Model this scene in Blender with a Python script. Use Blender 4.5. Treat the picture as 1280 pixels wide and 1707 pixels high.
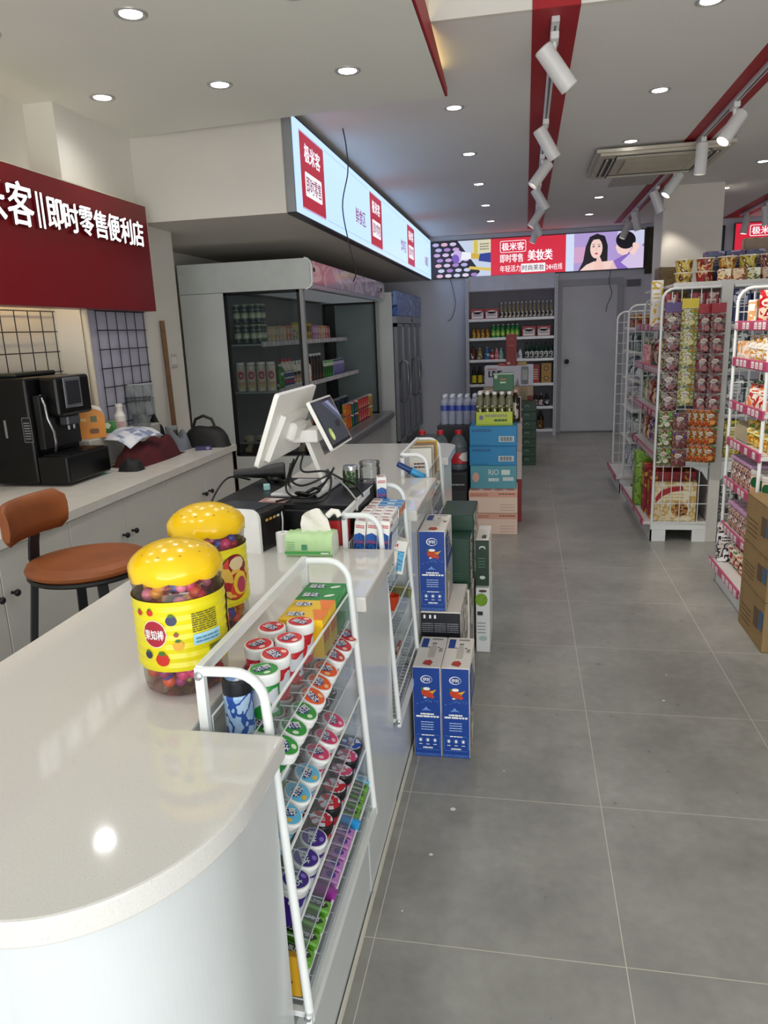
import bpy, bmesh, math, random
from mathutils import Vector as V, Matrix as MX, Euler
PI = math.pi
R = math.radians
sc = bpy.context.scene
col = sc.collection
for _o in list(bpy.data.objects):
    bpy.data.objects.remove(_o)
# ------------------------------------------------------------------ camera
cam_d = bpy.data.cameras.new('camera')
cam = bpy.data.objects.new('camera', cam_d)
col.objects.link(cam)
cam_d.sensor_fit = 'VERTICAL'
cam_d.sensor_height = 36.0
cam_d.lens = 36.0 * 1219.385 / 1707.0
cam_d.clip_start = 0.02
_y, _p, _r = .194513, .240181, -.0398193
_f = V((-math.sin(_y) * math.cos(_p), math.cos(_y) * math.cos(_p), -math.sin(_p)))
_rt = V((math.cos(_y), math.sin(_y), 0))
_up = _rt.cross(_f)
_c, _s = math.cos(_r), math.sin(_r)
_x = _c * _rt + _s * _up
_yv = -_s * _rt + _c * _up
cam.matrix_world = MX(((_x.x, _yv.x, -_f.x, 0), (_x.y, _yv.y, -_f.y, 0), (_x.z, _yv.z, -_f.z, 1.46), (0, 0, 0, 1)))
sc.camera = cam
# ------------------------------------------------------------------ light and exposure
sc.view_settings.view_transform = 'Standard'
sc.view_settings.look = 'None'
sc.view_settings.gamma = 1.0
sc.view_settings.use_curve_mapping = False
sc.view_settings.exposure = 0.0
DAY = 70.0        # daylight through the open shopfront behind the camera
CEIL_FILL = 78.0
SPOT = 8.6       # each ceiling downlight
TRACK = 14.0      # each track spotlight
wd = bpy.data.worlds.new('world')
sc.world = wd
wd.use_nodes = True
wd.node_tree.nodes['Background'].inputs[0].default_value = (0.80, 0.86, 0.95, 1)
wd.node_tree.nodes['Background'].inputs[1].default_value = 0.8
_l = bpy.data.lights.new('daylight', 'AREA')
_l.shape = 'RECTANGLE'
_l.size, _l.size_y, _l.energy = 4.6, 2.4, DAY
_l.color = (.985, 1.0, .985)
_lo = bpy.data.objects.new('daylight', _l)
col.objects.link(_lo)
_lo.location = (0.9, -1.75, 1.55)
_lo.rotation_euler = (R(90), 0, 0)
_l2 = bpy.data.lights.new('ceiling_fill', 'AREA')   # added upward fill that brightens the ceiling, standing in for bounced daylight
_l2.shape = 'RECTANGLE'
_l2.size, _l2.size_y, _l2.energy = 4.6, 1.2, CEIL_FILL
_l2.color = (.99, 1.0, .97)
_l2o = bpy.data.objects.new('ceiling_fill', _l2)
col.objects.link(_l2o)
_l2o.location = (0.9, -1.85, .35)
_l2o.rotation_euler = (R(128), 0, 0)
# ------------------------------------------------------------------ materials
def lin(h):
    h = h.lstrip('#')
    o = []
    for i in (0, 2, 4):
        c = int(h[i:i + 2], 16) / 255
        o.append(c / 12.92 if c <= .04045 else ((c + .055) / 1.055) ** 2.4)
    return (*o, 1)
_mc = {}
def nt(name):
    m = bpy.data.materials.new(name)
    m.use_nodes = True
    t = m.node_tree
    return m, t, t.nodes['Principled BSDF'], t.nodes['Material Output']
def mat(h, rough=.5, metal=0., vary=.06, scale=9., spec=.5, name=None):
    k = (h, rough, metal, vary, scale, spec)
    if k in _mc: return _mc[k]
    m, t, b, o = nt(name or 'paint')
    c = lin(h)
    b.inputs['Roughness'].default_value = rough
    b.inputs['Metallic'].default_value = metal
    b.inputs['Specular IOR Level'].default_value = spec
    if vary > 0:
        tc = t.nodes.new('ShaderNodeTexCoord')
        n = t.nodes.new('ShaderNodeTexNoise')
        n.inputs['Scale'].default_value = scale
        n.inputs['Detail'].default_value = 3
        r = t.nodes.new('ShaderNodeValToRGB')
        r.color_ramp.elements[0].position = .3
        r.color_ramp.elements[1].position = .7
        r.color_ramp.elements[0].color = (*[x * (1 - vary) for x in c[:3]], 1)
        r.color_ramp.elements[1].color = (*[min(1, x * (1 + vary * .6)) for x in c[:3]], 1)
        t.links.new(tc.outputs['Object'], n.inputs['Vector'])
        t.links.new(n.outputs['Fac'], r.inputs[0])
        t.links.new(r.outputs[0], b.inputs['Base Color'])
    else:
        b.inputs['Base Color'].default_value = c
    _mc[k] = m
    return m
def glow(h, s=1.0):
    k = ('e', h, s)
    if k in _mc: return _mc[k]
    m, t, b, o = nt('glow')
    b.inputs['Base Color'].default_value = (0.02, 0.02, 0.02, 1)
    b.inputs['Emission Color'].default_value = lin(h)
    b.inputs['Emission Strength'].default_value = s
    b.inputs['Roughness'].default_value = .35
    _mc[k] = m
    return m
def clear(h='#ffffff', tint=.9, rough=.05, milk=0.0, refl=.5):
    """thin clear plastic or glass: mostly see-through with a fresnel gloss and a little haze"""
    k = ('c', h, tint, rough, milk, refl)
    if k in _mc: return _mc[k]
    m, t, b, o = nt('clear')
    t.nodes.remove(b)
    c = lin(h)
    tr = t.nodes.new('ShaderNodeBsdfTransparent')
    tr.inputs[0].default_value = (*[x * tint for x in c[:3]], 1)
    gl = t.nodes.new('ShaderNodeBsdfGlossy')
    gl.inputs['Roughness'].default_value = rough
    fr = t.nodes.new('ShaderNodeFresnel')
    fr.inputs[0].default_value = 1.45
    mu = t.nodes.new('ShaderNodeMath'); mu.operation = 'MULTIPLY'; mu.inputs[1].default_value = refl * 2
    t.links.new(fr.outputs[0], mu.inputs[0])
    mx = t.nodes.new('ShaderNodeMixShader')
    t.links.new(mu.outputs[0], mx.inputs[0]); t.links.new(tr.outputs[0], mx.inputs[1]); t.links.new(gl.outputs[0], mx.inputs[2])
    out = mx
    if milk > 0:
        df = t.nodes.new('ShaderNodeBsdfDiffuse'); df.inputs[0].default_value = c
        m2 = t.nodes.new('ShaderNodeMixShader'); m2.inputs[0].default_value = milk
        t.links.new(mx.outputs[0], m2.inputs[1]); t.links.new(df.outputs[0], m2.inputs[2])
        out = m2
    t.links.new(out.outputs[0], o.inputs[0])
    _mc[k] = m
    return m
def pattern(cols, scale=30., rough=.35, stretch=(1, 1, 1), seed=0., kind='V'):
    """printed packaging: hard patches of the given colours"""
    k = ('p', tuple(cols), scale, rough, stretch, seed, kind)
    if k in _mc: return _mc[k]
    m, t, b, o = nt('print')
    tc = t.nodes.new('ShaderNodeTexCoord')
    mp = t.nodes.new('ShaderNodeMapping')
    mp.inputs['Scale'].default_value = stretch
    mp.inputs['Location'].default_value = (seed, seed * .7, seed * 1.3)
    if kind == 'V':
        n = t.nodes.new('ShaderNodeTexVoronoi'); n.inputs['Scale'].default_value = scale
        src = t.nodes.new('ShaderNodeSeparateColor')
        t.links.new(n.outputs['Color'], src.inputs[0]); outp = src.outputs[0]
    else:
        n = t.nodes.new('ShaderNodeTexNoise'); n.inputs['Scale'].default_value = scale
        n.inputs['Detail'].default_value = 2
        mr = t.nodes.new('ShaderNodeMapRange'); mr.inputs[1].default_value = .3; mr.inputs[2].default_value = .7
        t.links.new(n.outputs['Fac'], mr.inputs[0]); outp = mr.outputs[0]
    r = t.nodes.new('ShaderNodeValToRGB'); r.color_ramp.interpolation = 'CONSTANT'
    e = r.color_ramp.elements
    while len(e) < len(cols): e.new(.5)
    for i, h in enumerate(cols):
        e[i].position = i / len(cols); e[i].color = lin(h)
    t.links.new(tc.outputs['Object'], mp.inputs[0]); t.links.new(mp.outputs[0], n.inputs['Vector'])
    t.links.new(outp, r.inputs[0]); t.links.new(r.outputs[0], b.inputs['Base Color'])
    b.inputs['Roughness'].default_value = rough
    _mc[k] = m
    return m
# ------------------------------------------------------------------ mesh builder
_tc = {}
def text_geo(s, bold=.018):
    k = (s, bold)
    if k in _tc: return _tc[k]
    c = bpy.data.curves.new('lettering', 'FONT')
    c.body = s; c.size = 1; c.offset = bold; c.resolution_u = 2
    o = bpy.data.objects.new('lettering', c)
    col.objects.link(o)
    dg = bpy.context.evaluated_depsgraph_get()
    me = bpy.data.meshes.new_from_object(o.evaluated_get(dg))
    vs = [(v.co.x, v.co.y) for v in me.vertices]
    fs = [tuple(p.vertices) for p in me.polygons]
    bpy.data.objects.remove(o); bpy.data.curves.remove(c); bpy.data.meshes.remove(me)
    x0 = min(v[0] for v in vs); x1 = max(v[0] for v in vs); y0 = min(v[1] for v in vs); y1 = max(v[1] for v in vs)
    _tc[k] = ([((x - x0) / (x1 - x0), (y - y0) / (y1 - y0)) for x, y in vs], fs, (x1 - x0) / (y1 - y0))
    return _tc[k]
for _s in ('极米客', '客', '即时零售便利店', '即时零售', '鲜食区', '益达', '伊利', 'DOUBLEMINT', '美妆类', '年轻活力', '时尚美妆', '24H在线', '果知棒', '饮料区', '冷藏区'):
    text_geo(_s, 0.)
_bc = {}
class MB:
    def __init__(self):
        self.v = []; self.f = []; self.mi = []; self.sm = []; self.mats = []; self.T = MX.Identity(4)
    def m(self, mt):
        if mt not in self.mats: self.mats.append(mt)
        return self.mats.index(mt)
    def add(self, vs, fs, mt, smooth=False):
        n = len(self.v); T = self.T
        self.v += [T @ V(p) for p in vs]
        i = self.m(mt)
        for f in fs:
            self.f.append([a + n for a in f]); self.mi.append(i); self.sm.append(smooth)
        return self
    def box(self, lo, hi, mt, r=0., seg=1):
        lo, hi = V(lo), V(hi); d = hi - lo; c = (lo + hi) / 2
        k = (round(d.x, 4), round(d.y, 4), round(d.z, 4), r, seg)
        if k not in _bc:
            bm = bmesh.new(); bmesh.ops.create_cube(bm, size=1)
            for v in bm.verts: v.co = V((v.co.x * d.x, v.co.y * d.y, v.co.z * d.z))
            if r > 0:
                bmesh.ops.bevel(bm, geom=bm.edges[:], offset=min(r, .45 * min(d)), segments=seg, affect='EDGES', profile=.5)
            bm.verts.index_update()
            _bc[k] = ([v.co.copy() for v in bm.verts], [[v.index for v in f.verts] for f in bm.faces]); bm.free()
        vs, fs = _bc[k]
        return self.add([v + c for v in vs], fs, mt, smooth=False)
    def prism(self, poly, z0, z1, mt, smooth=False):
        n = len(poly)
        vs = [(x, y, z0) for x, y in poly] + [(x, y, z1) for x, y in poly]
        fs = [list(range(n))[::-1], list(range(n, 2 * n))] + [[i, (i + 1) % n, (i + 1) % n + n, i + n] for i in range(n)]
        return self.add(vs, fs, mt, smooth)
    def extrude(self, poly, o, u, w, t, mt):
        """polygon in plane (u, w) at o, thickened by t along u x w (both ways from o)"""
        o, u, w = V(o), V(u), V(w); nn = u.cross(w).normalized()
        n = len(poly)
        a = [o + u * x + w * y - nn * t / 2 for x, y in poly]; b = [o + u * x + w * y + nn * t / 2 for x, y in poly]
        fs = [list(range(n))[::-1], list(range(n, 2 * n))] + [[i, (i + 1) % n, (i + 1) % n + n, i + n] for i in range(n)]
        return self.add(a + b, fs, mt)
    def lathe(self, prof, mt, n=20, c=(0, 0, 0), smooth=True, cap=True, mats=None):
        c = V(c); k = len(prof)
        vs = []
        for r, z in prof:
            vs += [(c.x + r * math.cos(2 * PI * i / n), c.y + r * math.sin(2 * PI * i / n), c.z + z) for i in range(n)]
        for j in range(k - 1):
            mm = mats[j] if mats else mt
            base = len(self.v)
            sub = vs[j * n:(j + 2) * n]
            self.add(sub, [[i, (i + 1) % n, (i + 1) % n + n, i + n] for i in range(n)], mm, smooth)
        if cap:
            if prof[0][0] > 1e-5: self.add(vs[:n], [list(range(n))[::-1]], mats[0] if mats else mt)
            if prof[-1][0] > 1e-5: self.add(vs[-n:], [list(range(n))], mats[-1] if mats else mt)
        return self
    def tube(self, pts, r, mt, n=8, cap=True, closed=False):
        pts = [V(p) for p in pts]; k = len(pts)
        vs = []; prev = None
        for i, p in enumerate(pts):
            a = pts[(i - 1) % k] if closed or i > 0 else p
            b = pts[(i + 1) % k] if closed or i < k - 1 else p
            d = (b - a).normalized()
            if prev is None:
                s = d.cross(V((0, 0, 1)))
                if s.length < 1e-3: s = d.cross(V((1, 0, 0)))
            else:
                s = prev - d * prev.dot(d)
                if s.length < 1e-4: s = d.cross(V((0, 0, 1)))
            s.normalize(); prev = s; q = d.cross(s)
            vs += [p + (s * math.cos(2 * PI * j / n) + q * math.sin(2 * PI * j / n)) * r for j in range(n)]
        fs = []
        for i in range(k if closed else k - 1):
            A = i * n; B = ((i + 1) % k) * n
            fs += [[A + j, A + (j + 1) % n, B + (j + 1) % n, B + j] for j in range(n)]
        self.add(vs, fs, mt, n > 4)
        if cap and not closed:
            self.add(vs[:n], [list(range(n))[::-1]], mt); self.add(vs[-n:], [list(range(n))], mt)
        return self
    def bar(self, a, b, w, mt, h=None):
        """square bar from a to b"""
        a, b = V(a), V(b); d = (b - a).normalized(); h = h or w
        s = d.cross(V((0, 0, 1)))
        if s.length < 1e-3: s = V((1, 0, 0))
        s.normalize(); q = s.cross(d)
        vs = []
        for p in (a, b):
            vs += [p + s * sx * w / 2 + q * sy * h / 2 for sx, sy in ((-1, -1), (1, -1), (1, 1), (-1, 1))]
        return self.add(vs, [[0, 1, 2, 3], [7, 6, 5, 4], [0, 4, 5, 1], [1, 5, 6, 2], [2, 6, 7, 3], [3, 7, 4, 0]], mt)
    def sphere(self, c, r, mt, n=10, k=7, sq=(1, 1, 1)):
        c = V(c); vs = [(c.x, c.y, c.z - r * sq[2])]
        for j in range(1, k):
            t = -PI / 2 + PI * j / k
            vs += [(c.x + r * sq[0] * math.cos(t) * math.cos(2 * PI * i / n), c.y + r * sq[1] * math.cos(t) * math.sin(2 * PI * i / n), c.z + r * sq[2] * math.sin(t)) for i in range(n)]
        vs.append((c.x, c.y, c.z + r * sq[2])); L = len(vs) - 1
        fs = [[0, 1 + (i + 1) % n, 1 + i] for i in range(n)]
        for j in range(k - 2):
            a = 1 + j * n; b = a + n
            fs += [[a + i, a + (i + 1) % n, b + (i + 1) % n, b + i] for i in range(n)]
        a = 1 + (k - 2) * n
        fs += [[a + i, a + (i + 1) % n, L] for i in range(n)]
        return self.add(vs, fs, mt, True)
    def fr(self, o, u, w, lift=.0005): return FR(self, o, u, w, lift)
    def build(self, name, parent=None, label=None):
        me = bpy.data.meshes.new(name)
        me.from_pydata([tuple(p) for p in self.v], [], self.f)
        for mt in self.mats: me.materials.append(mt)
        me.polygons.foreach_set('material_index', self.mi)
        me.polygons.foreach_set('use_smooth', self.sm)
        me.update()
        o = bpy.data.objects.new(name, me)
        col.objects.link(o)
        if parent is not None: o.parent = parent
        if label: o['label'] = label
        return o
class FR:
    """flat print on a surface: origin, right and up directions; layers lift each print a hair"""
    def __init__(s, mb, o, u, w, lift=.0005):
        s.mb = mb; s.o = V(o); s.u = V(u).normalized(); s.w = V(w).normalized(); s.n = s.u.cross(s.w); s.l = lift
    def P(s, x, y, k): return s.o + s.u * x + s.w * y + s.n * s.l * k
    def poly(s, pts, mt, k=1):
        s.mb.add([s.P(x, y, k) for x, y in pts], [list(range(len(pts)))], mt); return s
    def rect(s, x0, y0, x1, y1, mt, k=1): return s.poly([(x0, y0), (x1, y0), (x1, y1), (x0, y1)], mt, k)
    def rrect(s, x0, y0, x1, y1, r, mt, k=1):
        p = []
        for cx, cy, a in ((x1 - r, y1 - r, 0), (x0 + r, y1 - r, 90), (x0 + r, y0 + r, 180), (x1 - r, y0 + r, 270)):
            p += [(cx + r * math.cos(R(a + t)), cy + r * math.sin(R(a + t))) for t in (0, 30, 60, 90)]
        return s.poly(p, mt, k)
    def ell(s, x, y, rx, ry, mt, k=1, n=16, rot=0.):
        c, q = math.cos(rot), math.sin(rot)
        return s.poly([(x + rx * math.cos(2 * PI * i / n) * c - ry * math.sin(2 * PI * i / n) * q, y + rx * math.cos(2 * PI * i / n) * q + ry * math.sin(2 * PI * i / n) * c) for i in range(n)], mt, k)
    def text(s, t, x0, y0, x1, y1, mt, k=2, bold=.018, depth=0.):
        vs, fs, asp = text_geo(t, 0.)
        if x1 is None: x1 = x0 + (y1 - y0) * asp
        e = (y1 - y0) * bold * .8
        for i, (dx, dy) in enumerate(((-e, 0), (e, 0), (0, e * .7))):   # struck three times for weight
            s.mb.add([s.P(x0 + (x1 - x0) * a + dx, y0 + (y1 - y0) * b + dy, k + i * .25) for a, b in vs], fs, mt)
        return s
    def lines(s, x0, y0, x1, y1, n, mt, k=1, fill=.45, seed=1):
        """a block of fine print too small to read, as broken strokes"""
        rr = random.Random(seed); h = (y1 - y0) / n
        for i in range(n):
            x = x0
            while x < x1 - .001:
                L = (x1 - x0) * rr.uniform(.08, .3)
                s.rect(x, y0 + i * h, min(x1, x + L), y0 + i * h + h * fill, mt, k); x += L + (x1 - x0) * .03
        return s
def tag(o, label, cat, group=None, kind=None):
    o['label'] = label; o['category'] = cat
    if group: o['group'] = group
    if kind: o['kind'] = kind
    return o
def thing(name, label, cat, loc=(0, 0, 0), rot=0., group=None):
    o = bpy.data.objects.new(name, None)
    o.empty_display_size = .05
    col.objects.link(o)
    o.location = loc; o.rotation_euler = rot if isinstance(rot, tuple) else (0, 0, rot)
    return tag(o, label, cat, group)
def solo(mb, name, label, cat, loc=(0, 0, 0), rot=0., group=None):
    o = mb.build(name); o.location = loc; o.rotation_euler = rot if isinstance(rot, tuple) else (0, 0, rot)
    return tag(o, label, cat, group)
def struct(mb, name):
    o = mb.build(name); o['kind'] = 'structure'; return o
_kids = {}
def dup(root, label, loc, rot=0., group=None):
    r = root.copy(); col.objects.link(r)
    r.location = loc; r.rotation_euler = rot if isinstance(rot, tuple) else (0, 0, rot)
    r['label'] = label
    if group: r['group'] = group
    if root.name not in _kids: _kids[root.name] = list(root.children)
    for ch in _kids[root.name]:
        c = ch.copy(); col.objects.link(c); c.parent = r
        for g in ch.children:
            d = g.copy(); col.objects.link(d); d.parent = c
    return r
_proto = {}
def place(key, make, label, loc, rot=0., group=None):
    """first call builds the thing with make(), later calls copy it with its parts"""
    if key in _proto: return dup(_proto[key], label, loc, rot, group)
    o = make(); o['label'] = label
    if group: o['group'] = group
    o.location = loc; o.rotation_euler = rot if isinstance(rot, tuple) else (0, 0, rot)
    _proto[key] = o
    _kids[o.name] = list(o.children)
    return o
ORD = ['first', 'second', 'third', 'fourth', 'fifth', 'sixth', 'seventh', 'eighth', 'ninth', 'tenth', 'eleventh', 'twelfth', 'thirteenth', 'fourteenth', 'fifteenth', 'sixteenth']
def arc(c, r, a0, a1, n=6, plane='xz', off=0.):
    out = []
    for i in range(n + 1):
        a = R(a0 + (a1 - a0) * i / n)
        p = (c[0] + r * math.cos(a), c[1] + r * math.sin(a))
        out.append((p[0], off, p[1]) if plane == 'xz' else (p[0], p[1], off))
    return out
WHITE = mat('#e9e8e4', .45); CREAM = mat('#d9d2c4', .55); BLACK = mat('#101012', .45); DARK = mat('#26262a', .5)
METALW = mat('#e6e9e8', .3, vary=.03); RED = mat('#c4122a', .45); GREY = mat('#8d8d8f', .5); STEEL = mat('#b9bcc0', .3, .9)
CHROME = mat('#d5d8dc', .15, 1.0, 0); INK = mat('#22242c', .5, vary=0); PWHITE = mat('#f4f3f0', .4, vary=0); CARD = mat('#8f7350', .75, vary=.12)
# ================================================================== the shop shell
def floor_mat():
    m, t, b, o = nt('concrete_tile')
    N = t.nodes.new; L = t.links.new
    tc = N('ShaderNodeTexCoord')
    mp = N('ShaderNodeMapping'); mp.inputs['Location'].default_value = (-.2425 + 1.2, -.875 + 1.2, 0)
    br = N('ShaderNodeTexBrick'); br.offset = 0; br.squash = 1
    br.inputs['Scale'].default_value = 1; br.inputs['Brick Width'].default_value = .6; br.inputs['Row Height'].default_value = .6
    br.inputs['Mortar Size'].default_value = .0012; br.inputs['Mortar Smooth'].default_value = .2
    n1 = N('ShaderNodeTexNoise'); n1.inputs['Scale'].default_value = 2.6; n1.inputs['Detail'].default_value = 6; n1.inputs['Roughness'].default_value = .62
    r1 = N('ShaderNodeValToRGB')
    r1.color_ramp.elements[0].position = .34; r1.color_ramp.elements[0].color = lin('#868580')
    r1.color_ramp.elements[1].position = .68; r1.color_ramp.elements[1].color = lin('#9f9e98')
    n2 = N('ShaderNodeTexNoise'); n2.inputs['Scale'].default_value = 26; n2.inputs['Detail'].default_value = 4
    mx = N('ShaderNodeMix'); mx.data_type = 'RGBA'; mx.blend_type = 'OVERLAY'; mx.inputs[0].default_value = .16
    mg = N('ShaderNodeMix'); mg.data_type = 'RGBA'
    L(tc.outputs['Object'], mp.inputs[0]); L(mp.outputs[0], br.inputs['Vector'])
    L(tc.outputs['Object'], n1.inputs['Vector']); L(tc.outputs['Object'], n2.inputs['Vector'])
    L(n1.outputs['Fac'], r1.inputs[0]); L(r1.outputs[0], mx.inputs[6]); L(n2.outputs['Fac'], mx.inputs[7])
    L(br.outputs['Fac'], mg.inputs[0]); L(mx.outputs[2], mg.inputs[6]); mg.inputs[7].default_value = lin('#cfc9bb')
    L(mg.outputs[2], b.inputs['Base Color'])
    rr = N('ShaderNodeMapRange'); rr.inputs[3].default_value = .24; rr.inputs[4].default_value = .36
    L(n2.outputs['Fac'], rr.inputs[0]); L(rr.outputs[0], b.inputs['Roughness'])
    return m
def quartz():
    m, t, b, o = nt('quartz')
    N = t.nodes.new; L = t.links.new
    tc = N('ShaderNodeTexCoord')
    n = N('ShaderNodeTexNoise'); n.inputs['Scale'].default_value = 380; n.inputs['Detail'].default_value = 2
    r = N('ShaderNodeValToRGB'); e = r.color_ramp.elements
    e[0].position = .28; e[0].color = lin('#c3c0b8'); e[1].position = .38; e[1].color = lin('#cfcdc8')
    x = e.new(.68); x.color = lin('#d3d1cc'); y = e.new(.78); y.color = lin('#dfddd9')
    L(tc.outputs['Object'], n.inputs['Vector']); L(n.outputs['Fac'], r.inputs[0]); L(r.outputs[0], b.inputs['Base Color'])
    b.inputs['Roughness'].default_value = .07
    return m
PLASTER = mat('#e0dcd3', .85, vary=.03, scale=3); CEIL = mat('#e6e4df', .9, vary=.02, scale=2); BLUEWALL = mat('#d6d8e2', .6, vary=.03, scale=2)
QUARTZ = quartz()
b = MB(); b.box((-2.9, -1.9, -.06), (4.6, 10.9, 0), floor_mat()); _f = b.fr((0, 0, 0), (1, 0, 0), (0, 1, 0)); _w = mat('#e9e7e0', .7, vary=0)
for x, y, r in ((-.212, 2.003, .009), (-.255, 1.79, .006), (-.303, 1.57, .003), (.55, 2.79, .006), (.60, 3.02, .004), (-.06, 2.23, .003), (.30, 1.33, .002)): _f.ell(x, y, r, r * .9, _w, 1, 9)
struct(b, 'floor')
b = MB(); b.prism([(-2.9, -1.9), (-2.40, -1.9), (-2.40, 3.53), (-2.24, 3.53), (-2.24, 4.66), (-2.72, 4.66), (-2.72, 10.6), (-2.9, 10.6)], 0, 2.72, PLASTER); struct(b, 'wall_left')
b = MB(); b.box((-2.9, 10.6, 0), (4.6, 10.75, 2.72), BLUEWALL)
struct(b, 'wall_back')
b = MB(); b.box((4.5, -1.9, 0), (4.6, 10.6, 3.2), PLASTER); struct(b, 'wall_right')
b = MB()
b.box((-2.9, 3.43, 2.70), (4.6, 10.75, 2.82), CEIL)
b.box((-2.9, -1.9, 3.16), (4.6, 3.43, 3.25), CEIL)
struct(b, 'ceiling')
b = MB(); b.box((-.40, 3.40, 2.699), (4.6, 3.4295, 3.159), PLASTER); struct(b, 'trim_1')
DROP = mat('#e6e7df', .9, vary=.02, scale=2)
b = MB()
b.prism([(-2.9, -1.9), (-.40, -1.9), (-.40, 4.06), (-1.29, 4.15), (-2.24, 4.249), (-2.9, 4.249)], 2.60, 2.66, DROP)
struct(b, 'trim_2')
b = MB(); b.extrude([(-1.9, 2.60), (4.06, 2.60), (4.06, 2.635), (3.1, 2.72), (-1.9, 2.74)], (-.397, 0, 0), (0, 1, 0), (0, 0, 1), .012, mat('#a50f1c', .5)); struct(b, 'trim_3')
SOFF = mat('#d2cdc4', .8, vary=.03, scale=3)
b = MB(); b.box((-2.72, 4.25, 2.14), (-1.33, 10.6, 2.70), SOFF); struct(b, 'trim_4')
# painted red stripes in the ceiling
RSTR = mat('#a30d1a', .55)
b = MB(); b.box((.02, 3.43, 2.697), (.21, 10.3, 2.703), RSTR); b.box((.02, 3.395, 2.697), (.21, 3.3995, 3.158), RSTR); b.box((.02, 3.396, 2.6955), (.21, 3.4299, 2.6985), RSTR); struct(b, 'trim_5')
b = MB(); b.box((1.10, 3.43, 2.698), (1.28, 10.3, 2.703), RSTR); struct(b, 'trim_6')
b = MB(); b.box((2.44, 3.43, 2.698), (2.72, 10.5, 2.703), RSTR); struct(b, 'trim_7')
b = MB(); b.box((1.28, 7.80, 0), (1.82, 8.30, 2.70), mat('#d9d2c8', .8, vary=.03, scale=3)); struct(b, 'wall_pillar')
# door in the back wall
b = MB()
b.box((.42, 10.55, 0), (.49, 10.6, 2.05), mat('#a9abb2', .5)); b.box((1.21, 10.55, 0), (1.28, 10.6, 2.05), mat('#a9abb2', .5)); b.box((.49, 10.551, 1.97), (1.21, 10.6, 2.05), mat('#a9abb2', .5))
d = struct(b, 'door_1')
b = MB(); b.box((.49, 10.56, .015), (1.21, 10.595, 1.97), mat('#cdcfd5', .5, vary=.05, scale=4), .004); b.build('door_leaf', d)
b = MB(); b.lathe([(0, 0), (.026, .004), (.026, .012), (.012, .02), (.012, .04), (.03, .05), (.032, .065), (.02, .08), (0, .082)], mat('#1b1b1d', .3, .6), 14)
k = b.build('door_knob', d); k.location = (.56, 10.56, .98); k.rotation_euler = (R(90), 0, 0)
# warm light strip hidden in the cove on top of the low ceiling's edge
b = MB(); b.box((-.445, -1.0, 2.661), (-.43, 3.95, 2.668), glow('#ffd98a', 6.0))
tag(b.build('cove_light'), 'warm yellow strip light hidden behind red edge of low ceiling', 'strip light')
# ================================================================== service counter
def corner(cx, cy, r, a0, a1, n=8):
    return [(cx + r * math.cos(R(a0 + (a1 - a0) * i / n)), cy + r * math.sin(R(a0 + (a1 - a0) * i / n))) for i in range(n + 1)]
NOTCH = [(.985, 1.60), (2.0, 2.46), (3.06, 3.56)]
def counter_outline(ins, nx):
    xf, xb, y0, y1 = -.368 - ins, -1.03 + ins, .515 + ins, 4.05 - ins
    p = [(xb, y0)] + corner(xf - .22 + ins, y0 + .27 - ins, .22 - ins, -90, 0, 40)
    # stretch of the rounded near corner to an ellipse
    p = [(x, y) if i == 0 else (x, y0 + (y - y0) * 1.2) for i, (x, y) in enumerate(p)]
    for a, c in NOTCH:
        p += [(xf, a - ins * .2), (nx, a - ins * .2), (nx, c + ins * .2), (xf, c + ins * .2)]
    p += corner(xf - .10, y1 - .10, .10, 0, 90, 6) + [(xb, y1)]
    return p
b = MB(); b.prism(counter_outline(0, -.525), .812, .85, QUARTZ)
ct = tag(b.build('countertop'), 'long pale speckled stone countertop with rounded near corner over white sales counter', 'countertop')
bv = ct.modifiers.new('edge', 'BEVEL'); bv.width = .004; bv.segments = 2; bv.limit_method = 'ANGLE'; bv.angle_limit = R(50)
GLOSSW = mat('#ccd0d1', .22, vary=.03, scale=5)
b = MB(); b.prism(counter_outline(.022, -.53), 0.0, .812, GLOSSW)
sc_ = tag(b.build('sales_counter'), 'white glossy sales counter body with recesses for display racks', 'counter')
b = MB()
for a, c in ((.83, .98), (1.605, 1.995), (2.465, 3.055), (3.565, 3.93)):
    b.box((-.388, a, 0), (-.383, c, .02), mat('#d8d4c6', .6))
for a, c in NOTCH: b.box((-.388, a, 0), (-.383, c, .02), mat('#d8d4c6', .6))
b.build('skirting', sc_)
for a, c in NOTCH:
    b = MB(); b.box((-.5295, a + .004, 0.), (-.3915, c - .004, .27), GLOSSW); b.build('recess_panel', sc_)
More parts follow.
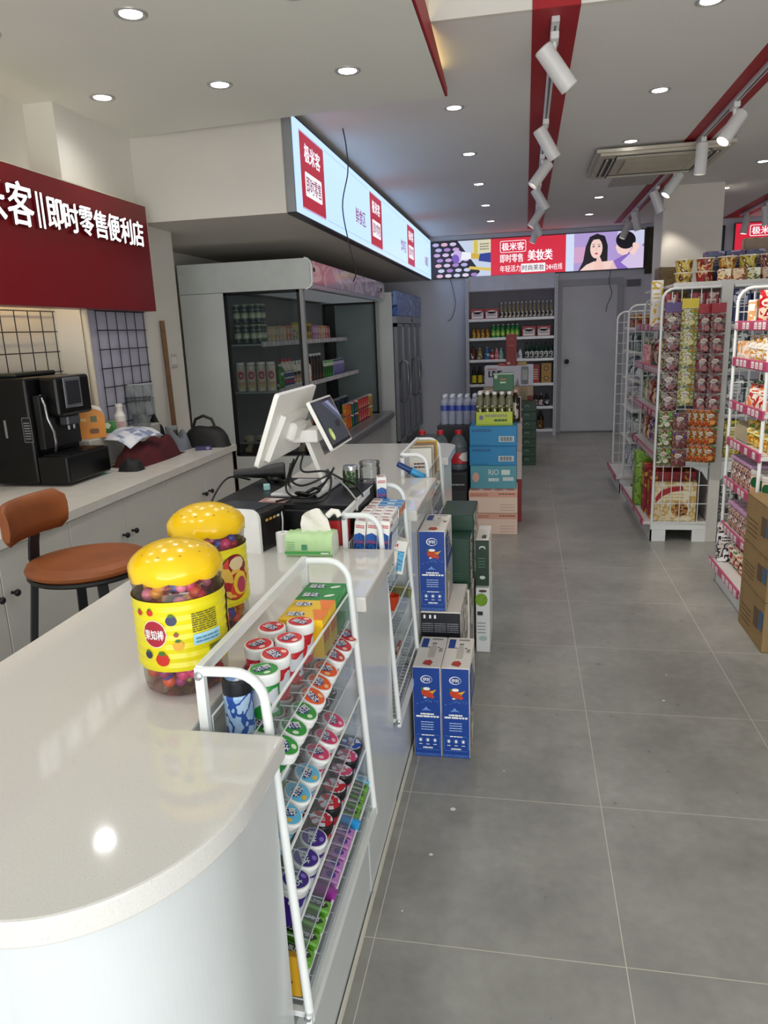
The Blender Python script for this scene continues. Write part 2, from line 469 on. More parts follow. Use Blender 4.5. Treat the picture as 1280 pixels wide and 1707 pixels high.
# ================================================================== display racks on the counter front
RX = -.37
TIERS = [(.80, .868, -.404, 0), (.675, .738, -.398, .022), (.53, .604, -.390, .022), (.385, .462, -.381, .022), (.305, .352, -.374, .012)]
PLAST = clear('#eef2f5', .985, .06, .03, .10)
def fx(z): return -.405 + (.88 - z) * .0627   # x of the front post at height z
def make_rack(L, step=.055):
    t = thing('display_rack', '', 'display rack')
    P = lambda x, y, z: (x - RX, y, z - .27)
    for k, y in enumerate((.012, L - .012)):
        b = MB(); w = .015
        b.bar(P(-.508, y, .62), P(-.508, y, .952), w, METALW, .012)
        pts = [(-.508, .945), (-.455, .946)] + [(p[0], p[2]) for p in arc((-.452, .896), .05, 90, 8, 6)] + [(fx(.28), .275)]
        b.tube([P(x, y, z) for x, z in pts], .0085, METALW, 8)
        b.bar(P(-.508, y, .62), P(-.50, y, .30), .010, METALW)
        b.bar(P(-.50, y, .30), P(fx(.30), y, .29), .012, METALW)
        s = b.build('side_frame', t)
        b = MB(); b.lathe([(0, 0), (.007, 0), (.007, .003), (.004, .005), (0, .0055)], STEEL, 10)
        sc1 = b.build('screw', s); sc1.location = P(fx(.30), y - (.01 if k == 0 else -.01), .29); sc1.rotation_euler = (R(90) if k == 0 else R(-90), 0, 0)
        b = MB(); b.lathe([(0, 0), (.007, 0), (.007, .003), (.004, .005), (0, .0055)], STEEL, 10)
        sc1 = b.build('screw', s); sc1.location = P(-.508, y - (.008 if k == 0 else -.008), .94); sc1.rotation_euler = (R(90) if k == 0 else R(-90), 0, 0)
    b = MB(); b.bar(P(-.508, .01, .945), P(-.508, L - .01, .945), .012, METALW, .02); b.build('top_rail', t)
    b = MB(); b.bar(P(-.366, .0, .285), P(-.366, L, .285), .010, METALW, .024); b.build('bottom_rail', t)
    for z, zl, xf, tilt in TIERS:
        b = MB(); xr = -.500; yA, yB = .022, L - .022
        zr = z + tilt; n = int(L / step)
        for i in range(n + 1):
            y = yA + (yB - yA) * i / n
            b.tube([P(xr, y, zr + .06), P(xr, y, zr), P(xf, y, z)], .0013, METALW, 4, cap=False)
        for q in (0, .5, 1):
            b.tube([P(xr + (xf - xr) * q, yA, zr + (z - zr) * q), P(xr + (xf - xr) * q, yB, zr + (z - zr) * q)], .0016, METALW, 4)
        b.tube([P(xr, yA, zr + .06), P(xr, yB, zr + .06)], .002, METALW, 6)
        b.tube([P(xf, yA, zl), P(xf, yB, zl)], .003, METALW, 6)
        k = b.build('wire_basket', t)
        b = MB(); b.box(P(xf + .002, yA + .006, z + .006), P(xf + .0036, yB - .006, zl - .003), PLAST); b.build('plastic_lip', k)
    return t
racks = []
for i, ((a, c), lab) in enumerate(zip(NOTCH, ('white wire rack nearest the camera holding round gum jars in five tiers', 'white wire rack in middle counter recess holding white and blue cartons', 'small white wire rack at far end of counter holding booklets'))):
    t = make_rack(c - a - .01, (.055, .026, .04)[i]); t['label'] = lab; t.location = (RX - (0, .008, .008)[i], a + .005, .27); t['group'] = 'display racks in the counter front'
# ------------------------------------------------------------------ gum jars
GC = dict(green='#2b9a3c', red='#d4232c', orange='#ef5f23', pink='#de3d74', sky='#5fbde4', purple='#43258c', lemon='#b9cf6a')
BLUEOV = mat('#16357f', .35, vary=0)
def make_jar(scheme, dark):
    t = thing('gum_jar', '', 'gum jar')
    c = mat(GC.get(scheme, scheme), .35, vary=.1, scale=60)
    lidm = mat('#15161b', .3, vary=0) if dark else mat('#f1f2f0', .35, vary=0)
    b = MB()
    wl = pattern([GC.get(scheme, scheme), GC.get(scheme, scheme), GC.get(scheme, scheme), '#e9eaf0'], 55, .3)
    b.lathe([(0, 0), (.021, 0), (.0258, .004), (.0258, .012), (.0263, .014), (.0263, .056), (.0258, .058), (.024, .066), (.024, .069)], c, 20,
            mats=[c, c, c, wl, wl, wl, c, c], cap=False)
    b.build('jar_body', t)
    b = MB()
    b.lathe([(.024, .066), (.0284, .0665), (.0287, .0835), (.0276, .0866), (.0255, .0872), (0, .0872)], lidm, 24, cap=False)
    f = b.fr((0, 0, .0872), (1, 0, 0), (0, 1, 0))
    top = c if not dark else pattern([GC.get(scheme, scheme), '#dfe6f2', GC.get(scheme, scheme), GC.get(scheme, scheme)], 90, .3)
    f.ell(0, 0, .0246, .0246, top, 1, 24)
    if not dark:
        f.ell(.001, -.003, .0175, .0100, BLUEOV, 2, 18)
        f.text('益达', -.0150, -.0115, .0165, .0050, PWHITE, 3, .035)
        f.ell(.004, .0155, .0066, .0048, mat({'sky': '#e6b93c', 'green': '#dff0d0', 'red': '#f3c9b8', 'orange': '#f7c08a', 'pink': '#f6c3d2', 'purple': '#8b74cf', 'lemon': '#f0efc0'}.get(scheme, '#ffffff'), .4, vary=0), 2, 12)
    else:
        f.ell(0, 0, .009, .009, PWHITE, 2, 7); f.text('益达', -.008, -.006, .008, .006, mat('#a01820', .4, vary=0), 3, .03)
    b.build('jar_lid', t)
    return t
rnd = random.Random(4)
GN = {'green': 'green', 'red': 'red', 'orange': 'orange', 'pink': 'pink', 'sky': 'pale blue', 'purple': 'purple', 'lemon': 'yellow green', '#1f52b0': 'blue', '#c81f30': 'red', '#d8487a': 'pink', '#4a2a46': 'plum'}
TN = ['top', 'second', 'third', 'fourth']
def jars(tier, rowname, xs, z, tilt, seq, dark=False):
    n = 0
    for i, it in enumerate(seq):
        y, s = it[0], it[1]; dk = it[2] if len(it) > 2 else dark
        x = xs + rnd.uniform(-.003, .003)
        tx = R(tilt + rnd.uniform(-2, 2)); ax = R(rnd.uniform(-3, 3))
        rz = rnd.uniform(-2.6, -.2)
        e = (MX.Rotation(tx, 3, 'Y') @ MX.Rotation(ax, 3, 'X'))
        base = V((x, y, z)) - e @ V((0, 0, .0872))
        rot = (e @ MX.Rotation(rz, 3, 'Z')).to_euler()
        lab = '%s gum jar with %s lid, %s from near end, %s tier %s' % (GN[s], 'black' if dk else 'white', ORD[i], TN[tier], rowname)
        place(('gum', s, dk), lambda s=s, dk=dk: make_jar(s, dk), lab, tuple(base), tuple(rot), 'gum jars on the near rack')
jars(0, 'front row', -.447, .892, 4, [(1.125, 'green'), (1.19, 'red'), (1.262, 'red'), (1.345, 'red')])
jars(0, 'back row', -.498, .892, 0, [(1.228, 'red'), (1.312, 'red')])
jars(1, 'front row', -.411, .765, 27, [(1.093, 'green'), (1.153, 'green'), (1.212, 'green'), (1.271, 'orange'), (1.330, 'orange'), (1.390, 'orange'), (1.462, 'red'), (1.518, 'red'), (1.573, 'red')])
jars(1, 'back row', -.472, .772, 23, [(1.085, 'green'), (1.143, 'green'), (1.202, 'green'), (1.262, 'red'), (1.330, 'orange'), (1.395, 'red'), (1.455, 'red'), (1.52, 'red')])
jars(2, 'front row', -.412, .625, 27, [(1.095, 'sky'), (1.158, 'sky'), (1.22, 'sky'), (1.295, 'pink'), (1.355, 'pink'), (1.425, 'pink')])
jars(2, 'back row', -.471, .626, 21, [(1.10, 'sky'), (1.185, 'lemon'), (1.30, '#4a2a46', True), (1.372, '#4a2a46', True), (1.44, '#4a2a46', True), (1.505, '#4a2a46', True), (1.562, '#4a2a46', True)])
jars(3, 'front row', -.413, .478, 14, [(1.105, 'purple'), (1.163, 'purple'), (1.222, 'purple'), (1.28, '#c81f30', True), (1.338, '#c81f30', True), (1.396, '#c81f30', True), (1.457, '#d8487a', True), (1.517, '#d8487a', True), (1.57, '#1f52b0', True)])
jars(3, 'back row', -.474, .482, 12, [(1.36, '#c81f30', True), (1.44, '#d8487a', True), (1.515, '#1f52b0', True)])
# tall blue bottle with a black cap at the near end of the top tier
t = thing('gum_bottle', 'tall pale blue gum bottle with black cap in near corner of rack', 'gum jar', (-.477, 1.070, .803))
b = MB(); b.lathe([(0, 0), (.022, 0), (.0255, .003), (.0255, .012), (.0245, .03), (.0250, .055), (.026, .07), (.024, .076)], mat('#9fc0e6', .3), 22, mats=[mat('#9fc0e6', .3)] * 2 + [pattern(['#9fc0e6', '#a9c8ea', '#2c55a8', '#b9d3ee'], 45, .3, (1, 1, .7), 3, 'N')] * 5, cap=False); b.build('bottle_body', t)
b = MB(); b.lathe([(.024, .074), (.0258, .075), (.0258, .098), (.024, .101), (0, .101)], mat('#14161f', .3, vary=0), 24, cap=False)
b.fr((0, 0, .101), (1, 0, 0), (0, 1, 0)).ell(0, 0, .020, .020, pattern(['#2447a6', '#7fa4dd', '#dfe8f5', '#2447a6'], 80, .3)); b.build('bottle_cap', t)
# flat gum cartons behind the jars of the top tier
def gum_carton(c1, c2):
    b = MB(); m1 = mat(c1, .35); b.box((-.048, -.028, 0), (.048, .028, .085), m1, .002)
    f = b.fr((0, 0, .0853), (1, 0, 0), (0, 1, 0))
    f.ell(-.018, 0, .020, .012, BLUEOV, 1); f.text('益达', -.036, -.012, .000, .012, PWHITE, 2, .03)
    if c2: f.poly([(.048, -.028), (.048, .028), (.012, .028), (.030, -.028)], mat(c2, .35, vary=0), 1)
    else: f.ell(.026, -.002, .013, .007, mat('#d8ead2', .4, vary=0), 1, 12, .6)
    g = b.fr((.0485, -.028, 0), (0, 1, 0), (0, 0, 1)); g.rect(.004, .03, .05, .06, mat(c2 or '#1f7a2d', .4, vary=0))
    o = b.build('gum_carton'); return tag(o, '', 'gum carton')
for y, c1, c2, lab in ((1.565, '#1f8a3c', None, 'green gum carton at far end of rack top tier'), (1.508, '#1f8a3c', None, 'green gum carton in front of another green one on rack'), (1.45, '#f0c21e', '#ee7a1f', 'yellow and orange gum carton touching the green ones on rack'), (1.392, '#f0c21e', '#ee7a1f', 'yellow and orange gum carton behind the red gum jars')):
    place(('gc', c1), lambda: gum_carton(c1, c2), lab, (-.456, y, .803), 0, 'gum cartons on the rack top tier')
# stick gum packs in the bottom tier
def mint_pack(c, c2, kind):
    b = MB(); m1 = mat(c, .3); b.box((-.036, -.0145, 0), (.036, .0145, .046), m1, .003)
    f = b.fr((0, 0, .0463), (1, 0, 0), (0, 1, 0))
    if kind == 'd':
        f.poly([(-.034, -.009), (.022, -.009), (.032, 0), (.022, .009), (-.034, .009)], mat('#173018', .4, vary=0), 1)
        f.text('DOUBLEMINT', -.032, -.005, .024, .005, PWHITE, 2, .02)
    else:
        f.rect(-.036, -.014, -.002, .014, mat('#1d3327', .4, vary=0), 1); f.ell(.017, 0, .0115, .0095, mat('#5a2a9a', .4, vary=0), 2)
        f.ell(.017, 0, .0128, .0108, mat('#cf9fd6', .4, vary=0), 1)
    g = b.fr((.0363, -.014, 0), (0, 1, 0), (0, 0, 1)); g.rect(.002, .01, .026, .036, mat(c2, .4, vary=0))
    return tag(b.build('mint_pack'), '', 'mint pack')
for i, y in enumerate((1.045, 1.085, 1.125, 1.165)):
    place(('mp', 'g'), lambda: mint_pack('#63a530', '#3f7a1c', 'd'), 'green mint gum pack, %s from near end of bottom tier' % ORD[i], (-.418, y, .335), (0, R(20), 0), 'mint packs on the bottom tier')
for i, y in enumerate((1.245, 1.28, 1.315, 1.35, 1.385)):
    place(('mp', 'p'), lambda: mint_pack('#b479b8', '#8a4d92', 'p'), 'purple mint pack, %s of five in bottom tier' % ORD[i], (-.420, y, .335), (0, R(20), 0), 'mint packs on the bottom tier')
for i, y in enumerate((1.455, 1.49, 1.523, 1.556)):
    place(('mp', 'g'), None, 'green mint gum pack beyond blue divider, %s from divider' % ORD[i], (-.424, y, .335), (0, R(20), 0), 'mint packs on the bottom tier')
b = MB(); b.box((-.036, -.012, 0), (.036, .012, .05), pattern(['#9fd2e6', '#cfe8ef', '#e8c6da', '#6fb4d3'], 60), .002)
solo(b, 'mint_pack', 'pale blue mint pack at far end of bottom tier', 'mint pack', (-.424, 1.582, .335), (0, R(20), 0))
b = MB(); b.box((-.04, -.004, 0), (.04, .004, .06), mat('#2b93cf', .35)); b.box((.036, -.05, 0), (.04, .05, .03), mat('#c8c02c', .35)); b.box((-.04, -.05, 0), (.04, .05, .004), mat('#2b93cf', .35))
solo(b, 'display_tray', 'blue card display tray between purple and green mint packs', 'tray', (-.420, 1.418, .33), (0, R(20), 0))
b = MB(); b.box((-.04, -.006, 0), (.04, .006, .055), mat('#8f2f8a', .35)); b.box((-.04, -.03, 0), (.04, .03, .004), mat('#8f2f8a', .35))
solo(b, 'display_tray', 'magenta card display tray in front of purple mint packs', 'tray', (-.420, 1.205, .33), (0, R(20), 0))
b = MB(); b.box((-.05, -.008, 0), (.05, .008, .085), mat('#c99a1e', .45), .002); b.fr((-.045, -.0083, 0), (1, 0, 0), (0, 0, 1)).rect(.01, .03, .08, .035, mat('#6d4a10', .5, vary=0))
solo(b, 'card_pack', 'mustard yellow card pack tucked behind near foot of gum rack', 'pack', (-.432, 1.015, .315), 0)
# ------------------------------------------------------------------ middle rack: cartons
def care_carton(w, d, h, hue, key):
    b = MB(); b.box((-w / 2, -d / 2, 0), (w / 2, d / 2, h), mat('#efeeea', .35, vary=.02), .0015)
    blue = pattern(['#1c4f9c', '#2360b4', '#17407f', '#2f74c0'], 45, .35, (1, 1, 1), 2, 'N')
    redm = mat('#c2343c', .4, vary=0)
    for f, ww in ((b.fr((-w / 2, -d / 2 - .0003, 0), (1, 0, 0), (0, 0, 1)), w), (b.fr((w / 2 + .0003, -d / 2, 0), (0, 1, 0), (0, 0, 1)), d)):
        f.poly([(.001, .002), (ww - .001, .002), (ww - .001, h * .66), (ww * .5, h * .72), (.001, h * .66)], blue if hue else mat('#dfe6ee', .4), 1)
        f.lines(ww * .12, h * .84, ww * .88, h * .93, 2, redm, 1, .6, key); f.lines(ww * .1, h * .46, ww * .9, h * .54, 2, redm if hue else INK, 2, .5, key + 1)
    f = b.fr((-w / 2, -d / 2, h + .0003), (1, 0, 0), (0, 1, 0)); f.lines(w * .2, d * .3, w * .8, d * .7, 2, redm, 1, .5, key + 2)
    return tag(b.build('care_carton'), '', 'carton')
for i, x in enumerate((-.490, -.453, -.418)):
    place(('cc', 1), lambda: care_carton(.034, .05, .122, 1, 3), 'blue and white upright carton at near end of middle rack, %s from left' % ORD[i], (x + .006, 2.052, .803), (0, R(6), 0), 'small cartons on the middle rack')
k = 0
for y in (2.105, 2.145, 2.185, 2.225):
    for x in (-.490, -.453, -.418):
        place(('cc', 0), lambda: care_carton(.034, .037, .116, 0, 8), 'white upright carton on middle rack, %s row from front, %s across' % (ORD[k // 3 + 1], ORD[k % 3]), (x, y, .803), (0, R(3), 0), 'small cartons on the middle rack'); k += 1
for i, y in enumerate((2.285, 2.33, 2.375)):
    def mk():
        b = MB(); b.box((-.055, -.021, 0), (.055, .021, .03), mat('#eceae6', .35), .002)
        f = b.fr((-.055, -.021, .0302), (1, 0, 0), (0, 1, 0)); f.rect(.035, .002, .11, .04, mat('#3f88cc', .35), 1); f.rect(.06, .010, .085, .032, mat('#bcdcf0', .35), 2); f.lines(.004, .01, .03, .03, 2, mat('#c2343c', .4, vary=0), 1)
        g = b.fr((.0552, -.021, 0), (0, 1, 0), (0, 0, 1)); g.rect(.002, .002, .04, .028, pattern(['#d6763a', '#e8e2da', '#b9582c'], 80))
        return tag(b.build('flat_carton'), '', 'carton')
    place('flatc', mk, 'flat white and sky blue carton on middle rack, %s from near side' % ORD[i], (-.453, y, .878), (0, R(4), 0), 'flat cartons on the middle rack')
for i, y in enumerate((2.285, 2.33, 2.375)):
    place(('cc', 0), None, 'white carton under the flat sky blue cartons, %s from near side' % ORD[i], (-.455, y, .77), (0, 0, 0), 'small cartons on the middle rack')
place(('cc', 1), None, 'blue and white carton standing tallest at back of middle rack', (-.485, 2.425, .86), (0, 0, .3), 'small cartons on the middle rack')
b = MB(); b.box((-.045, -.03, 0), (.045, .03, .11), mat('#e6e4de', .4), .002)
f = b.fr((-.045, -.0303, 0), (1, 0, 0), (0, 0, 1)); f.rect(.006, .01, .084, .075, pattern(['#2a8fc0', '#3aa7d0', '#1f6f9c'], 25, .35, (1, 1, 3), 0, 'N')); f.lines(.01, .088, .06, .1, 1, mat('#c2343c', .4, vary=0), 1, .8)
solo(b, 'picture_carton', 'white carton with teal seascape on second tier of middle rack', 'carton', (-.440, 2.25, .695), (R(-12), R(14), .35))
for i, (y, rz) in enumerate(((2.13, .5), (2.18, .3), (2.34, -.2))):
    def mk():
        b = MB(); b.box((-.04, -.012, 0), (.04, .012, .10), mat('#e9e5da', .4), .002); b.fr((-.04, -.0123, 0), (1, 0, 0), (0, 0, 1)).lines(.006, .01, .07, .09, 6, mat('#6f6a62', .5, vary=0), 1, .35)
        return tag(b.build('leaning_carton'), '', 'carton')
    place('leanc', mk, 'cream leaning carton on second tier of middle rack, %s from near end' % ORD[i], (-.445, y, .69), (R(-25), R(12), rz), 'leaning cartons on the middle rack')
b = MB(); b.box((-.045, -.02, 0), (.045, .02, .03), mat('#6c6f3a', .3), .004); b.box((-.045, -.008, .0301), (.045, .008, .031), mat('#c9c089', .3))
solo(b, 'gold_tin', 'flat olive and gold tin on third tier of middle rack', 'tin', (-.435, 2.40, .560), (0, R(10), .2))
b = MB(); b.lathe([(0, 0), (.02, 0), (.024, .05), (.022, .05), (.018, .004), (0, .004)], mat('#ea4a1f', .4), 16, cap=False)
solo(b, 'orange_cup', 'small orange plastic cup on third tier of middle rack', 'cup', (-.44, 2.295, .548), (0, R(6), 0))
for i, (y, cs) in enumerate(((2.08, ['#d97a8f', '#f0d9d2', '#9db7cf']), (2.16, ['#c98a7a', '#e9d3b0', '#7fa3bf']), (2.24, ['#d8b7a0', '#b33f4a', '#efe8da']), (2.33, ['#8fa9c4', '#dfe3e6', '#b96a72']))):
    b = MB(); b.box((-.004, -.04, 0), (.004, .04, .13), pattern(cs, 28, .25, (1, 1, 1), i, 'N'), .003)
    solo(b, 'flat_pouch', 'flat glossy pouch on bottom tier of middle rack, %s from near end' % ORD[i], 'pouch', (-.445 + .01 * (i % 2), y, .318), (0, R(16), 0), 'flat pouches on the middle rack')
# ------------------------------------------------------------------ far small rack
b = MB(); b.lathe([(0, 0), (.016, 0), (.017, .01), (.017, .07), (.013, .078), (.013, .13), (.011, .135), (0, .135)], mat('#1c4a86', .25), 14, mats=[mat('#3f9fd6', .25)] * 3 + [mat('#123a78', .25)] * 4, cap=False)
solo(b, 'blue_bottle', 'dark blue capped bottle lying tilted at front of far small rack', 'bottle', (-.425, 3.10, .84), (R(15), R(-58), 0))
for i, (y, c, w) in enumerate(((3.20, '#cfcdc4', .006), (3.245, '#8d8a7f', .005), (3.275, '#c7b79a', .006), (3.305, '#b3937a', .005), (3.34, '#5f5f55', .005), (3.40, '#a8743f', .006), (3.44, '#c9b24a', .006))):
    b = MB(); b.box((-.05, -w, 0), (.05, w, .15), mat(c, .4), .001)
    f = b.fr((-.05, -w - .0003, 0), (1, 0, 0), (0, 0, 1)); f.lines(.02, .06, .08, .09, 2, mat('#5c2e2e', .5, vary=0), 1, .5, i)
    solo(b, 'booklet', '%s booklet leaning in far small rack, %s from near end' % (('pale grey', 'taupe', 'sand', 'tan', 'dark olive', 'brown', 'mustard')[i], ORD[i]), 'booklet', (-.455, y, .805), (R(-22), 0, .15), 'booklets in the far rack')
b = MB(); b.box((-.04, -.03, 0), (.04, .03, .02), mat('#a02a3a', .4), .003)
solo(b, 'red_box', 'small dark red box under blue bottle in far rack', 'box', (-.46, 3.12, .803), .2)
k = 0
for y in (3.30, 3.34, 3.38, 3.42):
    for x in (-.47, -.435, -.40):
        def mk():
            b = MB(); b.box((-.014, -.016, 0), (.014, .016, .06), pattern(['#8f93c4', '#b9bde0', '#6b6fa8', '#d8d9ec'], 50), .003)
            return tag(b.build('lilac_carton'), '', 'carton')
        place('lilac', mk, 'small lilac carton in far rack, %s row, %s from counter' % (ORD[k // 3], ORD[k % 3]), (x, y, .555), (0, R(12), 0), 'lilac cartons in the far rack'); k += 1
for i, y in enumerate((3.15, 3.25, 3.36, 3.47)):
    b = MB(); b.box((-.03, -.03, 0), (.03, .03, .07), pattern(['#b98a7a', '#d9cfc4', '#a7a27a'], 35, .35, (1, 1, 1), i), .003)
    solo(b, 'tan_carton', 'tan printed carton on second tier of far rack, %s from near end' % ORD[i], 'carton', (-.445, y, .695), (0, R(10), .1), 'tan cartons in the far rack')
# ================================================================== things on the counter
class CYL(FR):
    """print wrapped round a cylinder of radius r about the z axis; x runs along the arc from angle a0"""
    def __init__(s, mb, r, a0, z0, lift=.0006): s.mb = mb; s.r = r; s.a0 = a0; s.z0 = z0; s.l = lift
    def P(s, x, y, k):
        a = s.a0 + x / s.r
        return V(((s.r + s.l * k) * math.sin(a), -(s.r + s.l * k) * math.cos(a), s.z0 + y))
    def ell(s, x, y, rx, ry, mt, k=1, n=10, rot=0.):
        for i in range(n):
            a, c = -1 + 2 * i / n, -1 + 2 * (i + 1) / n
            ha, hc = ry * math.sqrt(max(0, 1 - a * a)), ry * math.sqrt(max(0, 1 - c * c))
            s.mb.add([s.P(x + rx * a, y - ha, k), s.P(x + rx * c, y - hc, k), s.P(x + rx * c, y + hc, k), s.P(x + rx * a, y + ha, k)], [[0, 1, 2, 3]], mt)
        return s
    def rect(s, x0, y0, x1, y1, mt, k=1):
        n = max(1, int((x1 - x0) / .012))
        for i in range(n):
            a, c = x0 + (x1 - x0) * i / n, x0 + (x1 - x0) * (i + 1) / n
            s.mb.add([s.P(a, y0, k), s.P(c, y0, k), s.P(c, y1, k), s.P(a, y1, k)], [[0, 1, 2, 3]], mt)
        return s
YEL = mat('#f2c40f', .18, vary=.02)
def candy_jar(face):
    t = thing('candy_jar', '', 'candy jar')
    Rr = .0785
    b = MB()
    b.lathe([(0, .002), (.064, .002), (.073, .010), (.0755, .03), (.0755, .05)] + [(Rr + (.0014 if i % 2 else 0), .055 + .0160 * i) for i in range(1, 9)] + [(.0775, .196), (.0795, .204), (.0795, .214), (.075, .218)], clear('#f8f6f2', .985, .04, .02, .3), 40, cap=False)
    b.build('jar_body', t)
    b = MB(); lab = mat('#e3d517', .28, vary=.05)
    b.lathe([(Rr + .0012, .055)] + [(Rr + .0014 + (.0016 if i % 2 else 0), .055 + .0085 * i) for i in range(1, 16)], lab, 48, cap=False)
    f = CYL(b, Rr + .0034, face, .064)
    f.ell(-.050, .062, .023, .025, mat('#f3e8d4', .4, vary=0), 1, 12); f.ell(-.050, .062, .0215, .0235, mat('#a61f33', .35), 2, 12)
    f.text('果知棒', -.0675, .052, -.032, .070, PWHITE, 4, .02)
    for x, y, c, r in ((-.078, .098, '#b3271f', .006), (-.055, .100, '#c8301f', .0065), (-.018, .086, '#2b2b55', .010), (-.012, .060, '#9c3a22', .0045), (-.067, .022, '#2b2b55', .008), (-.040, .015, '#c62a1c', .013), (-.010, .040, '#e0a52c', .010)):
        f.ell(x, y, r, r * .9, mat(c, .4), 1, 8); f.ell(x, y + r * .9, r * .5, r * .3, mat('#3d6b22', .5, vary=0), 2, 6)
    f.lines(.016, .060, .064, .096, 9, mat('#5d5320', .5, vary=0), 1, .5, 3)
    f.rect(.016, .036, .070, .056, mat('#a9d6ea', .4), 1); f.lines(.020, .040, .066, .053, 2, mat('#5b8fb0', .5, vary=0), 2, .5, 6)
    for i in range(12): f.rect(.044 + i * .0022, .012, .0452 + i * .0022, .030, INK, 1)
    # big fruit medallion on the opposite quarter
    g = CYL(b, Rr + .0034, face + 1.75, .064)
    g.ell(0, .055, .040, .050, mat('#3a1c12', .5, vary=0), 1, 14); g.ell(0, .055, .038, .048, pattern(['#b01c22', '#c8402a', '#7a1020', '#d9b04a', '#a01828'], 45, .35), 2, 14)
    g.ell(.006, .085, .020, .014, mat('#d9c49a', .4), 3, 8); g.ell(.012, .040, .020, .026, mat('#e6c03a', .4), 3, 10); g.ell(.014, .036, .013, .018, mat('#b03a5a', .4), 4, 8)
    b.build('label_sleeve', t)
    # scalloped yellow lid with a low dome
    b = MB(); n = 60; rings = []
    for j, (r, z, s) in enumerate(((.0795, .214, 1), (.0815, .2145, 1), (.0820, .230, .8), (.0806, .235, .4), (.0745, .2435, .1), (.066, .2515, .0), (.054, .2590, 0), (.039, .2655, 0), (.021, .2700, 0), (.0, .2715, 0))):
        ring = []
        for i in range(n):
            a = 2 * PI * i / n
            sc1 = abs(math.sin(5 * a))
            rr = r * (1 - .016 * s * (1 - sc1)); zz = z - (.005 * s * sc1 if j < 2 else 0)
            if j in (2, 3): zz = z + .006 * (1 - sc1) * -1
            ring.append((rr * math.cos(a), rr * math.sin(a), zz))
        rings.append(ring)
    vs = [p for r_ in rings for p in r_]; k = len(rings)
    b.add(vs, [[j * n + i, j * n + (i + 1) % n, (j + 1) * n + (i + 1) % n, (j + 1) * n + i] for j in range(k - 1) for i in range(n)], YEL, True)
    for i in range(10):
        a = 2 * PI * (i + .5) / 10
        b.sphere((.058 * math.cos(a), .058 * math.sin(a), .2555), .0035, mat('#b98d12', .4), 8, 5, (1, 1, .35))
    b.build('jar_lid', t)
    return t
def lollipops(seed):
    b = MB(); rr = random.Random(seed)
    cols_ = [mat(c, .2) for c in ('#e0304a', '#f06a48', '#e84a80', '#5a5ab8', '#f0a038', '#d02840', '#f08aa6', '#a8407a')]
    def ball(z0, z1, n):
        for _ in range(n):
            a = rr.uniform(0, 2 * PI); r = .058 * math.sqrt(rr.uniform(.25, 1)); z = rr.uniform(z0, z1); m_ = rr.choice(cols_)
            b.sphere((r * math.cos(a), r * math.sin(a), z), rr.uniform(.010, .0135), m_, 8, 6)
            a2 = rr.uniform(0, 2 * PI); ll = rr.uniform(.02, .035)
            p = V((r * math.cos(a), r * math.sin(a), z)); q = p * .35 + V((ll * math.cos(a2), ll * math.sin(a2), z * .65 + rr.uniform(-.005, .012)))
            if math.hypot(q.x, q.y) < .063: b.tube([p, q], .0022, rr.choice((mat('#e8b23a', .4), mat('#e9e4da', .4), mat('#d84a3a', .4))), 5)
    ball(.018, .055, 66); ball(.06, .16, 30); ball(.17, .202, 50)
    return b
J1, J2 = (-.607, 1.148, .85), (-.672, 1.425, .85)
o = place('cj', lambda: candy_jar(math.atan2(.607, 1.148)), 'front yellow-lidded candy jar with red round logo, on counter beside gum rack', J1, 0, 'yellow candy jars')
place('cj', None, 'rear yellow-lidded candy jar half hidden behind another, before the printer', J2, -1.15, 'yellow candy jars')
for s, p, l in ((1, J1, 'colourful wrapped lollipops filling the front candy jar'), (2, J2, 'colourful wrapped lollipops filling the rear candy jar')):
    o = solo(lollipops(s), 'lollipop_pile', l, 'lollipops', p, 0, 'lollipops in the jars'); o['kind'] = 'stuff'
# soft tissue pack with a tissue pulled up
t = thing('tissue_pack', 'pale green soft tissue pack with white tissue pulled up, on counter', 'tissues', (-.600, 1.955, .85), R(2))
b = MB(); n = 12; w, d, h = .068, .05, .062
sec = [(-w, .0), (w, .0)]
prof = [(-.05, .012), (-.05, .04), (-.042, .058), (-.02, .064), (.02, .064), (.042, .058), (.05, .04), (.05, .012), (.044, .0), (-.044, .0)]
rows = []
for i in range(n + 1):
    x = -w + 2 * w * i / n; s = 1 - .10 * abs(2 * i / n - 1) ** 4
    rows.append([(x, y * s, z * (1 - .04 * math.sin(i * 2.1))) for y, z in prof])
vs = [p for r_ in rows for p in r_]; k = len(prof)
green = mat('#bfe3a8', .35, vary=.05, scale=30)
b.add(vs, [[i * k + j, i * k + (j + 1) % k, (i + 1) * k + (j + 1) % k, (i + 1) * k + j] for i in range(n) for j in range(k)], green, True)
b.add(rows[0], [list(range(k))], mat('#e6efd8', .35)); b.add(rows[-1], [list(range(k))[::-1]], mat('#e6efd8', .35))
f = b.fr((-w, -.0512, 0), (1, 0, 0), (0, 0, 1)); f.rect(.0, .010, 2 * w - .004, .018, mat('#4fae5c', .4), 2); f.rect(.050, .022, .066, .038, mat('#4c9a72', .4), 2); f.rect(.105, .011, .128, .015, PWHITE, 3)
f.lines(.008, .024, .03, .05, 4, mat('#8cc48a', .4, vary=0), 2, .4, 2)
b.build('pack_wrap', t)
b = MB(); rr = random.Random(3)
g = []
for j in range(7):
    v = j / 6
    for i in range(9):
        u = i / 8 - .5
        x = u * (.09 - .02 * v) - .012 * v + .015; y = .012 * math.sin(u * 9 + j) * v + (.01 * v); z = .060 + .062 * v * (1 - 1.1 * u * u) + .012 * v * (u + .3)
        g.append((x, y, z))
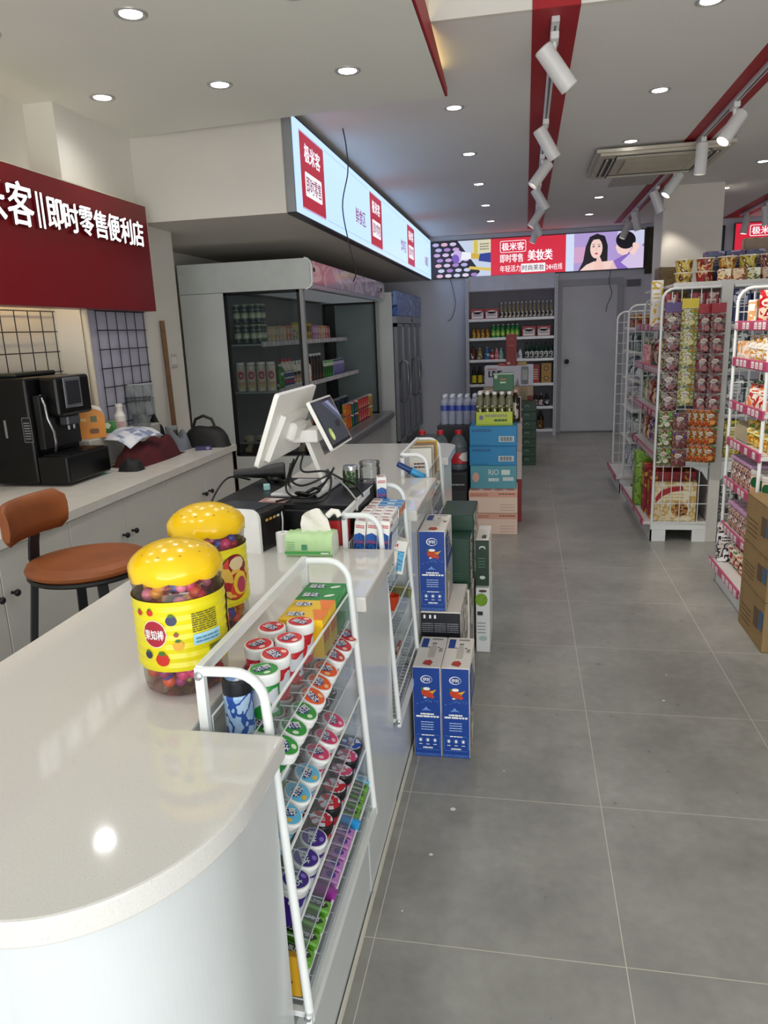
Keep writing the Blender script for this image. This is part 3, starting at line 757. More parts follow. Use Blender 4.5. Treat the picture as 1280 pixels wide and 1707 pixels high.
b.add(g, [[j * 9 + i, j * 9 + i + 1, (j + 1) * 9 + i + 1, (j + 1) * 9 + i] for j in range(6) for i in range(8)], mat('#f3efe6', .8, vary=.02), True)
b.add([(p[0], p[1] + .004, p[2]) for p in g], [[j * 9 + i, (j + 1) * 9 + i, (j + 1) * 9 + i + 1, j * 9 + i + 1] for j in range(6) for i in range(8)], mat('#f3efe6', .8, vary=.02), True)
b.tube([(.045, .02, .104), (.06, .02, .118), (.075, .018, .116), (.082, .014, .104)], .009, mat('#f3efe6', .8, vary=.02), 8)
b.build('tissue', t)
# receipt printer
t = thing('receipt_printer', 'black receipt printer with white front plate behind the candy jars', 'printer', (-.835, 2.02, .85), R(-14))
b = MB(); b.box((-.095, -.055, 0), (.105, .085, .118), BLACK, .012, 2); b.box((-.075, -.03, .1175), (.07, .06, .121), mat('#2c333b', .2), .002)
b.box((.02, -.05, .02), (.107, -.045, .1), BLACK); b.build('printer_body', t)
b = MB(); pl = [(-.105, 0), (.105, 0)] + [(.105 - .03 + .03 * math.cos(R(a)), .128 - .03 + .03 * math.sin(R(a))) for a in (0, 22, 45, 67, 90)] + [(-.105 + .03 + .03 * math.cos(R(a)), .128 - .03 + .03 * math.sin(R(a))) for a in (90, 112, 135, 157, 180)]
b.extrude(pl, (0, -.06, 0), (1, 0, 0), (0, 0, 1), .012, mat('#f0f0ee', .3)); b.build('front_plate', t)
b = MB()
for i in range(4): b.box((.1045, -.03 + i * .02, .088), (.1075, -.018 + i * .02, .095), mat('#c9a24a' if i < 3 else '#e8e6e0', .3), .001)
b.build('buttons', t)
b = MB(); b.lathe([(.006, 0), (.021, 0), (.021, .056), (.006, .056), (.006, 0)], mat('#f1f0ee', .7), 22, cap=False); b.lathe([(0, .04), (.006, .04)], DARK, 12, cap=False)
solo(b, 'receipt_roll', 'white paper roll standing between printer and tissue pack', 'paper roll', (-.690, 1.965, .85))
# red and black device
t = thing('speaker_box', 'small red device with black top behind the tissue pack', 'device', (-.563, 2.062, .85), R(4))
b = MB()
def rr2(w, d, r): return [(sx * (w - r) + r * math.cos(R(a)), sy * (d - r) + r * math.sin(R(a))) for sx, sy, a0 in ((1, 1, 0), (-1, 1, 90), (-1, -1, 180), (1, -1, 270)) for a in range(a0, a0 + 91, 15)]
b.prism(rr2(.05, .04, .03), .002, .078, mat('#a81420', .35)); b.build('body', t)
b = MB(); b.prism(rr2(.052, .042, .03), .078, .088, mat('#18181a', .3)); b.prism(rr2(.046, .036, .026), .088, .091, mat('#333237', .5)); b.build('top_cover', t)
# cash drawer
t = thing('cash_drawer', 'black steel cash drawer under the till on the counter', 'cash drawer', (-.737, 2.325, .85), R(-3))
BKS = mat('#1a1b1e', .38, .2, vary=.1, scale=30)
b = MB(); b.box((-.225, -.205, .006), (.225, .205, .106), BKS, .004); b.build('drawer_case', t)
b = MB(); b.box((-.222, -.214, .012), (.222, -.204, .088), BKS, .003)
b.build('drawer_front', t)
for x in (-.19, .19):
    for y in (-.17, .17):
        b = MB(); b.lathe([(0, 0), (.012, 0), (.012, .006), (0, .006)], DARK, 10, c=(x, y, 0)); b.build('foot', t)
# till with two screens
t = thing('till', 'white two-screen till on leaning stand standing on the cash drawer', 'till', (0, 0, 0))
WT = mat('#f1eee8', .35, vary=.02)
b = MB(); b.T = MX.Translation((-.715, 2.325, .957)) @ MX.Rotation(R(-4), 4, 'Z'); b.box((-.085, -.125, 0), (.085, .125, .012), mat('#d8dadb', .35), .005, 2); b.T = MX.Identity(4); b.build('stand_base', t)
b = MB(); b.extrude([(-.05, 0), (.05, 0), (.05, .215), (-.05, .215)], (-.652, 2.37, .965), (0, 1, 0), (-.36, 0, 1), .014, WT)
b.extrude([(-.022, .02), (.022, .02), (.022, .05), (-.022, .05)], (-.644, 2.37, .965), (0, 1, 0), (-.36, 0, 1), .006, mat('#5c5f63', .4)); b.build('stand_neck', t)
b = MB(); b.box((-.755, 2.30, 1.118), (-.665, 2.43, 1.160), WT, .006, 2); b.build('hinge_arm', t)
def slab(cx, cz, lean, y0, y1, hgt, th, mt, r=.012):
    """thin rounded slab spanning y0..y1, its top leaning by lean degrees towards +x"""
    b = MB(); b.T = MX.Translation((cx, (y0 + y1) / 2, cz)) @ MX.Rotation(R(lean), 4, 'Y')
    p = [(sx * ((y1 - y0) / 2 - r) + r * math.cos(R(a)), sy * (hgt / 2 - r) + r * math.sin(R(a))) for sx, sy, a0 in ((1, 1, 0), (-1, 1, 90), (-1, -1, 180), (1, -1, 270)) for a in range(a0, a0 + 91, 18)]
    b.extrude(p, (0, 0, 0), (0, 1, 0), (0, 0, 1), th, mt)
    return b
b = slab(-.760, 1.185, 21, 2.08, 2.49, .235, .014, WT)
b.extrude([(-.16, -.098), (.16, -.098), (.12, .045), (-.12, .045)], (.012, 0, 0), (0, 1, 0), (0, 0, 1), .024, WT)
b.box((.02, -.06, -.04), (.05, .06, .02), WT, .008); s = b.build('main_screen', t)
b = slab(-.760, 1.185, 21, 2.08, 2.49, .235, .014, WT); b2 = MB(); b2.T = b.T
b2.fr((-.0072, .198, -.110), (0, -1, 0), (0, 0, 1)).rect(0, 0, .396, .22, glow('#6f7f92', .5)); b2.build('display', s)
b = slab(-.636, 1.178, -25, 2.232, 2.492, .172, .012, WT, .010); M_ = b.T.copy(); s = b.build('customer_screen', t)
b = MB(); b.T = M_
f = b.fr((.0063, -.124, -.080), (0, 1, 0), (0, 0, 1))
f.rect(0, 0, .248, .160, mat('#0c0e12', .08, vary=0), 1); f.rect(.006, .010, .242, .150, glow('#39424e', .55), 2)
f.poly([(.10, .150), (.19, .150), (.242, .095), (.242, .060)], glow('#5a6580', .55), 3); f.poly([(.145, .150), (.19, .150), (.242, .105), (.242, .085)], glow('#9a9cc4', .7), 4)  # lighter diagonal bands paint a reflection into the screen picture
f.ell(.055, .042, .020, .022, glow('#b8cf62', .8), 4, 10); f.ell(.060, .036, .013, .012, glow('#e2e6a0', .8), 5, 9); f.rrect(.150, .055, .200, .078, .006, glow('#14181f', .5), 4)
f.lines(.02, .06, .12, .13, 6, glow('#4a5563', .5), 3, .3, 5); b.build('display', s)
# barcode scanner
t = thing('barcode_scanner', 'black handheld barcode scanner lying behind the printer', 'scanner', (-.93, 2.44, .958), R(18))
b = MB(); b.T = MX.Translation((0, 0, .035)) @ MX.Rotation(R(90), 4, 'Y')
b.lathe([(0, -.09), (.016, -.088), (.018, -.03), (.022, .02), (.03, .06), (.032, .09), (.026, .094), (0, .094)], BLACK, 14); b.T = MX.Identity(4); b.build('scanner_head', t)
b = MB(); b.tube([(.03, 0, .03), (.05, -.01, .0), (.06, -.015, -.0)], .018, BLACK, 10); b.sphere((.06, -.012, .012), .026, BLACK, 10, 7, (1, 1, .5)); b.build('stand', t)
# small things on the drawer
b = MB(); b.box((-.011, -.011, 0), (.011, .011, .02), mat('#9fd0cf', .4), .002); solo(b, 'adapter', 'small pale teal cube on the cash drawer', 'adapter', (-.86, 2.32, .956), .4)
b = MB(); b.box((-.045, -.03, 0), (.045, .03, .0015), mat('#c99a92', .15)); b.fr((-.045, -.03, .0016), (1, 0, 0), (0, 1, 0)).rect(.02, .012, .07, .05, mat('#e8d8d2', .2, vary=0)); solo(b, 'plastic_card', 'pinkish card in clear sleeve lying at front of cash drawer', 'card', (-.775, 2.155, .957), R(-6))
t = thing('herb_jar', 'small clear jar of green leaves with silver lid on drawer corner', 'jar', (-.578, 2.372, .956))
b = MB(); b.lathe([(0, .001), (.025, .001), (.0265, .004), (.0265, .055), (.023, .062)], clear('#eef4ec', .95, .03, .02), 24, cap=False); b.build('jar_body', t)
b = MB(); b.lathe([(0, .06), (.025, .06), (.025, .072), (.023, .074), (0, .074)], mat('#c9ccd0', .25, .8), 24, cap=False); b.build('jar_lid', t)
b = MB(); rr = random.Random(8)
for i in range(70):
    a = rr.uniform(0, 6.28); r_ = .02 * math.sqrt(rr.random()); b.sphere((r_ * math.cos(a), r_ * math.sin(a), rr.uniform(.006, .050)), rr.uniform(.004, .0065), mat(rr.choice(('#2f6b22', '#4c8a2c', '#1f4d1a', '#6a9a3a')), .5), 6, 4, (1, .6, .5))
k_ = solo(b, 'green_leaves', 'chopped green leaves packed inside the small jar', 'leaves', (-.578, 2.372, .956)); k_['kind'] = 'stuff'
t = thing('clear_jar', 'empty clear plastic jar beside the small jar of green leaves', 'jar', (-.528, 2.452, .956))
b = MB(); b.lathe([(0, .001), (.034, .001), (.036, .005), (.036, .05), (.033, .056), (.033, .062)], clear('#f2f4f4', .96, .03, .02), 26, cap=False); b.build('jar_body', t)
b = MB(); b.lathe([(.034, .062), (.036, .062), (.036, .072), (.034, .074), (0, .074)], clear('#f2f4f4', .9, .05, .06), 26, cap=False); b.build('jar_lid', t)
# cables
def cable(pts, r, m_, lab):
    P = [V(p) for p in pts]; out = []
    for i in range(len(P) - 1):
        p0, p1, p2, p3 = P[max(i - 1, 0)], P[i], P[i + 1], P[min(i + 2, len(P) - 1)]
        for k in range(6):
            t_ = k / 6; out.append(.5 * ((2 * p1) + (-p0 + p2) * t_ + (2 * p0 - 5 * p1 + 4 * p2 - p3) * t_ ** 2 + (-p0 + 3 * p1 - 3 * p2 + p3) * t_ ** 3))
    out.append(P[-1])
    b = MB(); b.tube(out, r, m_, 7)
    return solo(b, 'cable', lab, 'cable')
CB = mat('#0e0e10', .35)
cable([(-.73, 2.29, 1.08), (-.74, 2.22, 1.02), (-.69, 2.18, 1.0), (-.61, 2.2, 1.03), (-.60, 2.24, 1.045), (-.63, 2.23, 1.0), (-.68, 2.17, .975), (-.735, 2.14, .965), (-.76, 2.12, .962)], .0035, CB, 'black cable looping highest in front of the till neck')
cable([(-.74, 2.27, 1.07), (-.75, 2.2, 1.0), (-.72, 2.15, .975), (-.66, 2.13, .972), (-.62, 2.16, 1.0), (-.60, 2.19, 1.03), (-.59, 2.15, 1.0), (-.61, 2.12, .966), (-.70, 2.115, .962)], .0035, CB, 'black cable hanging in a wide loop over till base')
cable([(-.72, 2.31, 1.08), (-.70, 2.22, 1.04), (-.62, 2.21, 1.04), (-.57, 2.23, 1.01), (-.54, 2.27, .985), (-.515, 2.25, .962), (-.50, 2.2, .962)], .0035, CB, 'black cable running right from till across drawer top')
cable([(-.68, 2.16, .975), (-.66, 2.13, .99), (-.64, 2.14, 1.0), (-.63, 2.17, .99), (-.65, 2.19, .975), (-.68, 2.17, .97), (-.70, 2.14, .985), (-.67, 2.12, .99), (-.64, 2.15, .972), (-.67, 2.18, .972)], .0045, CB, 'bundle of black cable coiled on the till base')
cable([(-.95, 2.40, .975), (-.99, 2.32, 1.0), (-1.0, 2.22, .97), (-1.01, 2.14, .90), (-1.0, 2.08, .857), (-.97, 2.0, .856)], .0035, CB, 'black cable from scanner dropping behind the printer')
cable([(-.65, 2.40, 1.0), (-.62, 2.33, 1.0), (-.56, 2.25, .975), (-.52, 2.18, .960), (-.50, 2.13, .962), (-.497, 2.10, .94)], .003, mat('#b9b9b6', .4), 'grey cable running from till neck to drawer front')
cable([(-.76, 2.05, .965), (-.73, 2.06, .96), (-.716, 2.045, .93), (-.715, 2.035, .87), (-.70, 2.045, .855)], .0025, mat('#d9d9d6', .4), 'thin white cable over the right side of printer')
cable([(-.745, 2.25, 1.06), (-.755, 2.24, 1.0), (-.77, 2.3, .97), (-.80, 2.36, .974), (-.85, 2.41, .972)], .004, CB, 'black cable from main screen back to the scanner')
# ================================================================== behind the counter
WD = mat('#cfccc5', .4, vary=.03, scale=4)
def knob_at(parent, y, z, x=-1.70):
    b = MB(); b.T = MX.Translation((x, y, z)) @ MX.Rotation(R(90), 4, 'Y')
    b.lathe([(0, 0), (.006, 0), (.005, .012), (.012, .018), (.013, .024), (.009, .029), (0, .03)], mat('#141416', .3), 14); b.build('knob', parent)
for i, (a, c) in enumerate(((1.63, 2.42), (2.42, 3.22), (3.22, 4.06))):
    t = thing('base_cabinet', ('white base cabinet with round black knobs behind the bar stool', 'white two-door cabinet below the black coffee machine', 'white two-door cabinet at far end below the red jacket')[i], 'cabinet', (0, 0, 0), 0, 'white base cabinets')
    xb = -2.39 if i < 2 else -2.23
    b = MB(); b.box((xb, a + .001, .08), (-1.722, c - .001, .815), WD); b.box((xb, a + .001, 0), (-1.78, c - .001, .08), WD); b.build('carcass', t)
    mid = (a + c) / 2
    for (p, q, ky) in ((a, mid, mid - .038), (mid, c, mid + .038)):
        b = MB(); b.box((-1.721, p + .002, .085), (-1.702, q - .002, .808), WD, .002); d_ = b.build('door', t); knob_at(d_, ky, .655)
b = MB(); b.prism([(-2.395, 1.3), (-1.685, 1.3), (-1.685, 4.09), (-2.235, 4.09), (-2.235, 3.525), (-2.395, 3.525)], .8155, .85, mat('#d6d2ca', .2, vary=.05, scale=12))
tag(b.build('worktop'), 'long off-white worktop along left wall over white cabinets', 'worktop')
b = MB(); b.box((-1.70, 4.065, .0), (-1.69, 4.085, .81), mat('#4a1c18', .5)); b.box((-2.2, 4.065, 0), (-1.69, 4.075, .81), mat('#4a1c18', .5)); solo(b, 'end_panel', 'dark reddish board at far end of the white cabinets', 'board')
# coffee machine
t = thing('coffee_machine', 'large black coffee machine with small tilted screen on left worktop', 'coffee machine', (-2.10, 2.86, .85))
CM = mat('#040405', .30, vary=0, spec=.35); CMM = mat('#0a0a0c', .5)
b = MB(); b.box((-.255, 0, .012), (-.02, .34, .48), CM, .012, 2); b.box((-.24, .02, .48), (-.08, .32, .50), mat('#1b2420', .25), .008); b.build('housing', t)
b = MB(); b.box((-.021, .03, .16), (.012, .31, .40), CMM, .004); b.build('front_panel', t)
b = MB(); b.box((-.02, .08, .30), (.075, .335, .478), CM, .014, 2); h_ = b.build('brew_head', t)
b = MB(); b.box((.076, .12, .335), (.082, .25, .47), mat('#9a9da2', .2, .8), .004); b.box((.0821, .135, .35), (.084, .235, .455), mat('#20222a', .06, vary=0), .002); b.build('screen', h_)
b = MB(); b.box((.02, .14, .255), (.065, .24, .30), mat('#8b8d92', .25, .9), .006); b.lathe([(.006, .235), (.008, .258)], STEEL, 10, c=(.045, .17, 0)); b.lathe([(.006, .235), (.008, .258)], STEEL, 10, c=(.045, .21, 0)); b.build('spout', t)
b = MB(); b.box((-.02, .0, .012), (.13, .34, .135), CM, .010, 2); tr_ = b.build('drip_base', t)
b = MB()
for i in range(14): b.box((.0, .025 + i * .0215, .135), (.12, .035 + i * .0215, .139), mat('#2a2a2e', .3, .6))
b.build('drip_grid', tr_)
b = MB(); b.tube([(.0, .06, .40), (.03, .04, .36), (.035, .04, .30), (.05, .05, .24), (.045, .06, .18), (.03, .07, .15)], .006, mat('#a8aaae', .2, .9), 8); b.build('milk_tube', t)
b = MB(); f = b.fr((-.255, -.0004, 0), (1, 0, 0), (0, 0, 1)); f.rrect(.10, .22, .112, .30, .004, mat('#9c9ea2', .3, .6), 1); b.build('side_slot', t)
b = MB(); f = b.fr((-.365, -.0004, 0), (1, 0, 0), (0, 0, 1)); f.rrect(.30, .20, .345, .31, .006, mat('#6d6f73', .3), 1); f.rrect(.303, .203, .342, .307, .005, mat('#0c0c0e', .3), 2); f.lines(.308, .215, .338, .295, 7, mat('#8d8f93', .4, vary=0), 3, .35, 4)
b.build('side_badge', t)
# bar stool
t = thing('bar_stool', 'bar stool with round brown leather seat and curved back, black legs', 'stool', (-1.315, 1.94, 0))
LEA = mat('#8a4a20', .5, vary=.25, scale=7); IRON = mat('#131416', .5)
b = MB(); b.lathe([(0, .795), (.165, .795), (.178, .803), (.180, .812), (.174, .822), (.14, .828), (0, .830)], LEA, 40); b.build('seat', t)
b = MB(); b.lathe([(0, .782), (.172, .782), (.176, .788), (.172, .795), (0, .795)], IRON, 40); b.build('seat_frame', t)
for sx, sy in ((1, 1), (1, -1), (-1, -1), (-1, 1)):
    b = MB(); b.bar((sx * .11, sy * .11, .785), (sx * .19, sy * .19, 0), .028, IRON, .018); b.build('leg', t)
b = MB(); q = .165; b.tube([(q, q, .28), (-q, q, .28), (-q, -q, .28), (q, -q, .28)], .009, IRON, 8, closed=True); b.build('footrest', t)
b = MB()
pts = [(-.10, -.0, .786), (-.165, -.0, .79), (-.185, -.0, .82), (-.178, -.0, .87), (-.166, -.0, .92), (-.16, 0, .97)]
for i in range(len(pts) - 1): b.bar(pts[i], pts[i + 1], .045, IRON, .008)
b.build('back_support', t)
b = MB(); n = 10; vs = []
for i in range(n + 1):
    a = R(-62 + 124 * i / n); cx_ = .005 - .175 * math.cos(a * .62); cy_ = -.035 + .14 * math.sin(a) / math.sin(R(62))
    for dx, z in ((0, .905), (.012, .90), (.018, .94), (.018, .985), (.012, 1.02), (0, 1.025), (-.010, 1.01), (-.010, .92)):
        e = min(1, (1 - abs(2 * i / n - 1)) * 4 + .35); zc = .962
        vs.append((cx_ + dx, cy_, zc + (z - zc) * e ** .35))
k = 8
b.add(vs, [[i * k + j, i * k + (j + 1) % k, (i + 1) * k + (j + 1) % k, (i + 1) * k + j] for i in range(n) for j in range(k)], LEA, True); b.add(vs[:k], [list(range(k))], LEA); b.add(vs[-k:], [list(range(k))[::-1]], LEA)
b.build('backrest', t)
# ------------------------------------------------------------------ red fascia sign with raised lettering
t = thing('fascia_sign', 'dark red wall sign with white raised glowing lettering on left wall', 'sign', (-2.12, 4.12, 1.633))
b = MB(); b.box((-.115, -3.3, 0), (0, 0, .572), mat('#7a0a14', .35, vary=.04, scale=2), .003); b.build('red_board', t)
b = MB(); b.box((-.115, -3.3, .572), (-.0, 0, .578), mat('#d8cdb6', .5)); b.box((-.115, 0, 0), (-.0, .005, .578), mat('#c9bfa9', .5)); b.build('edge_trim', t)
LG = glow('#ffffff', 1.6); LS = mat('#5a1a1e', .5)
def letter(ch, y0, y1, z0, z1, dep=.014, name='letter'):
    c = bpy.data.curves.new('l', 'FONT'); c.body = ch; c.size = 1; c.offset = 0.; c.resolution_u = 2; c.extrude = .1
    o = bpy.data.objects.new('l', c); col.objects.link(o)
    me = bpy.data.meshes.new_from_object(o.evaluated_get(bpy.context.evaluated_depsgraph_get()))
    P = [v.co.copy() for v in me.vertices]; zt = max(p.z for p in P); F = [(tuple(p.vertices), 1. if min(P[q].z for q in p.vertices) > zt - 1e-4 else 0.) for p in me.polygons]
    bpy.data.objects.remove(o); bpy.data.curves.remove(c); bpy.data.meshes.remove(me)
    ax, bx = min(p.x for p in P), max(p.x for p in P); ay, by = min(p.y for p in P), max(p.y for p in P)
    pts = [(.004 + (p.z + .1) / .2 * dep, y0 + (y1 - y0) * (p.x - ax) / (bx - ax), z0 + (z1 - z0) * (p.y - ay) / (by - ay)) for p in P]
    b = MB()
    for q in (-.0034, .0034):
        pq = [(p[0] + q * .1, p[1] + q, p[2] + q * .6) for p in pts]; b.add(pq, [f for f, nz in F if nz > .9], LG); b.add(pq, [f for f, nz in F if nz <= .9], LS)
    return b.build(name, t)
oy, oz = 4.12, 1.633
for i, ch in enumerate('极米客'):
    a = 2.535 + i * .182; letter(ch, a - oy, a + .168 - oy, .33, .505)
for a in (3.096, 3.128):
    b = MB(); b.box((.004, a - oy, .335), (.016, a + .012 - oy, .485), LS); b.box((.016, a - oy, .335), (.018, a + .012 - oy, .485), LG); b.build('letter', t)
for i, ch in enumerate('即时零售便利店'):
    a = 3.166 + i * .1245; letter(ch, a - oy, a + .114 - oy, .345, .475)
# wire grids on the wall
WIRE = mat('#0d0d0f', .4)
def grid_panel(lab, x, y0, y1, z0, z1, ny, nz):
    b = MB()
    for i in range(ny + 1): y = y0 + (y1 - y0) * i / ny; b.tube([(x, y, z0), (x, y, z1)], .0026, WIRE, 6)
    for i in range(nz + 1): z = z0 + (z1 - z0) * i / nz; b.tube([(x + .004, y0 - .01, z), (x + .004, y1 + .01, z)], .003, WIRE, 6)
    return solo(b, 'wire_grid', lab, 'wire grid', (0, 0, 0), 0, 'black wire grids on the left wall')
grid_panel('black wire grid on cream wall behind the coffee machine', -2.375, 2.40, 3.50, .93, 1.63, 11, 7)
grid_panel('black wire grid on lavender board left of leaning stick', -2.215, 3.63, 4.13, .93, 1.63, 5, 7)
b = MB(); b.box((-2.238, 3.585, .853), (-2.228, 4.17, 1.70), mat('#b4b2c4', .6)); solo(b, 'backing_board', 'pale lavender board on left wall behind the wire grid', 'board')
b = MB(); b.tube([(-2.215, 3.53, .86), (-2.215, 3.53, 2.1)], .016, mat('#d9cfbb', .5), 10); solo(b, 'wall_pipe', 'cream pipe running up wall between the two wire grids', 'pipe')
b = MB(); b.box((-2.244, 4.46, 1.29), (-2.232, 4.55, 1.38), mat('#c9c6be', .4), .004); b.box((-2.233, 4.475, 1.31), (-2.229, 4.50, 1.36), WHITE, .002); b.box((-2.233, 4.51, 1.31), (-2.229, 4.535, 1.36), WHITE, .002); solo(b, 'wall_switch', 'white light switch on wall beside the chiller', 'switch')
b = MB(); b.bar((-2.17, 4.31, .0), (-2.215, 4.36, 1.585), .026, mat('#6e4a26', .6, vary=.25, scale=20), .022); solo(b, 'wooden_stick', 'brown wooden stick leaning on wall beside the chiller', 'stick')
# clutter on the worktop
t = thing('tissue_carton', 'orange tissue carton with white top behind the coffee machine', 'tissue box', (-2.165, 3.36, 1.001), R(33))
b = MB(); pl = [(-.075, 0), (.075, 0), (.078, .10), (.062, .142), (.03, .152), (-.03, .152), (-.062, .142), (-.078, .10)]; b.extrude(pl, (0, 0, 0), (1, 0, 0), (0, 0, 1), .08, mat('#dd8a1c', .35))
f = b.fr((-.075, -.0403, 0), (1, 0, 0), (0, 0, 1)); f.rect(.012, .085, .065, .10, mat('#e9c27a', .4), 1); f.rect(.085, .08, .115, .11, mat('#6a6a3a', .4), 1); f.rrect(.075, .022, .12, .048, .01, mat('#7a4a1c', .4), 1); b.build('carton', t)
b = MB(); b.extrude([(-.080, .10), (-.064, .145), (-.03, .157), (.03, .157), (.064, .145), (.080, .10), (.066, .132), (.03, .146), (-.03, .146), (-.066, .132)], (0, 0, .001), (1, 0, 0), (0, 0, 1), .084, mat('#ece8de', .4)); b.build('white_rim', t)
b = MB(); b.lathe([(0, 0), (.028, 0), (.03, .005), (.03, .075), (.018, .098), (.016, .12), (.02, .122), (.02, .14), (0, .142)], mat('#e2ded8', .35), 18); b.fr((-.02, -.0305, .02), (1, 0, 0), (0, 0, 1)).lines(0, 0, .04, .03, 3, mat('#b8606a', .5, vary=0), 1, .5)
solo(b, 'white_bottle', 'small white bottle between green box and plastic bag', 'bottle', (-2.165, 3.66, 1.001), .6)
b = MB(); b.box((-.035, -.02, 0), (.035, .02, .06), pattern(['#3f8a3a', '#2c6e30', '#cfe0c4', '#5aa04c'], 40), .002); solo(b, 'green_box', 'small green patterned box right of the orange tissue carton', 'box', (-2.17, 3.55, 1.001), .6)
b = MB(); b.lathe([(0, 0), (.03, 0), (.032, .01), (.032, .05), (.03, .06), (0, .062)], mat('#3f9a96', .4), 16); solo(b, 'teal_tub', 'small teal tub in front of the orange tissue carton', 'tub', (-2.06, 3.255, .851))
def lump(lo, hi, m_, seed, nx=22, ny=16, amp=.25, skew=0.):
    """a heap of cloth: closed bumpy mound"""
    b = MB(); rr = random.Random(seed); ph = [(rr.uniform(2, 7), rr.uniform(2, 7), rr.uniform(0, 6)) for _ in range(5)]
    vs = []
    for j in range(ny + 1):
        for i in range(nx + 1):
            u, v = i / nx * 2 - 1, j / ny * 2 - 1
            e = max(0, 1 - (abs(u) ** 2.6 + abs(v) ** 2.6)); hgt = e ** .45
            w = sum(math.sin(a * u + c * v + d) for a, c, d in ph) / 5
            f_ = 1 - .12 * (abs(u * v)) ** 1.2
            vs.append((lo[0] + (hi[0] - lo[0]) * (u * f_ + 1) / 2, lo[1] + (hi[1] - lo[1]) * (v * f_ + 1) / 2, lo[2] + (hi[2] - lo[2]) * hgt * (1 + amp * w + skew * u) / (1 + amp)))
    b.add(vs, [[j * (nx + 1) + i, j * (nx + 1) + i + 1, (j + 1) * (nx + 1) + i + 1, (j + 1) * (nx + 1) + i] for j in range(ny) for i in range(nx)], m_, True)
    return b
solo(lump((-2.09, 3.31, 0), (-1.86, 3.84, .165), mat('#4e0a14', .85, vary=.3), 2, 40, 30, .5), 'red_jacket', 'dark red jacket heaped on worktop beside the coffee machine', 'jacket', (0, 0, .851))
solo(lump((-2.08, 3.845, 0), (-1.90, 3.995, .15), mat('#6c707a', .85, vary=.2), 6, 30, 26, .6), 'grey_cloth', 'grey cloth heaped behind the dark red jacket', 'cloth', (0, 0, .851))
b = MB(); g = []
for j in range(6):
    for i in range(8):
        u, v = i / 7, j / 5; g.append((-.09 + .18 * u, -.12 + .24 * v, .115 - .05 * (v - .6) ** 2 - .11 * max(0, u - .55) ** 1.3 - .06 * max(0, .4 - v)))
b.add(g, [[j * 8 + i, j * 8 + i + 1, (j + 1) * 8 + i + 1, (j + 1) * 8 + i] for j in range(5) for i in range(7)], pattern(['#c9ccd6', '#c9ccd6', '#aab2c8', '#d8d9de', '#7f8aa8'], 30, .5), True)
b.add([(x, y, z - .003) for x, y, z in g], [[j * 8 + i, (j + 1) * 8 + i, (j + 1) * 8 + i + 1, j * 8 + i + 1] for j in range(5) for i in range(7)], mat('#c9ccd6', .5), True)
solo(b, 'printed_leaflet', 'pale blue printed leaflet draped over the dark red jacket', 'leaflet', (-1.985, 3.46, .915), R(-15))
solo(lump((-1.96, 3.21, 0), (-1.84, 3.31, .07), mat('#0f1014', .7), 9), 'black_cloth', 'black cloth at foot of coffee machine beside red jacket', 'cloth', (0, 0, .851))
# zip bag of clear plastic
b = lump((-.05, -.09, 0), (.05, .09, .10), clear('#c9d0ce', .9, .12, .22, .4), 12, 26, 26, amp=1.1)
pouch_grid = [(-.088 + .176 * i / 12, .012 * math.sin(i * 1.1 + j) * (1 - j / 8), .06 + .17 * j / 8) for j in range(9) for i in range(13)]
b.add(pouch_grid, [[j * 13 + i, j * 13 + i + 1, (j + 1) * 13 + i + 1, (j + 1) * 13 + i] for j in range(8) for i in range(12)], clear('#c9d0ce', .9, .12, .2, .4), True)
b.box((-.088, -.003, .222), (.088, .003, .232), clear('#dfe3e2', .85, .15, .3), .002); f = b.fr((-.075, -.0145, .12), (1, 0, 0), (0, 0, 1)); f.lines(0, .01, .14, .045, 2, INK, 1, .7, 8)
solo(b, 'plastic_bag', 'crumpled clear zip bag with dark print standing on worktop', 'bag', (-2.165, 3.88, 1.001), R(33))
solo(lump((-2.10, 3.995, 0), (-1.95, 4.065, .08), mat('#3f5a58', .8, vary=.2), 15), 'teal_cloth', 'dark teal cloth stuffed beside the glass mug', 'cloth', (0, 0, .851))
b = MB(); b.box((-2.232, 3.26, .8505), (-2.105, 3.985, 1.0), mat('#b9b6ae', .5), .006); solo(b, 'storage_box', 'long low pale box against wall behind the red jacket', 'box')
t = thing('glass_mug', 'glass mug with handle and grey lid beside black bag', 'mug', (-2.06, 4.03, .85))
b = MB(); b.lathe([(0, .002), (.034, .002), (.036, .01), (.036, .095), (.034, .1)], clear('#e3e6e4', .9, .03, .05), 20, cap=False); b.build('mug_body', t)
b = MB(); b.tube([(.035, .0, .085), (.06, 0, .08), (.066, 0, .05), (.058, 0, .022), (.035, 0, .018)], .005, clear('#e3e6e4', .85, .05, .2), 8); b.build('handle', t)
b = MB(); b.lathe([(0, .1), (.037, .1), (.037, .118), (.033, .122), (0, .122)], mat('#8d9093', .3), 20); b.build('lid', t)
t = thing('black_bag', 'black handbag with arched handle at far end of worktop', 'bag', (-1.885, 4.015, .85))
b = lump((-.10, -.06, 0), (.19, .075, .13), mat('#0b0b0d', .6), 21, 20, 12, .08); b.build('bag_body', t)
b = MB(); b.tube([(-.03, 0, .11), (-.01, 0, .16), (.04, 0, .18), (.09, 0, .16), (.11, 0, .11)], .009, mat('#151517', .5), 8); b.build('handle', t)
solo(lump((-2.23, 3.99, 0), (-2.11, 4.085, .20), mat('#0a0a0b', .7), 31, 14, 10, .2), 'black_pouch', 'soft black pouch against wall behind the glass mug', 'pouch', (0, 0, .851))
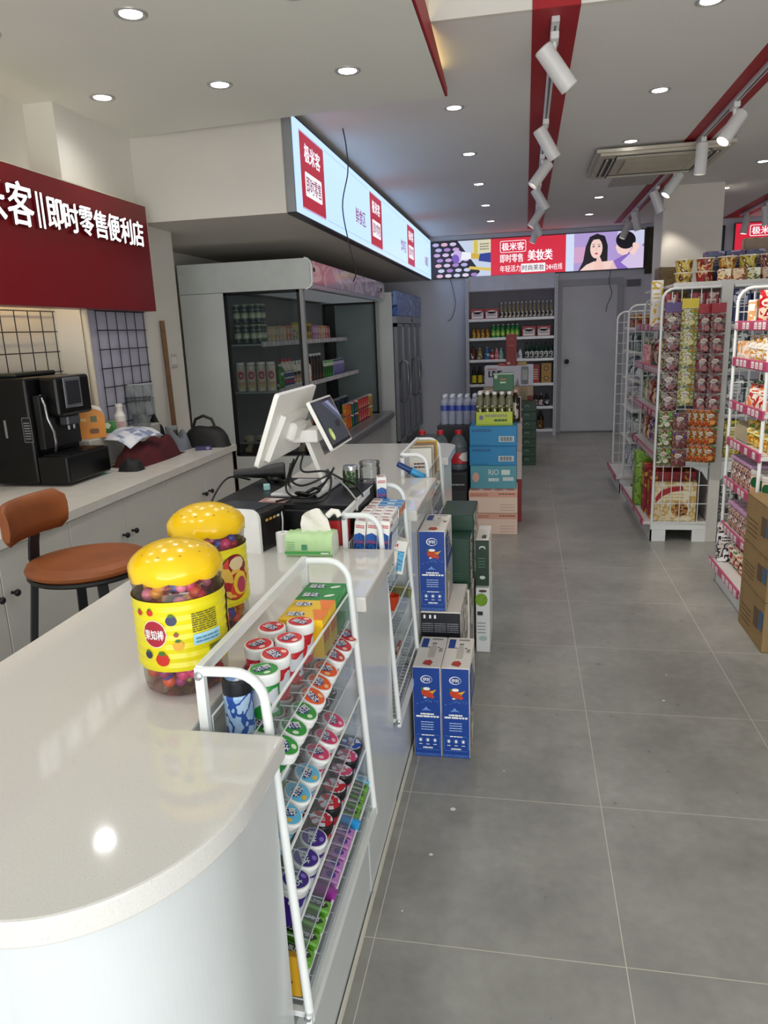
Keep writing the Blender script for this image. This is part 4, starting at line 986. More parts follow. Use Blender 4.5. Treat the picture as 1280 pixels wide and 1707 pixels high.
b = MB(); b.box((-.045, -.02, 0), (.045, .02, .022), mat('#2c2656', .35), .002); b.fr((-.045, -.0203, 0), (1, 0, 0), (0, 0, 1)).rect(.06, .004, .08, .018, mat('#8d8ab8', .4, vary=0)); solo(b, 'purple_box', 'small dark purple box on worktop before the black bag', 'box', (-1.80, 3.88, .85), R(25))
b = MB(); b.box((-2.30, 2.0, 1.70), (-2.28, 3.48, 1.71), glow('#ffe0a0', 9.0)); solo(b, 'strip_light', 'warm strip light behind the dark red wall sign, glowing on wall below', 'strip light')
# ================================================================== open chiller, freezer, signs, back wall
PANEL = mat('#e2e5e2', .3, vary=.03, scale=3); BLK = mat('#0e0f10', .4); INNER = mat('#8c8f92', .5)
DGLASS = clear('#e3e8e8', .97, .03, .012, .25)
t = thing('open_chiller', 'long white open-front drinks chiller with glass end under dark soffit', 'chiller', (0, 0, 0))
Y0, Y1, XB, XF = 5.45, 8.36, -2.60, -1.545
b = MB(); b.box((XB, Y0, 0), (-1.60, Y1, .545), PANEL, .01); b.build('base', t)
b = MB(); b.box((XB, Y0, .545), (-2.25, Y0 + .04, 1.80), PANEL); b.box((XB, Y0 + .04, .546), (XB + .04, Y1, 1.799), PANEL); b.build('rear_casing', t)
b = MB(); b.box((-2.56, Y0 + .04, .545), (-2.26, Y1 - .04, 1.80), INNER); b.build('inner_back', t)
b = MB(); pl = [(0, 0), (XF - XB - .05, 0)] + [(XF - XB - .05 + .05 * math.cos(R(a)), .05 + .05 * math.sin(R(a))) for a in (-60, -30, 0)] + [(XF - XB - .05 + .05 * math.cos(R(a)), .165 + .05 * math.sin(R(a))) for a in (0, 30, 60, 90)] + [(0, .215)]
b.extrude(pl, (XB, Y1 - .02, 1.80), (1, 0, 0), (0, 0, 1), .045, mat('#c9ccc9', .25)); b.build('canopy_end', t)
b = MB(); b.extrude(pl, (XB, Y0 + .02, 1.80), (1, 0, 0), (0, 0, 1), .045, mat('#dfe3df', .25))
s = b.build('canopy_end', t)
b = MB(); b.tube([(XB + x, Y0 - .004, 1.80 + z) for x, z in pl[1:-1]], .009, mat('#ffffff', .15, vary=0), 6); b.build('edge_strip', s)
b = MB(); b.box((XB, Y0 + .04, 1.81), (-1.59, Y1 - .04, 2.01), PANEL); b.build('canopy', t)
b = MB(); b.box((-2.12, Y0 + .10, 1.800), (-1.66, Y1 - .10, 1.809), glow('#e8eef4', .13)); b.build('fill_glow', t)  # added glow that brightens the chiller contents, no lamp is fitted there
b = MB(); b.box((XB + .004, Y0 - .0015, 1.797), (-2.25, Y0 + .002, 1.803), BLK); b.build('seam', t)
b = MB(); b.box((-1.59, Y0 + .045, 1.83), (-1.55, Y1 - .045, 2.0), pattern(['#c9a2ad', '#e0c3c9', '#b48fa8', '#e6d3da', '#c4a6c2'], 2.2, .12, (1, 1, 2.5), 4, 'N'), .004); b.box((-1.60, Y0 + .045, 1.795), (-1.548, Y1 - .045, 1.835), mat('#b9bcc2', .25, .6), .006); s = b.build('canopy_front', t)  # pinkish patches paint the lit signs' reflection onto the canopy front
b = MB(); b.box((-1.549, Y1 - .18, 1.90), (-1.543, Y1 - .12, 1.935), BLK, .003); b.box((-1.549, Y0 + .07, 1.92), (-1.543, Y0 + .10, 1.95), BLK, .003); b.build('control_panel', s)
b = MB(); b.box((-1.62, Y0, .50), (-1.47, Y1, .585), mat('#8f9294', .3, .5), .03, 3); b.box((-1.60, Y0, .0), (-1.53, Y1, .50), mat('#b7b9b9', .35)); b.build('front_bumper', t)
def end_glass(y, nm):
    b = MB(); w = .022
    b.box((-2.25, y - .012, .555), (-2.25 + w, y + .012, 1.80), BLK); b.box((-1.65 - w, y - .012, .555), (-1.65, y + .012, 1.80), BLK)
    b.box((-2.25, y - .012, .555), (-1.65, y + .012, .555 + w), BLK); b.box((-2.25, y - .012, 1.80 - w), (-1.65, y + .012, 1.80), BLK); s = b.build('glass_frame', t)
    b = MB(); b.box((-2.24, y - .004, .57), (-1.66, y + .004, 1.79), DGLASS); b.build('glass', s)
    b = MB(); b.box((-1.65, y - .02, .555), (-1.618, y + .02, 1.80), mat('#a9acad', .3, .5), .004); b.build('front_post', t)
end_glass(Y0 + .015, 'near'); end_glass(Y1 - .015, 'far')
for z, xf in ((1.40, -1.99), (1.035, -1.875), (.64, -1.84)):
    b = MB(); b.box((-2.26, Y0 + .05, z), (xf, Y1 - .05, z + .014), mat('#a3a6a8', .4)); s = b.build('shelf', t)
    b = MB(); b.box((xf - .002, Y0 + .05, z - .012), (xf + .008, Y1 - .05, z + .03), mat('#c3c4c8', .35), .003)
    f = b.fr((xf + .0085, Y0 + .06, z - .008), (0, 1, 0), (0, 0, 1))
    for i in range(26): f.rect(.02 + i * .105, .004, .075 + i * .105, .03, mat(('#e9e6ea', '#e3c9d2', '#eceae6')[i % 3], .4, vary=0), 1)
    b.build('price_rail', s)
b = MB(); b.box((-2.26, Y0 + .05, .545), (-1.62, Y1 - .05, .56), mat('#8d9092', .4)); b.build('deck', t)
# drinks
def bottle(h, r, body, cap, label=None, neck=.42, l0=.15, l1=.86, cr=.48, deco=None):
    """body of revolution with label band and cap"""
    b = MB(); bm_ = body
    z1 = h * (1 - neck); zc = h * .93
    b.lathe([(0, 0), (r * .92, 0), (r, h * .02), (r, z1 * l0)], bm_, 14, cap=False)
    lm = label or bm_
    b.lathe([(r, z1 * l0), (r * 1.01, z1 * (l0 + .01)), (r * 1.01, z1 * (l1 - .01)), (r, z1 * l1)], lm, 14, cap=False)
    b.lathe([(r, z1 * l1), (r, z1), (r * .75, z1 + (zc - z1) * .45), (r * (cr - .06), z1 + (zc - z1) * .75), (r * (cr - .08), zc)], bm_, 14, cap=False)
    b.lathe([(r * (cr - .08), zc - .004), (r * cr, zc - .003), (r * cr, h - .001), (0, h)], cap, 12, cap=False)
    if deco: deco(b)
    return tag(b.build('bottle'), '', 'bottle')
def can(h, r, m_):
    b = MB(); al = mat('#b9bcc0', .3, .8)
    b.lathe([(0, .004), (r * .7, 0), (r * .85, .003), (r, .012), (r, h - .012), (r * .84, h - .003), (r * .80, h), (r * .74, h - .004), (0, h - .004)], m_, 16, mats=[al, al, m_, m_, m_, al, al, al], cap=False)
    return tag(b.build('drink_can'), '', 'can')
def carton(w, d, h, m_, accents=()):
    b = MB(); b.box((-w / 2, -d / 2, 0), (w / 2, d / 2, h), m_, .0015)
    f = b.fr((w / 2, -d / 2, 0), (0, 1, 0), (0, 0, 1))
    for x0, y0, x1, y1, c in accents: f.rect(x0 * d, y0 * h, x1 * d, y1 * h, mat(c, .4, vary=0), 1)
    g = b.fr((-w / 2, -d / 2, 0), (1, 0, 0), (0, 0, 1))
    for x0, y0, x1, y1, c in accents: g.rect(x0 * w, y0 * h, x1 * w, y1 * h, mat(c, .4, vary=0), 1)
    return tag(b.build('carton'), '', 'carton')
NC = {}
CH = 'drinks in the open chiller'
k = 0
for lv in range(2):
    for y in (5.56, 5.635):
        for i, x in enumerate((-2.195, -2.13, -2.065, -2.018)):
            if y > 5.6 and i == 0: continue
            place('cang', lambda: can(.15, .029, pattern(['#cfd3b8', '#4a5058', '#5a6f6a', '#c9cdaa', '#e0e0cc'], 7, .3, (.2, .2, 2.4), 2, 'N')), 'tall dark and cream can, %s layer of chiller top shelf, %s row, %s from back' % (('lower', 'upper')[lv], ('near', 'second')[y > 5.6], ORD[i]), (x, y, 1.414 + lv * .151), 0, CH)
row1 = [('#dcc3a6', '#e9dcc8', .13), ('#e0cf9a', '#f0e6c0', .13), ('#d7b8a0', '#ede0d0', .13), ('#dcc3a6', '#e9dcc8', .135), ('#e3d3b0', '#efe3cc', .13), ('#d98a6a', '#e9d0c2', .14), ('#d98a6a', '#e9d0c2', .14), ('#8aa0b8', '#d8dfe6', .10), ('#c9b23f', '#e6d893', .17), ('#c9b23f', '#e6d893', .17), ('#e0714a', '#efc7b0', .11), ('#c9a528', '#4a2a14', .16), ('#c9a528', '#4a2a14', .16), ('#9a6f9c', '#d8c3da', .15), ('#c48aa6', '#e6cfd8', .14), ('#c48aa6', '#e6cfd8', .14), ('#d8a09a', '#eed6cf', .13), ('#d6b45a', '#eee0b0', .14), ('#d06a8a', '#edc3cf', .14), ('#b85a66', '#e0b5b5', .13)]
for i, (c1, c2, h) in enumerate(row1):
    y = 5.73 + i * .098
    def mk(c1=c1, c2=c2, h=h):
        return carton(.05, .062, h, mat(c1, .4, vary=.15, scale=40), ((.1, .5, .9, .85, c2), (.2, .15, .8, .35, c2)))
    place(('ct', c1, h), mk, 'small drink carton on chiller top shelf front, %s from glass end' % (ORD[i] if i < 16 else ('fourth last', 'third last', 'second last', 'last')[i - 16]), (-2.025, y, 1.414), 0, CH)
def milk_print(b):
    f = CYL(b, .0365, .36, 0); f.ell(0, .125, .024, .032, mat('#c9405a', .4, vary=.15, scale=60), 1, 12); f.lines(-.012, .115, .012, .137, 2, PWHITE, 2, .4, 3)
    f.rect(-.026, .05, .026, .075, mat('#d9a890', .4, vary=0), 1); f.ell(.0, .04, .018, .012, mat('#d8c86a', .4), 2, 8)
redpr = pattern(['#efe6d8', '#efe6d8', '#d0405a', '#ead9b8', '#e09a84'], 12, .35, (1, 1, 1.2), 1, 'N')
for i, x in enumerate((-2.205, -2.12, -2.035, -1.955)):
    place('milkb', lambda: bottle(.225, .036, mat('#e6dccb', .35), mat('#f4f3f1', .4), mat('#ead8c4', .4, vary=.08), .12, .10, .92, .92, milk_print), 'white-capped bottle with red print behind chiller end glass, %s from back' % ORD[i], (x, 5.57, 1.05), 0, CH)
for i, (kd, y) in enumerate([('g', 5.67), ('r', 5.74), ('r', 5.83), ('r', 5.92), ('w', 6.02), ('w', 6.12), ('w', 6.22), ('p', 6.34), ('p', 6.44), ('d', 6.55), ('d', 6.65), ('d', 6.75), ('d', 6.85), ('e', 6.96), ('e', 7.05), ('e', 7.14), ('e', 7.23), ('v', 7.34), ('v', 7.43), ('v', 7.52), ('v', 7.61), ('v', 7.70)]):
    mk = {'g': lambda: bottle(.20, .034, mat('#3f7d3a', .35), mat('#e0e0dc', .4), pattern(['#4c8a3f', '#dfe6cf', '#2f6b2c'], 40), .22),
          'r': lambda: bottle(.235, .034, mat('#e3d9c9', .35), mat('#c9303a', .4), pattern(['#c9303a', '#3a4a80', '#e8e0d2'], 9, .35, (.3, .3, 3), 0, 'N'), .3),
          'w': lambda: bottle(.21, .032, mat('#e8e2d6', .35), mat('#efefec', .4), pattern(['#e9e4d8', '#b98a66', '#e9e4d8', '#2e2620'], 30), .3),
          'p': lambda: bottle(.20, .032, mat('#e9c9bd', .35), mat('#f0e6e2', .4), pattern(['#eccfc4', '#d98f86', '#f2e3da'], 30), .3),
          'd': lambda: bottle(.25, .033, mat('#241d18', .2), mat('#c9ccd0', .4), pattern(['#2a221c', '#8a6a3a', '#2a221c'], 25), .4),
          'e': lambda: can(.168, .031, pattern(['#2a8a3a', '#1d5c28', '#4aa84a', '#c9d8c0'], 24)),
          'v': lambda: can(.168, .03, pattern(['#4f4a80', '#7a74b0', '#2e2a55', '#b3b0cf'], 24))}[kd]
    nm = {'g': 'green bottle', 'r': 'red-capped milk bottle', 'w': 'white bottle', 'p': 'pale pink bottle', 'd': 'dark glass bottle', 'e': 'green can', 'v': 'violet can'}[kd]
    place(('c2', kd), mk, '%s on chiller middle shelf front, %s' % (nm, (ORD[i] + ' from glass end') if i < 16 else (('sixth', 'fifth', 'fourth', 'third', 'second')[i - 16] if i < 21 else 'very') + ' last'), (-1.915, y, 1.05), 0, CH)
for i in range(9):
    kd = 'v' if i % 2 else 'b'
    place(('c3', kd), (lambda: can(.165, .031, pattern(['#33475f', '#7d90a8', '#22303f'], 22))) if kd == 'b' else (lambda: can(.165, .031, pattern(['#26262e', '#55607a', '#3a3f55'], 22))), 'slate blue can on chiller lowest shelf, %s from glass end' % ORD[i], (-1.90, 6.95 + i * .10, .655), 0, CH)
    y = 5.62 + i * .13
    place('dk', lambda: bottle(.2, .036, mat('#5a1a1c', .3), mat('#b02a30', .4), pattern(['#7a2424', '#b8863a', '#d8cfb8'], 22), .35), 'dark red bottle on chiller lowest shelf near glass end, %s from end' % ORD[i], (-1.92, y, .655), 0, CH)
for j in range(2):
    for i in range(12):
        kd = ('o', 'o', 'g', 'b', 'g', 'r', 'r', 'r', 'r', 'r', 'y', 'y')[i]
        c_ = {'o': ['#d8662a', '#e8b23a', '#b33a1c'], 'g': ['#2c6a34', '#6aa04a', '#c9d0c0'], 'b': ['#22407a', '#8aa0c9', '#c9303a'], 'r': ['#a81c26', '#d84a4a', '#e6dcd2', '#8a141c'], 'y': ['#b89a4a', '#8a2a2a', '#d8c9a0']}[kd]
        place(('cd', kd), lambda c_=c_: can(.122, .032, pattern(c_, 26)), '%s can in chiller bottom deck front, %s layer, %s from glass end' % ({'o': 'orange', 'g': 'green', 'b': 'blue', 'r': 'red', 'y': 'gold'}[kd], ('lower', 'upper')[j], ORD[i]), (-1.70, 6.90 + i * .105, .561 + j * .1225), 0, CH)
for i in range(5):
    place('tin', lambda: can(.14, .04, pattern(['#7a3034', '#c9b89a', '#4a1c20', '#a8884a'], 20)), 'dark patterned tin behind lower end glass of chiller, %s from back' % ORD[i], (-2.18 + i * .11, 5.56, .561), 0, CH)
# upright freezer with blue picture header
t = thing('upright_freezer', 'tall glass-door freezer with blue picture header beyond the open chiller', 'freezer', (0, 0, 0))
FX0, FX1, FY0, FY1 = -2.15, -1.42, 8.45, 10.43
b = MB(); b.box((FX0, FY0, 0), (FX1 - .06, FY0 + .04, 1.9), PANEL); b.box((FX0, FY1 - .04, 0), (FX1 - .06, FY1, 1.9), PANEL); b.box((FX0, FY0 + .04, 0), (FX0 + .04, FY1 - .04, 1.9), INNER); b.box((FX0 + .04, FY0 + .04, 1.62), (FX1 - .061, FY1 - .04, 1.9), PANEL); b.box((FX0 + .04, FY0 + .04, 0), (FX1 - .061, FY1 - .04, .16), mat('#54575c', .4)); b.build('cabinet', t)
b = MB(); b.box((FX1 - .06, FY0, 1.64), (FX1, FY1, 1.92), pattern(['#3a5aa8', '#4f74c2', '#2c4486', '#7f9bd2', '#3f63b2'], 3.0, .2, (1, 1, 2), 5, 'N'), .012); b.build('header_panel', t)
b = MB(); b.box((FX1 - .065, FY0, 1.56), (FX1 - .005, FY1, 1.64), mat('#9ea0a6', .3, .5), .004); b.box((FX1 - .004, 9.55, 1.58), (FX1 + .002, 9.62, 1.62), BLK); b.build('header_rail', t)
nd = 4; dw = (FY1 - FY0) / nd
for i in range(nd):
    a = FY0 + i * dw; c = a + dw; fm = mat('#8b8e95', .35, .4)
    b = MB(); w = .035
    b.box((FX1 - .05, a + .004, .17), (FX1 - .01, a + w, 1.555), fm); b.box((FX1 - .05, c - w, .17), (FX1 - .01, c - .004, 1.555), fm); b.box((FX1 - .05, a + .004, .17), (FX1 - .01, c - .004, .17 + w), fm); b.box((FX1 - .05, a + .004, 1.555 - w), (FX1 - .01, c - .004, 1.555), fm); s = b.build('door', t)
    b = MB(); b.box((FX1 - .035, a + w, .2), (FX1 - .025, c - w, 1.525), clear('#9aa2ac', .62, .05, .12, .6)); b.build('glass', s)
    hy = c - .055 if i % 2 == 0 else a + .055; sg = -1 if i % 2 == 0 else 1
    b = MB(); b.tube([(FX1 - .012, hy, .62), (FX1 + .02, hy + sg * .01, .66)] + [(FX1 + .03 + .012 * math.sin(PI * q / 8), hy + sg * (.012 + .03 * math.sin(PI * q / 8)), .66 + .42 * q / 8) for q in range(9)] + [(FX1 + .02, hy + sg * .01, 1.09), (FX1 - .012, hy, 1.12)], .009, mat('#b3b6bc', .25, .7), 8); b.build('handle', s)
for z in (.5, .82, 1.14):
    b = MB(); b.box((FX0 + .05, FY0 + .045, z), (FX1 - .09, FY1 - .045, z + .012), mat('#c3c6ca', .4)); b.build('shelf', t)
fc = [('#b9402f', '#e0d6cc'), ('#3a6a9c', '#d8dde2'), ('#d8b82f', '#8a3a1c'), ('#c9482f', '#e8d2a8'), ('#4a7a4a', '#d5dccb')]
for j, z in enumerate((.172, .512, .832, 1.152)):
    for i in range(5):
        c1, c2 = fc[(i + j * 2) % 5]
        place(('fz', c1), lambda c1=c1, c2=c2: bottle(.21, .034, mat(c1, .35), mat(c2, .4), pattern([c1, c2, c1], 24), .3), '%s bottle behind first freezer door, %s shelf from bottom, %s from left' % ({'#b9402f': 'rust', '#3a6a9c': 'blue', '#d8b82f': 'yellow', '#c9482f': 'orange', '#4a7a4a': 'green'}[c1], ORD[j], ORD[i]), (FX1 - .14, FY0 + .10 + i * .085, z), 0, 'bottles in the freezer')
# ------------------------------------------------------------------ lit sign along the soffit
t = thing('light_box_sign', 'long pale lit box sign with red logo panels along left soffit', 'sign', (-1.28, 4.27, 2.14))
LB = glow('#b4d2ff', 1.3); LR = glow('#c41a36', .8); LW = glow('#f1f4ff', 1.15); LT = glow('#a3204a', .7); LN = glow('#8fa9d8', .8)
LY = 6.26
b = MB(); b.box((-.05, 0, 0), (0, LY, .52), mat('#8d8e90', .45), .002); b.box((-.051, -.002, -.004), (.003, LY, .006), BLK); b.box((-.051, -.002, .514), (.003, LY, .524), BLK); b.build('casing', t)
b = MB(); f = b.fr((.0012, 0, 0), (0, 1, 0), (0, 0, 1), .0008); f.rect(.012, .008, LY - .01, .512, LB, 1)
for x0, x1 in ((.14, .665), (2.13, 2.655), (4.16, 4.69)):
    f.rect(x0, .055, x1, .462, LR, 2)
    n = 24
    for i in range(n):
        a = x0 + (x1 - x0) * i / n; c = x0 + (x1 - x0) * (i + .55) / n; f.rect(a, .045, c, .055, LR, 2); f.rect(a, .462, c, .470, LR, 2)
    f.text('极米客', x0 + .09, .315, x1 - .09, .415, LW, 3, .035); f.rrect(x0 + .08, .125, x1 - .08, .26, .012, LW, 3); f.text('即时零售', x0 + .10, .145, x1 - .10, .24, LT, 4, .02)
for x0, tx in ((1.57, '鲜食区'), (3.70, '饮料区'), (5.60, '冷藏区')): f.text(tx, x0, .15, x0 + .36, .265, LT, 2, .015)
for x0, x1 in ((.70, 2.08), (2.70, 4.10), (4.74, 6.2)):
    f.rect(x0, .472, x1, .475, LN, 2); f.rect(x0, .050, x1, .053, LN, 2)
b.build('lit_face', t)
# ------------------------------------------------------------------ lit screen on back wall
t = thing('screen_sign', 'wide lit advertising sign with makeup pictures above back wall shelves', 'sign', (-1.27, 10.555, 2.16))
b = MB(); b.box((-.0, 0, -.012), (2.80, .04, .482), BLK); b.build('frame', t)
SR = glow('#d81f3c', .95); SW = glow('#fbeef4', 1.1)
b = MB(); f = b.fr((0, -.0005, 0), (1, 0, 0), (0, 0, 1), .0015); f.rect(.806, 0, 1.795, .47, SR, 1); f.rect(1.795, 0, 1.90, .47, glow('#cfdcf6', 1.0), 1)
f.rrect(.93, .285, 1.275, .435, .02, SW, 2); f.rrect(.938, .293, 1.267, .427, .016, SR, 3); f.text('极米客', .955, .31, 1.25, .41, SW, 4, .04)
f.text('即时零售', .93, .155, 1.235, .265, SW, 2, .02); f.text('美妆类', 1.30, .165, 1.62, .30, SW, 2, .045)
f.text('年轻活力', .93, .035, 1.20, .12, SW, 2, .015); f.rect(1.21, .022, 1.53, .13, SW, 2); f.text('时尚美妆', 1.225, .038, 1.515, .115, glow('#5a6a70', .7), 3, .03); f.text('24H在线', 1.54, .035, 1.75, .115, SW, 2, .015)
b.build('slogan_panel', t)
b = MB(); f = b.fr((0, -.0005, 0), (1, 0, 0), (0, 0, 1), .0015); f.rect(0, 0, .806, .47, glow('#cdd9f2', .9), 1)
f.poly([(0, 0), (.60, 0), (.66, .06), (.36, .47), (0, .47)], glow('#16142e', .8), 2); rr = random.Random(5)
pc = ['#d8c6ea', '#c9a6e0', '#e6d8ee', '#b7b4e6', '#e3b8cf', '#cfd3f0', '#a986cf']
for j in range(7):
    for i in range(6):
        x = .06 + i * .118 + (j % 2) * .03 + (6 - j) * .008; y = .025 + j * .068
        if x + (y - .23) * .85 < .47: f.ell(x, y, .046, .024, glow(rr.choice(pc), .9), 3, 12)
f.poly([(.50, .24), (.806, .20), (.806, .27), (.52, .31)], glow('#d9b23f', .9), 4); f.poly([(.64, .20), (.806, .17), (.806, .30), (.66, .29)], glow('#27419c', .8), 5); f.ell(.36, .27, .075, .085, glow('#c9b4e6', .95), 5, 14, .3); f.ell(.33, .24, .05, .06, glow('#7a5ac0', .9), 6, 12, .3); f.poly([(.40, .22), (.54, .23), (.54, .31), (.42, .33)], glow('#e9edf8', 1.0), 6)
f.rect(.56, .30, .806, .47, glow('#dcd6b8', .95), 3); f.rect(.58, .30, .63, .46, glow('#d6c04a', .95), 4); f.lines(.66, .34, .78, .44, 3, glow('#9a9a86', .7), 4, .5, 2); f.poly([(.50, .10), (.806, .06), (.806, .10), (.52, .135)], glow('#e2c65a', .9), 5)
b.build('palette_picture', t)
b = MB(); f = b.fr((0, -.0005, 0), (1, 0, 0), (0, 0, 1), .0015); f.rect(1.90, 0, 2.785, .47, glow('#b6a0dc', .9), 1); f.rect(1.90, .1, 2.10, .3, glow('#d8a8cf', .9), 2); f.rect(2.45, .28, 2.785, .47, glow('#cfd2ee', .95), 2)
HB = glow('#0f0a18', .8); SK = glow('#f2cfc6', 1.0)
f.poly([(1.96, 0), (2.02, .12), (2.05, .30), (2.10, .42), (2.19, .455), (2.29, .42), (2.33, .30), (2.33, .10), (2.36, 0)], HB, 3)
f.poly([(1.98, 0), (2.06, .07), (2.16, .11), (2.26, .10), (2.40, .11), (2.46, .0)], SK, 4); f.ell(2.185, .27, .078, .125, SK, 5, 18); f.poly([(2.10, .36), (2.14, .42), (2.20, .43), (2.26, .40), (2.27, .34), (2.22, .385), (2.15, .38)], HB, 6)
for x in (2.15, 2.22): f.ell(x, .295, .017, .008, glow('#4a2a3a', .7), 6, 8); f.rect(x - .02, .318, x + .02, .324, glow('#5a3a3a', .7), 6)
f.ell(2.187, .205, .022, .011, glow('#c9304a', .95), 6, 10); f.rect(2.183, .235, 2.192, .28, glow('#e3b8ae', .95), 6); f.poly([(2.16, .02), (2.20, .16), (2.23, .17), (2.28, .06), (2.30, 0), (2.17, 0)], glow('#efc6bc', 1.0), 7)
f.poly([(2.40, .10), (2.785, .30), (2.785, 0), (2.36, 0)], glow('#8f6cc9', .9), 4); f.poly([(2.50, .08), (2.74, .30), (2.785, .26), (2.785, .0), (2.6, .0)], glow('#d8c6e8', .95), 5); f.ell(2.555, .355, .125, .11, HB, 6, 20, -.2); f.poly([(2.46, .34), (2.43, .27), (2.46, .20), (2.52, .165), (2.58, .18), (2.64, .27), (2.62, .33)], SK, 5); f.rect(2.46, .285, 2.50, .291, HB, 7); f.ell(2.66, .29, .02, .03, SK, 7, 8); f.poly([(2.60, .20), (2.70, .32), (2.73, .27), (2.66, .16)], SK, 7)
b.build('portrait_picture', t)
# red screen on the far right and what stands round it
t = thing('screen_sign', 'red lit advertising sign at far right beyond the pillar', 'sign', (2.62, 10.555, 2.14))
b = MB(); b.box((-.01, 0, -.01), (1.9, .04, .50), BLK); b.build('frame', t)
b = MB(); f = b.fr((0, -.0005, 0), (1, 0, 0), (0, 0, 1), .0015); f.rect(0, 0, 1.88, .49, SR, 1); f.rrect(.17, .33, .53, .465, .02, SW, 2); f.rrect(.178, .338, .522, .457, .016, SR, 3); f.text('极米客', .195, .352, .505, .442, SW, 4, .04); f.text('即时零售', .17, .17, .50, .28, SW, 2, .02); f.text('年轻活力', .17, .05, .45, .13, SW, 2, .015); b.build('lit_face', t)
b = MB(); b.box((2.02, 10.56, 2.02), (2.50, 10.6, 2.62), BLK); b.box((2.05, 10.552, 2.05), (2.47, 10.56, 2.59), glow('#31456f', .5)); b.fr((2.05, 10.5515, 2.05), (1, 0, 0), (0, 0, 1)).lines(.02, .1, .40, .5, 9, glow('#6f86b8', .6), 1, .5, 7); struct(b, 'window_1')  # blue glow and strokes painted in for reflections on the dark glass
b = MB(); b.box((1.54, 10.57, 2.08), (1.95, 10.6, 2.66), pattern(['#3a3320', '#2b2618', '#4a4129', '#332d1c'], 10, .6, (6, 1, .2), 0, 'N')); solo(b, 'dark_curtain', 'dark olive curtain strip between lit sign and pillar', 'curtain')
b = MB(); b.box((1.32, 10.575, 1.93), (1.50, 10.6, 2.02), mat('#8a8b93', .5))
for i in range(6): b.box((1.33, 10.571, 1.938 + i * .013), (1.49, 10.576, 1.944 + i * .013), mat('#5f6068', .5))
solo(b, 'wall_vent', 'small grey louvred vent high on back wall right of door', 'vent')
# hanging wires
def wire(pts, lab):
    cable(pts, .004, mat('#2a2b33', .5), lab)
wire([(-1.12, 4.85, 2.70), (-1.10, 4.83, 2.60), (-1.10, 4.85, 2.45), (-1.15, 4.87, 2.25), (-1.12, 4.9, 2.0), (-1.10, 4.95, 1.86), (-1.13, 5.0, 1.80)], 'thin grey wire hanging from ceiling in front of long lit sign')
wire([(-1.02, 10.54, 2.15), (-.98, 10.53, 2.0), (-.95, 10.53, 1.8), (-1.0, 10.53, 1.63), (-1.06, 10.53, 1.58)], 'thin dark wire hanging on back wall left of shelves')
wire([(1.11, 10.54, 2.15), (1.09, 10.53, 2.0), (1.13, 10.53, 1.85), (1.08, 10.53, 1.72), (1.06, 10.53, 1.62)], 'thin dark wire hanging in front of the white door')
# ------------------------------------------------------------------ shelving on the back wall
t = thing('wall_shelf_unit', 'white wall shelf unit of bottles left of the back door', 'shelf unit', (0, 0, 0))
b = MB()
for x in (-.77, .40): b = MB(); b.box((x - .02, 10.27, 0), (x + .02, 10.59, 2.12), mat('#c6c7cf', .45)); b.fr((x - .004, 10.2695, .1), (1, 0, 0), (0, 0, 1)).lines(0, 0, .008, 2.0, 60, DARK, 1, .4); b.build('upright', t)
b = MB(); b.box((-.75, 10.30, 1.95), (.38, 10.34, 2.14), mat('#c9cad6', .5)); b.build('header_panel', t)
b = MB(); b.box((-.75, 10.57, 0), (.38, 10.59, 1.95), mat('#77797f', .6)); b.build('back_panel', t)
SZ = [1.585, 1.335, 1.045, .715, .40, .085]
for z in SZ:
    b = MB(); b.box((-.75, 10.29, z - .03), (.38, 10.57, z), mat('#d9dadc', .4)); b.box((-.75, 10.26, z - .035), (.38, 10.29, z + .004), mat('#e6e7e9', .25), .006); b.build('shelf', t)
b = MB(); b.box((-.75, 10.28, 0), (.38, 10.32, .05), mat('#a3a4ab', .5)); b.build('plinth', t)
BS = 'bottles and boxes on the back wall shelves'
def gift(c, w=.175, h=.135):
    b = MB(); b.box((-w / 2, -.06, 0), (w / 2, .06, h), mat('#b3202e', .4)); f = b.fr((-w / 2, -.0603, 0), (1, 0, 0), (0, 0, 1)); f.rect(.012, .012, w - .012, h * .7, mat('#ece6e2', .4, vary=0), 1); f.ell(w * .5, h * .68, w * .36, h * .15, mat('#ece6e2', .4, vary=0), 1, 12); f.lines(.025, h * .3, w - .03, h * .6, 2, mat('#7a5a6a', .5, vary=0), 2, .5)
    return tag(b.build('gift_box'), '', 'box')
for i, x in enumerate((-.635, -.445)): place('gift', lambda: gift(0), 'red and white box on top shelf of wall unit, %s of two' % ('left', 'right')[i], (x, 10.37, 1.585), 0, BS)
for i in range(13): place('pale', lambda: bottle(.21, .022, mat('#8a7f62', .2), mat('#c9c4b2', .4), pattern(['#d8d2bf', '#26221c', '#d8d2bf'], 30), .55), 'slim pale bottle in long row on top wall shelf, %s from left' % ORD[i], (-.315 + i * .0545, 10.35, 1.585), 0, BS)
for i, x in enumerate((-.69, -.63, -.57, -.505)): place('amber', lambda: bottle(.14, .026, mat('#a8701c', .2), mat('#3a2a14', .4), pattern(['#d8a82a', '#8a5a14', '#e0c04a'], 40), .45), 'small amber bottle on second wall shelf, %s from left' % ORD[i], (x, 10.35, 1.335), 0, BS)
for i, x in enumerate((-.42, -.36, -.295, -.225, -.165, -.105)): place('gcan', lambda: bottle(.175, .028, mat('#1c8a3c', .25), mat('#e0e6e2', .4), pattern(['#1f9440', '#7ac04a', '#d8e26a', '#14602a'], 30), .25), 'green bottle on second wall shelf, %s from left' % ORD[i], (x, 10.35, 1.335), 0, BS)
for i, x in enumerate((.05, .245)): place('gift', None, 'red and white box on second shelf of wall unit, %s of two' % ('left', 'right')[i], (x, 10.37, 1.335), 0, BS)
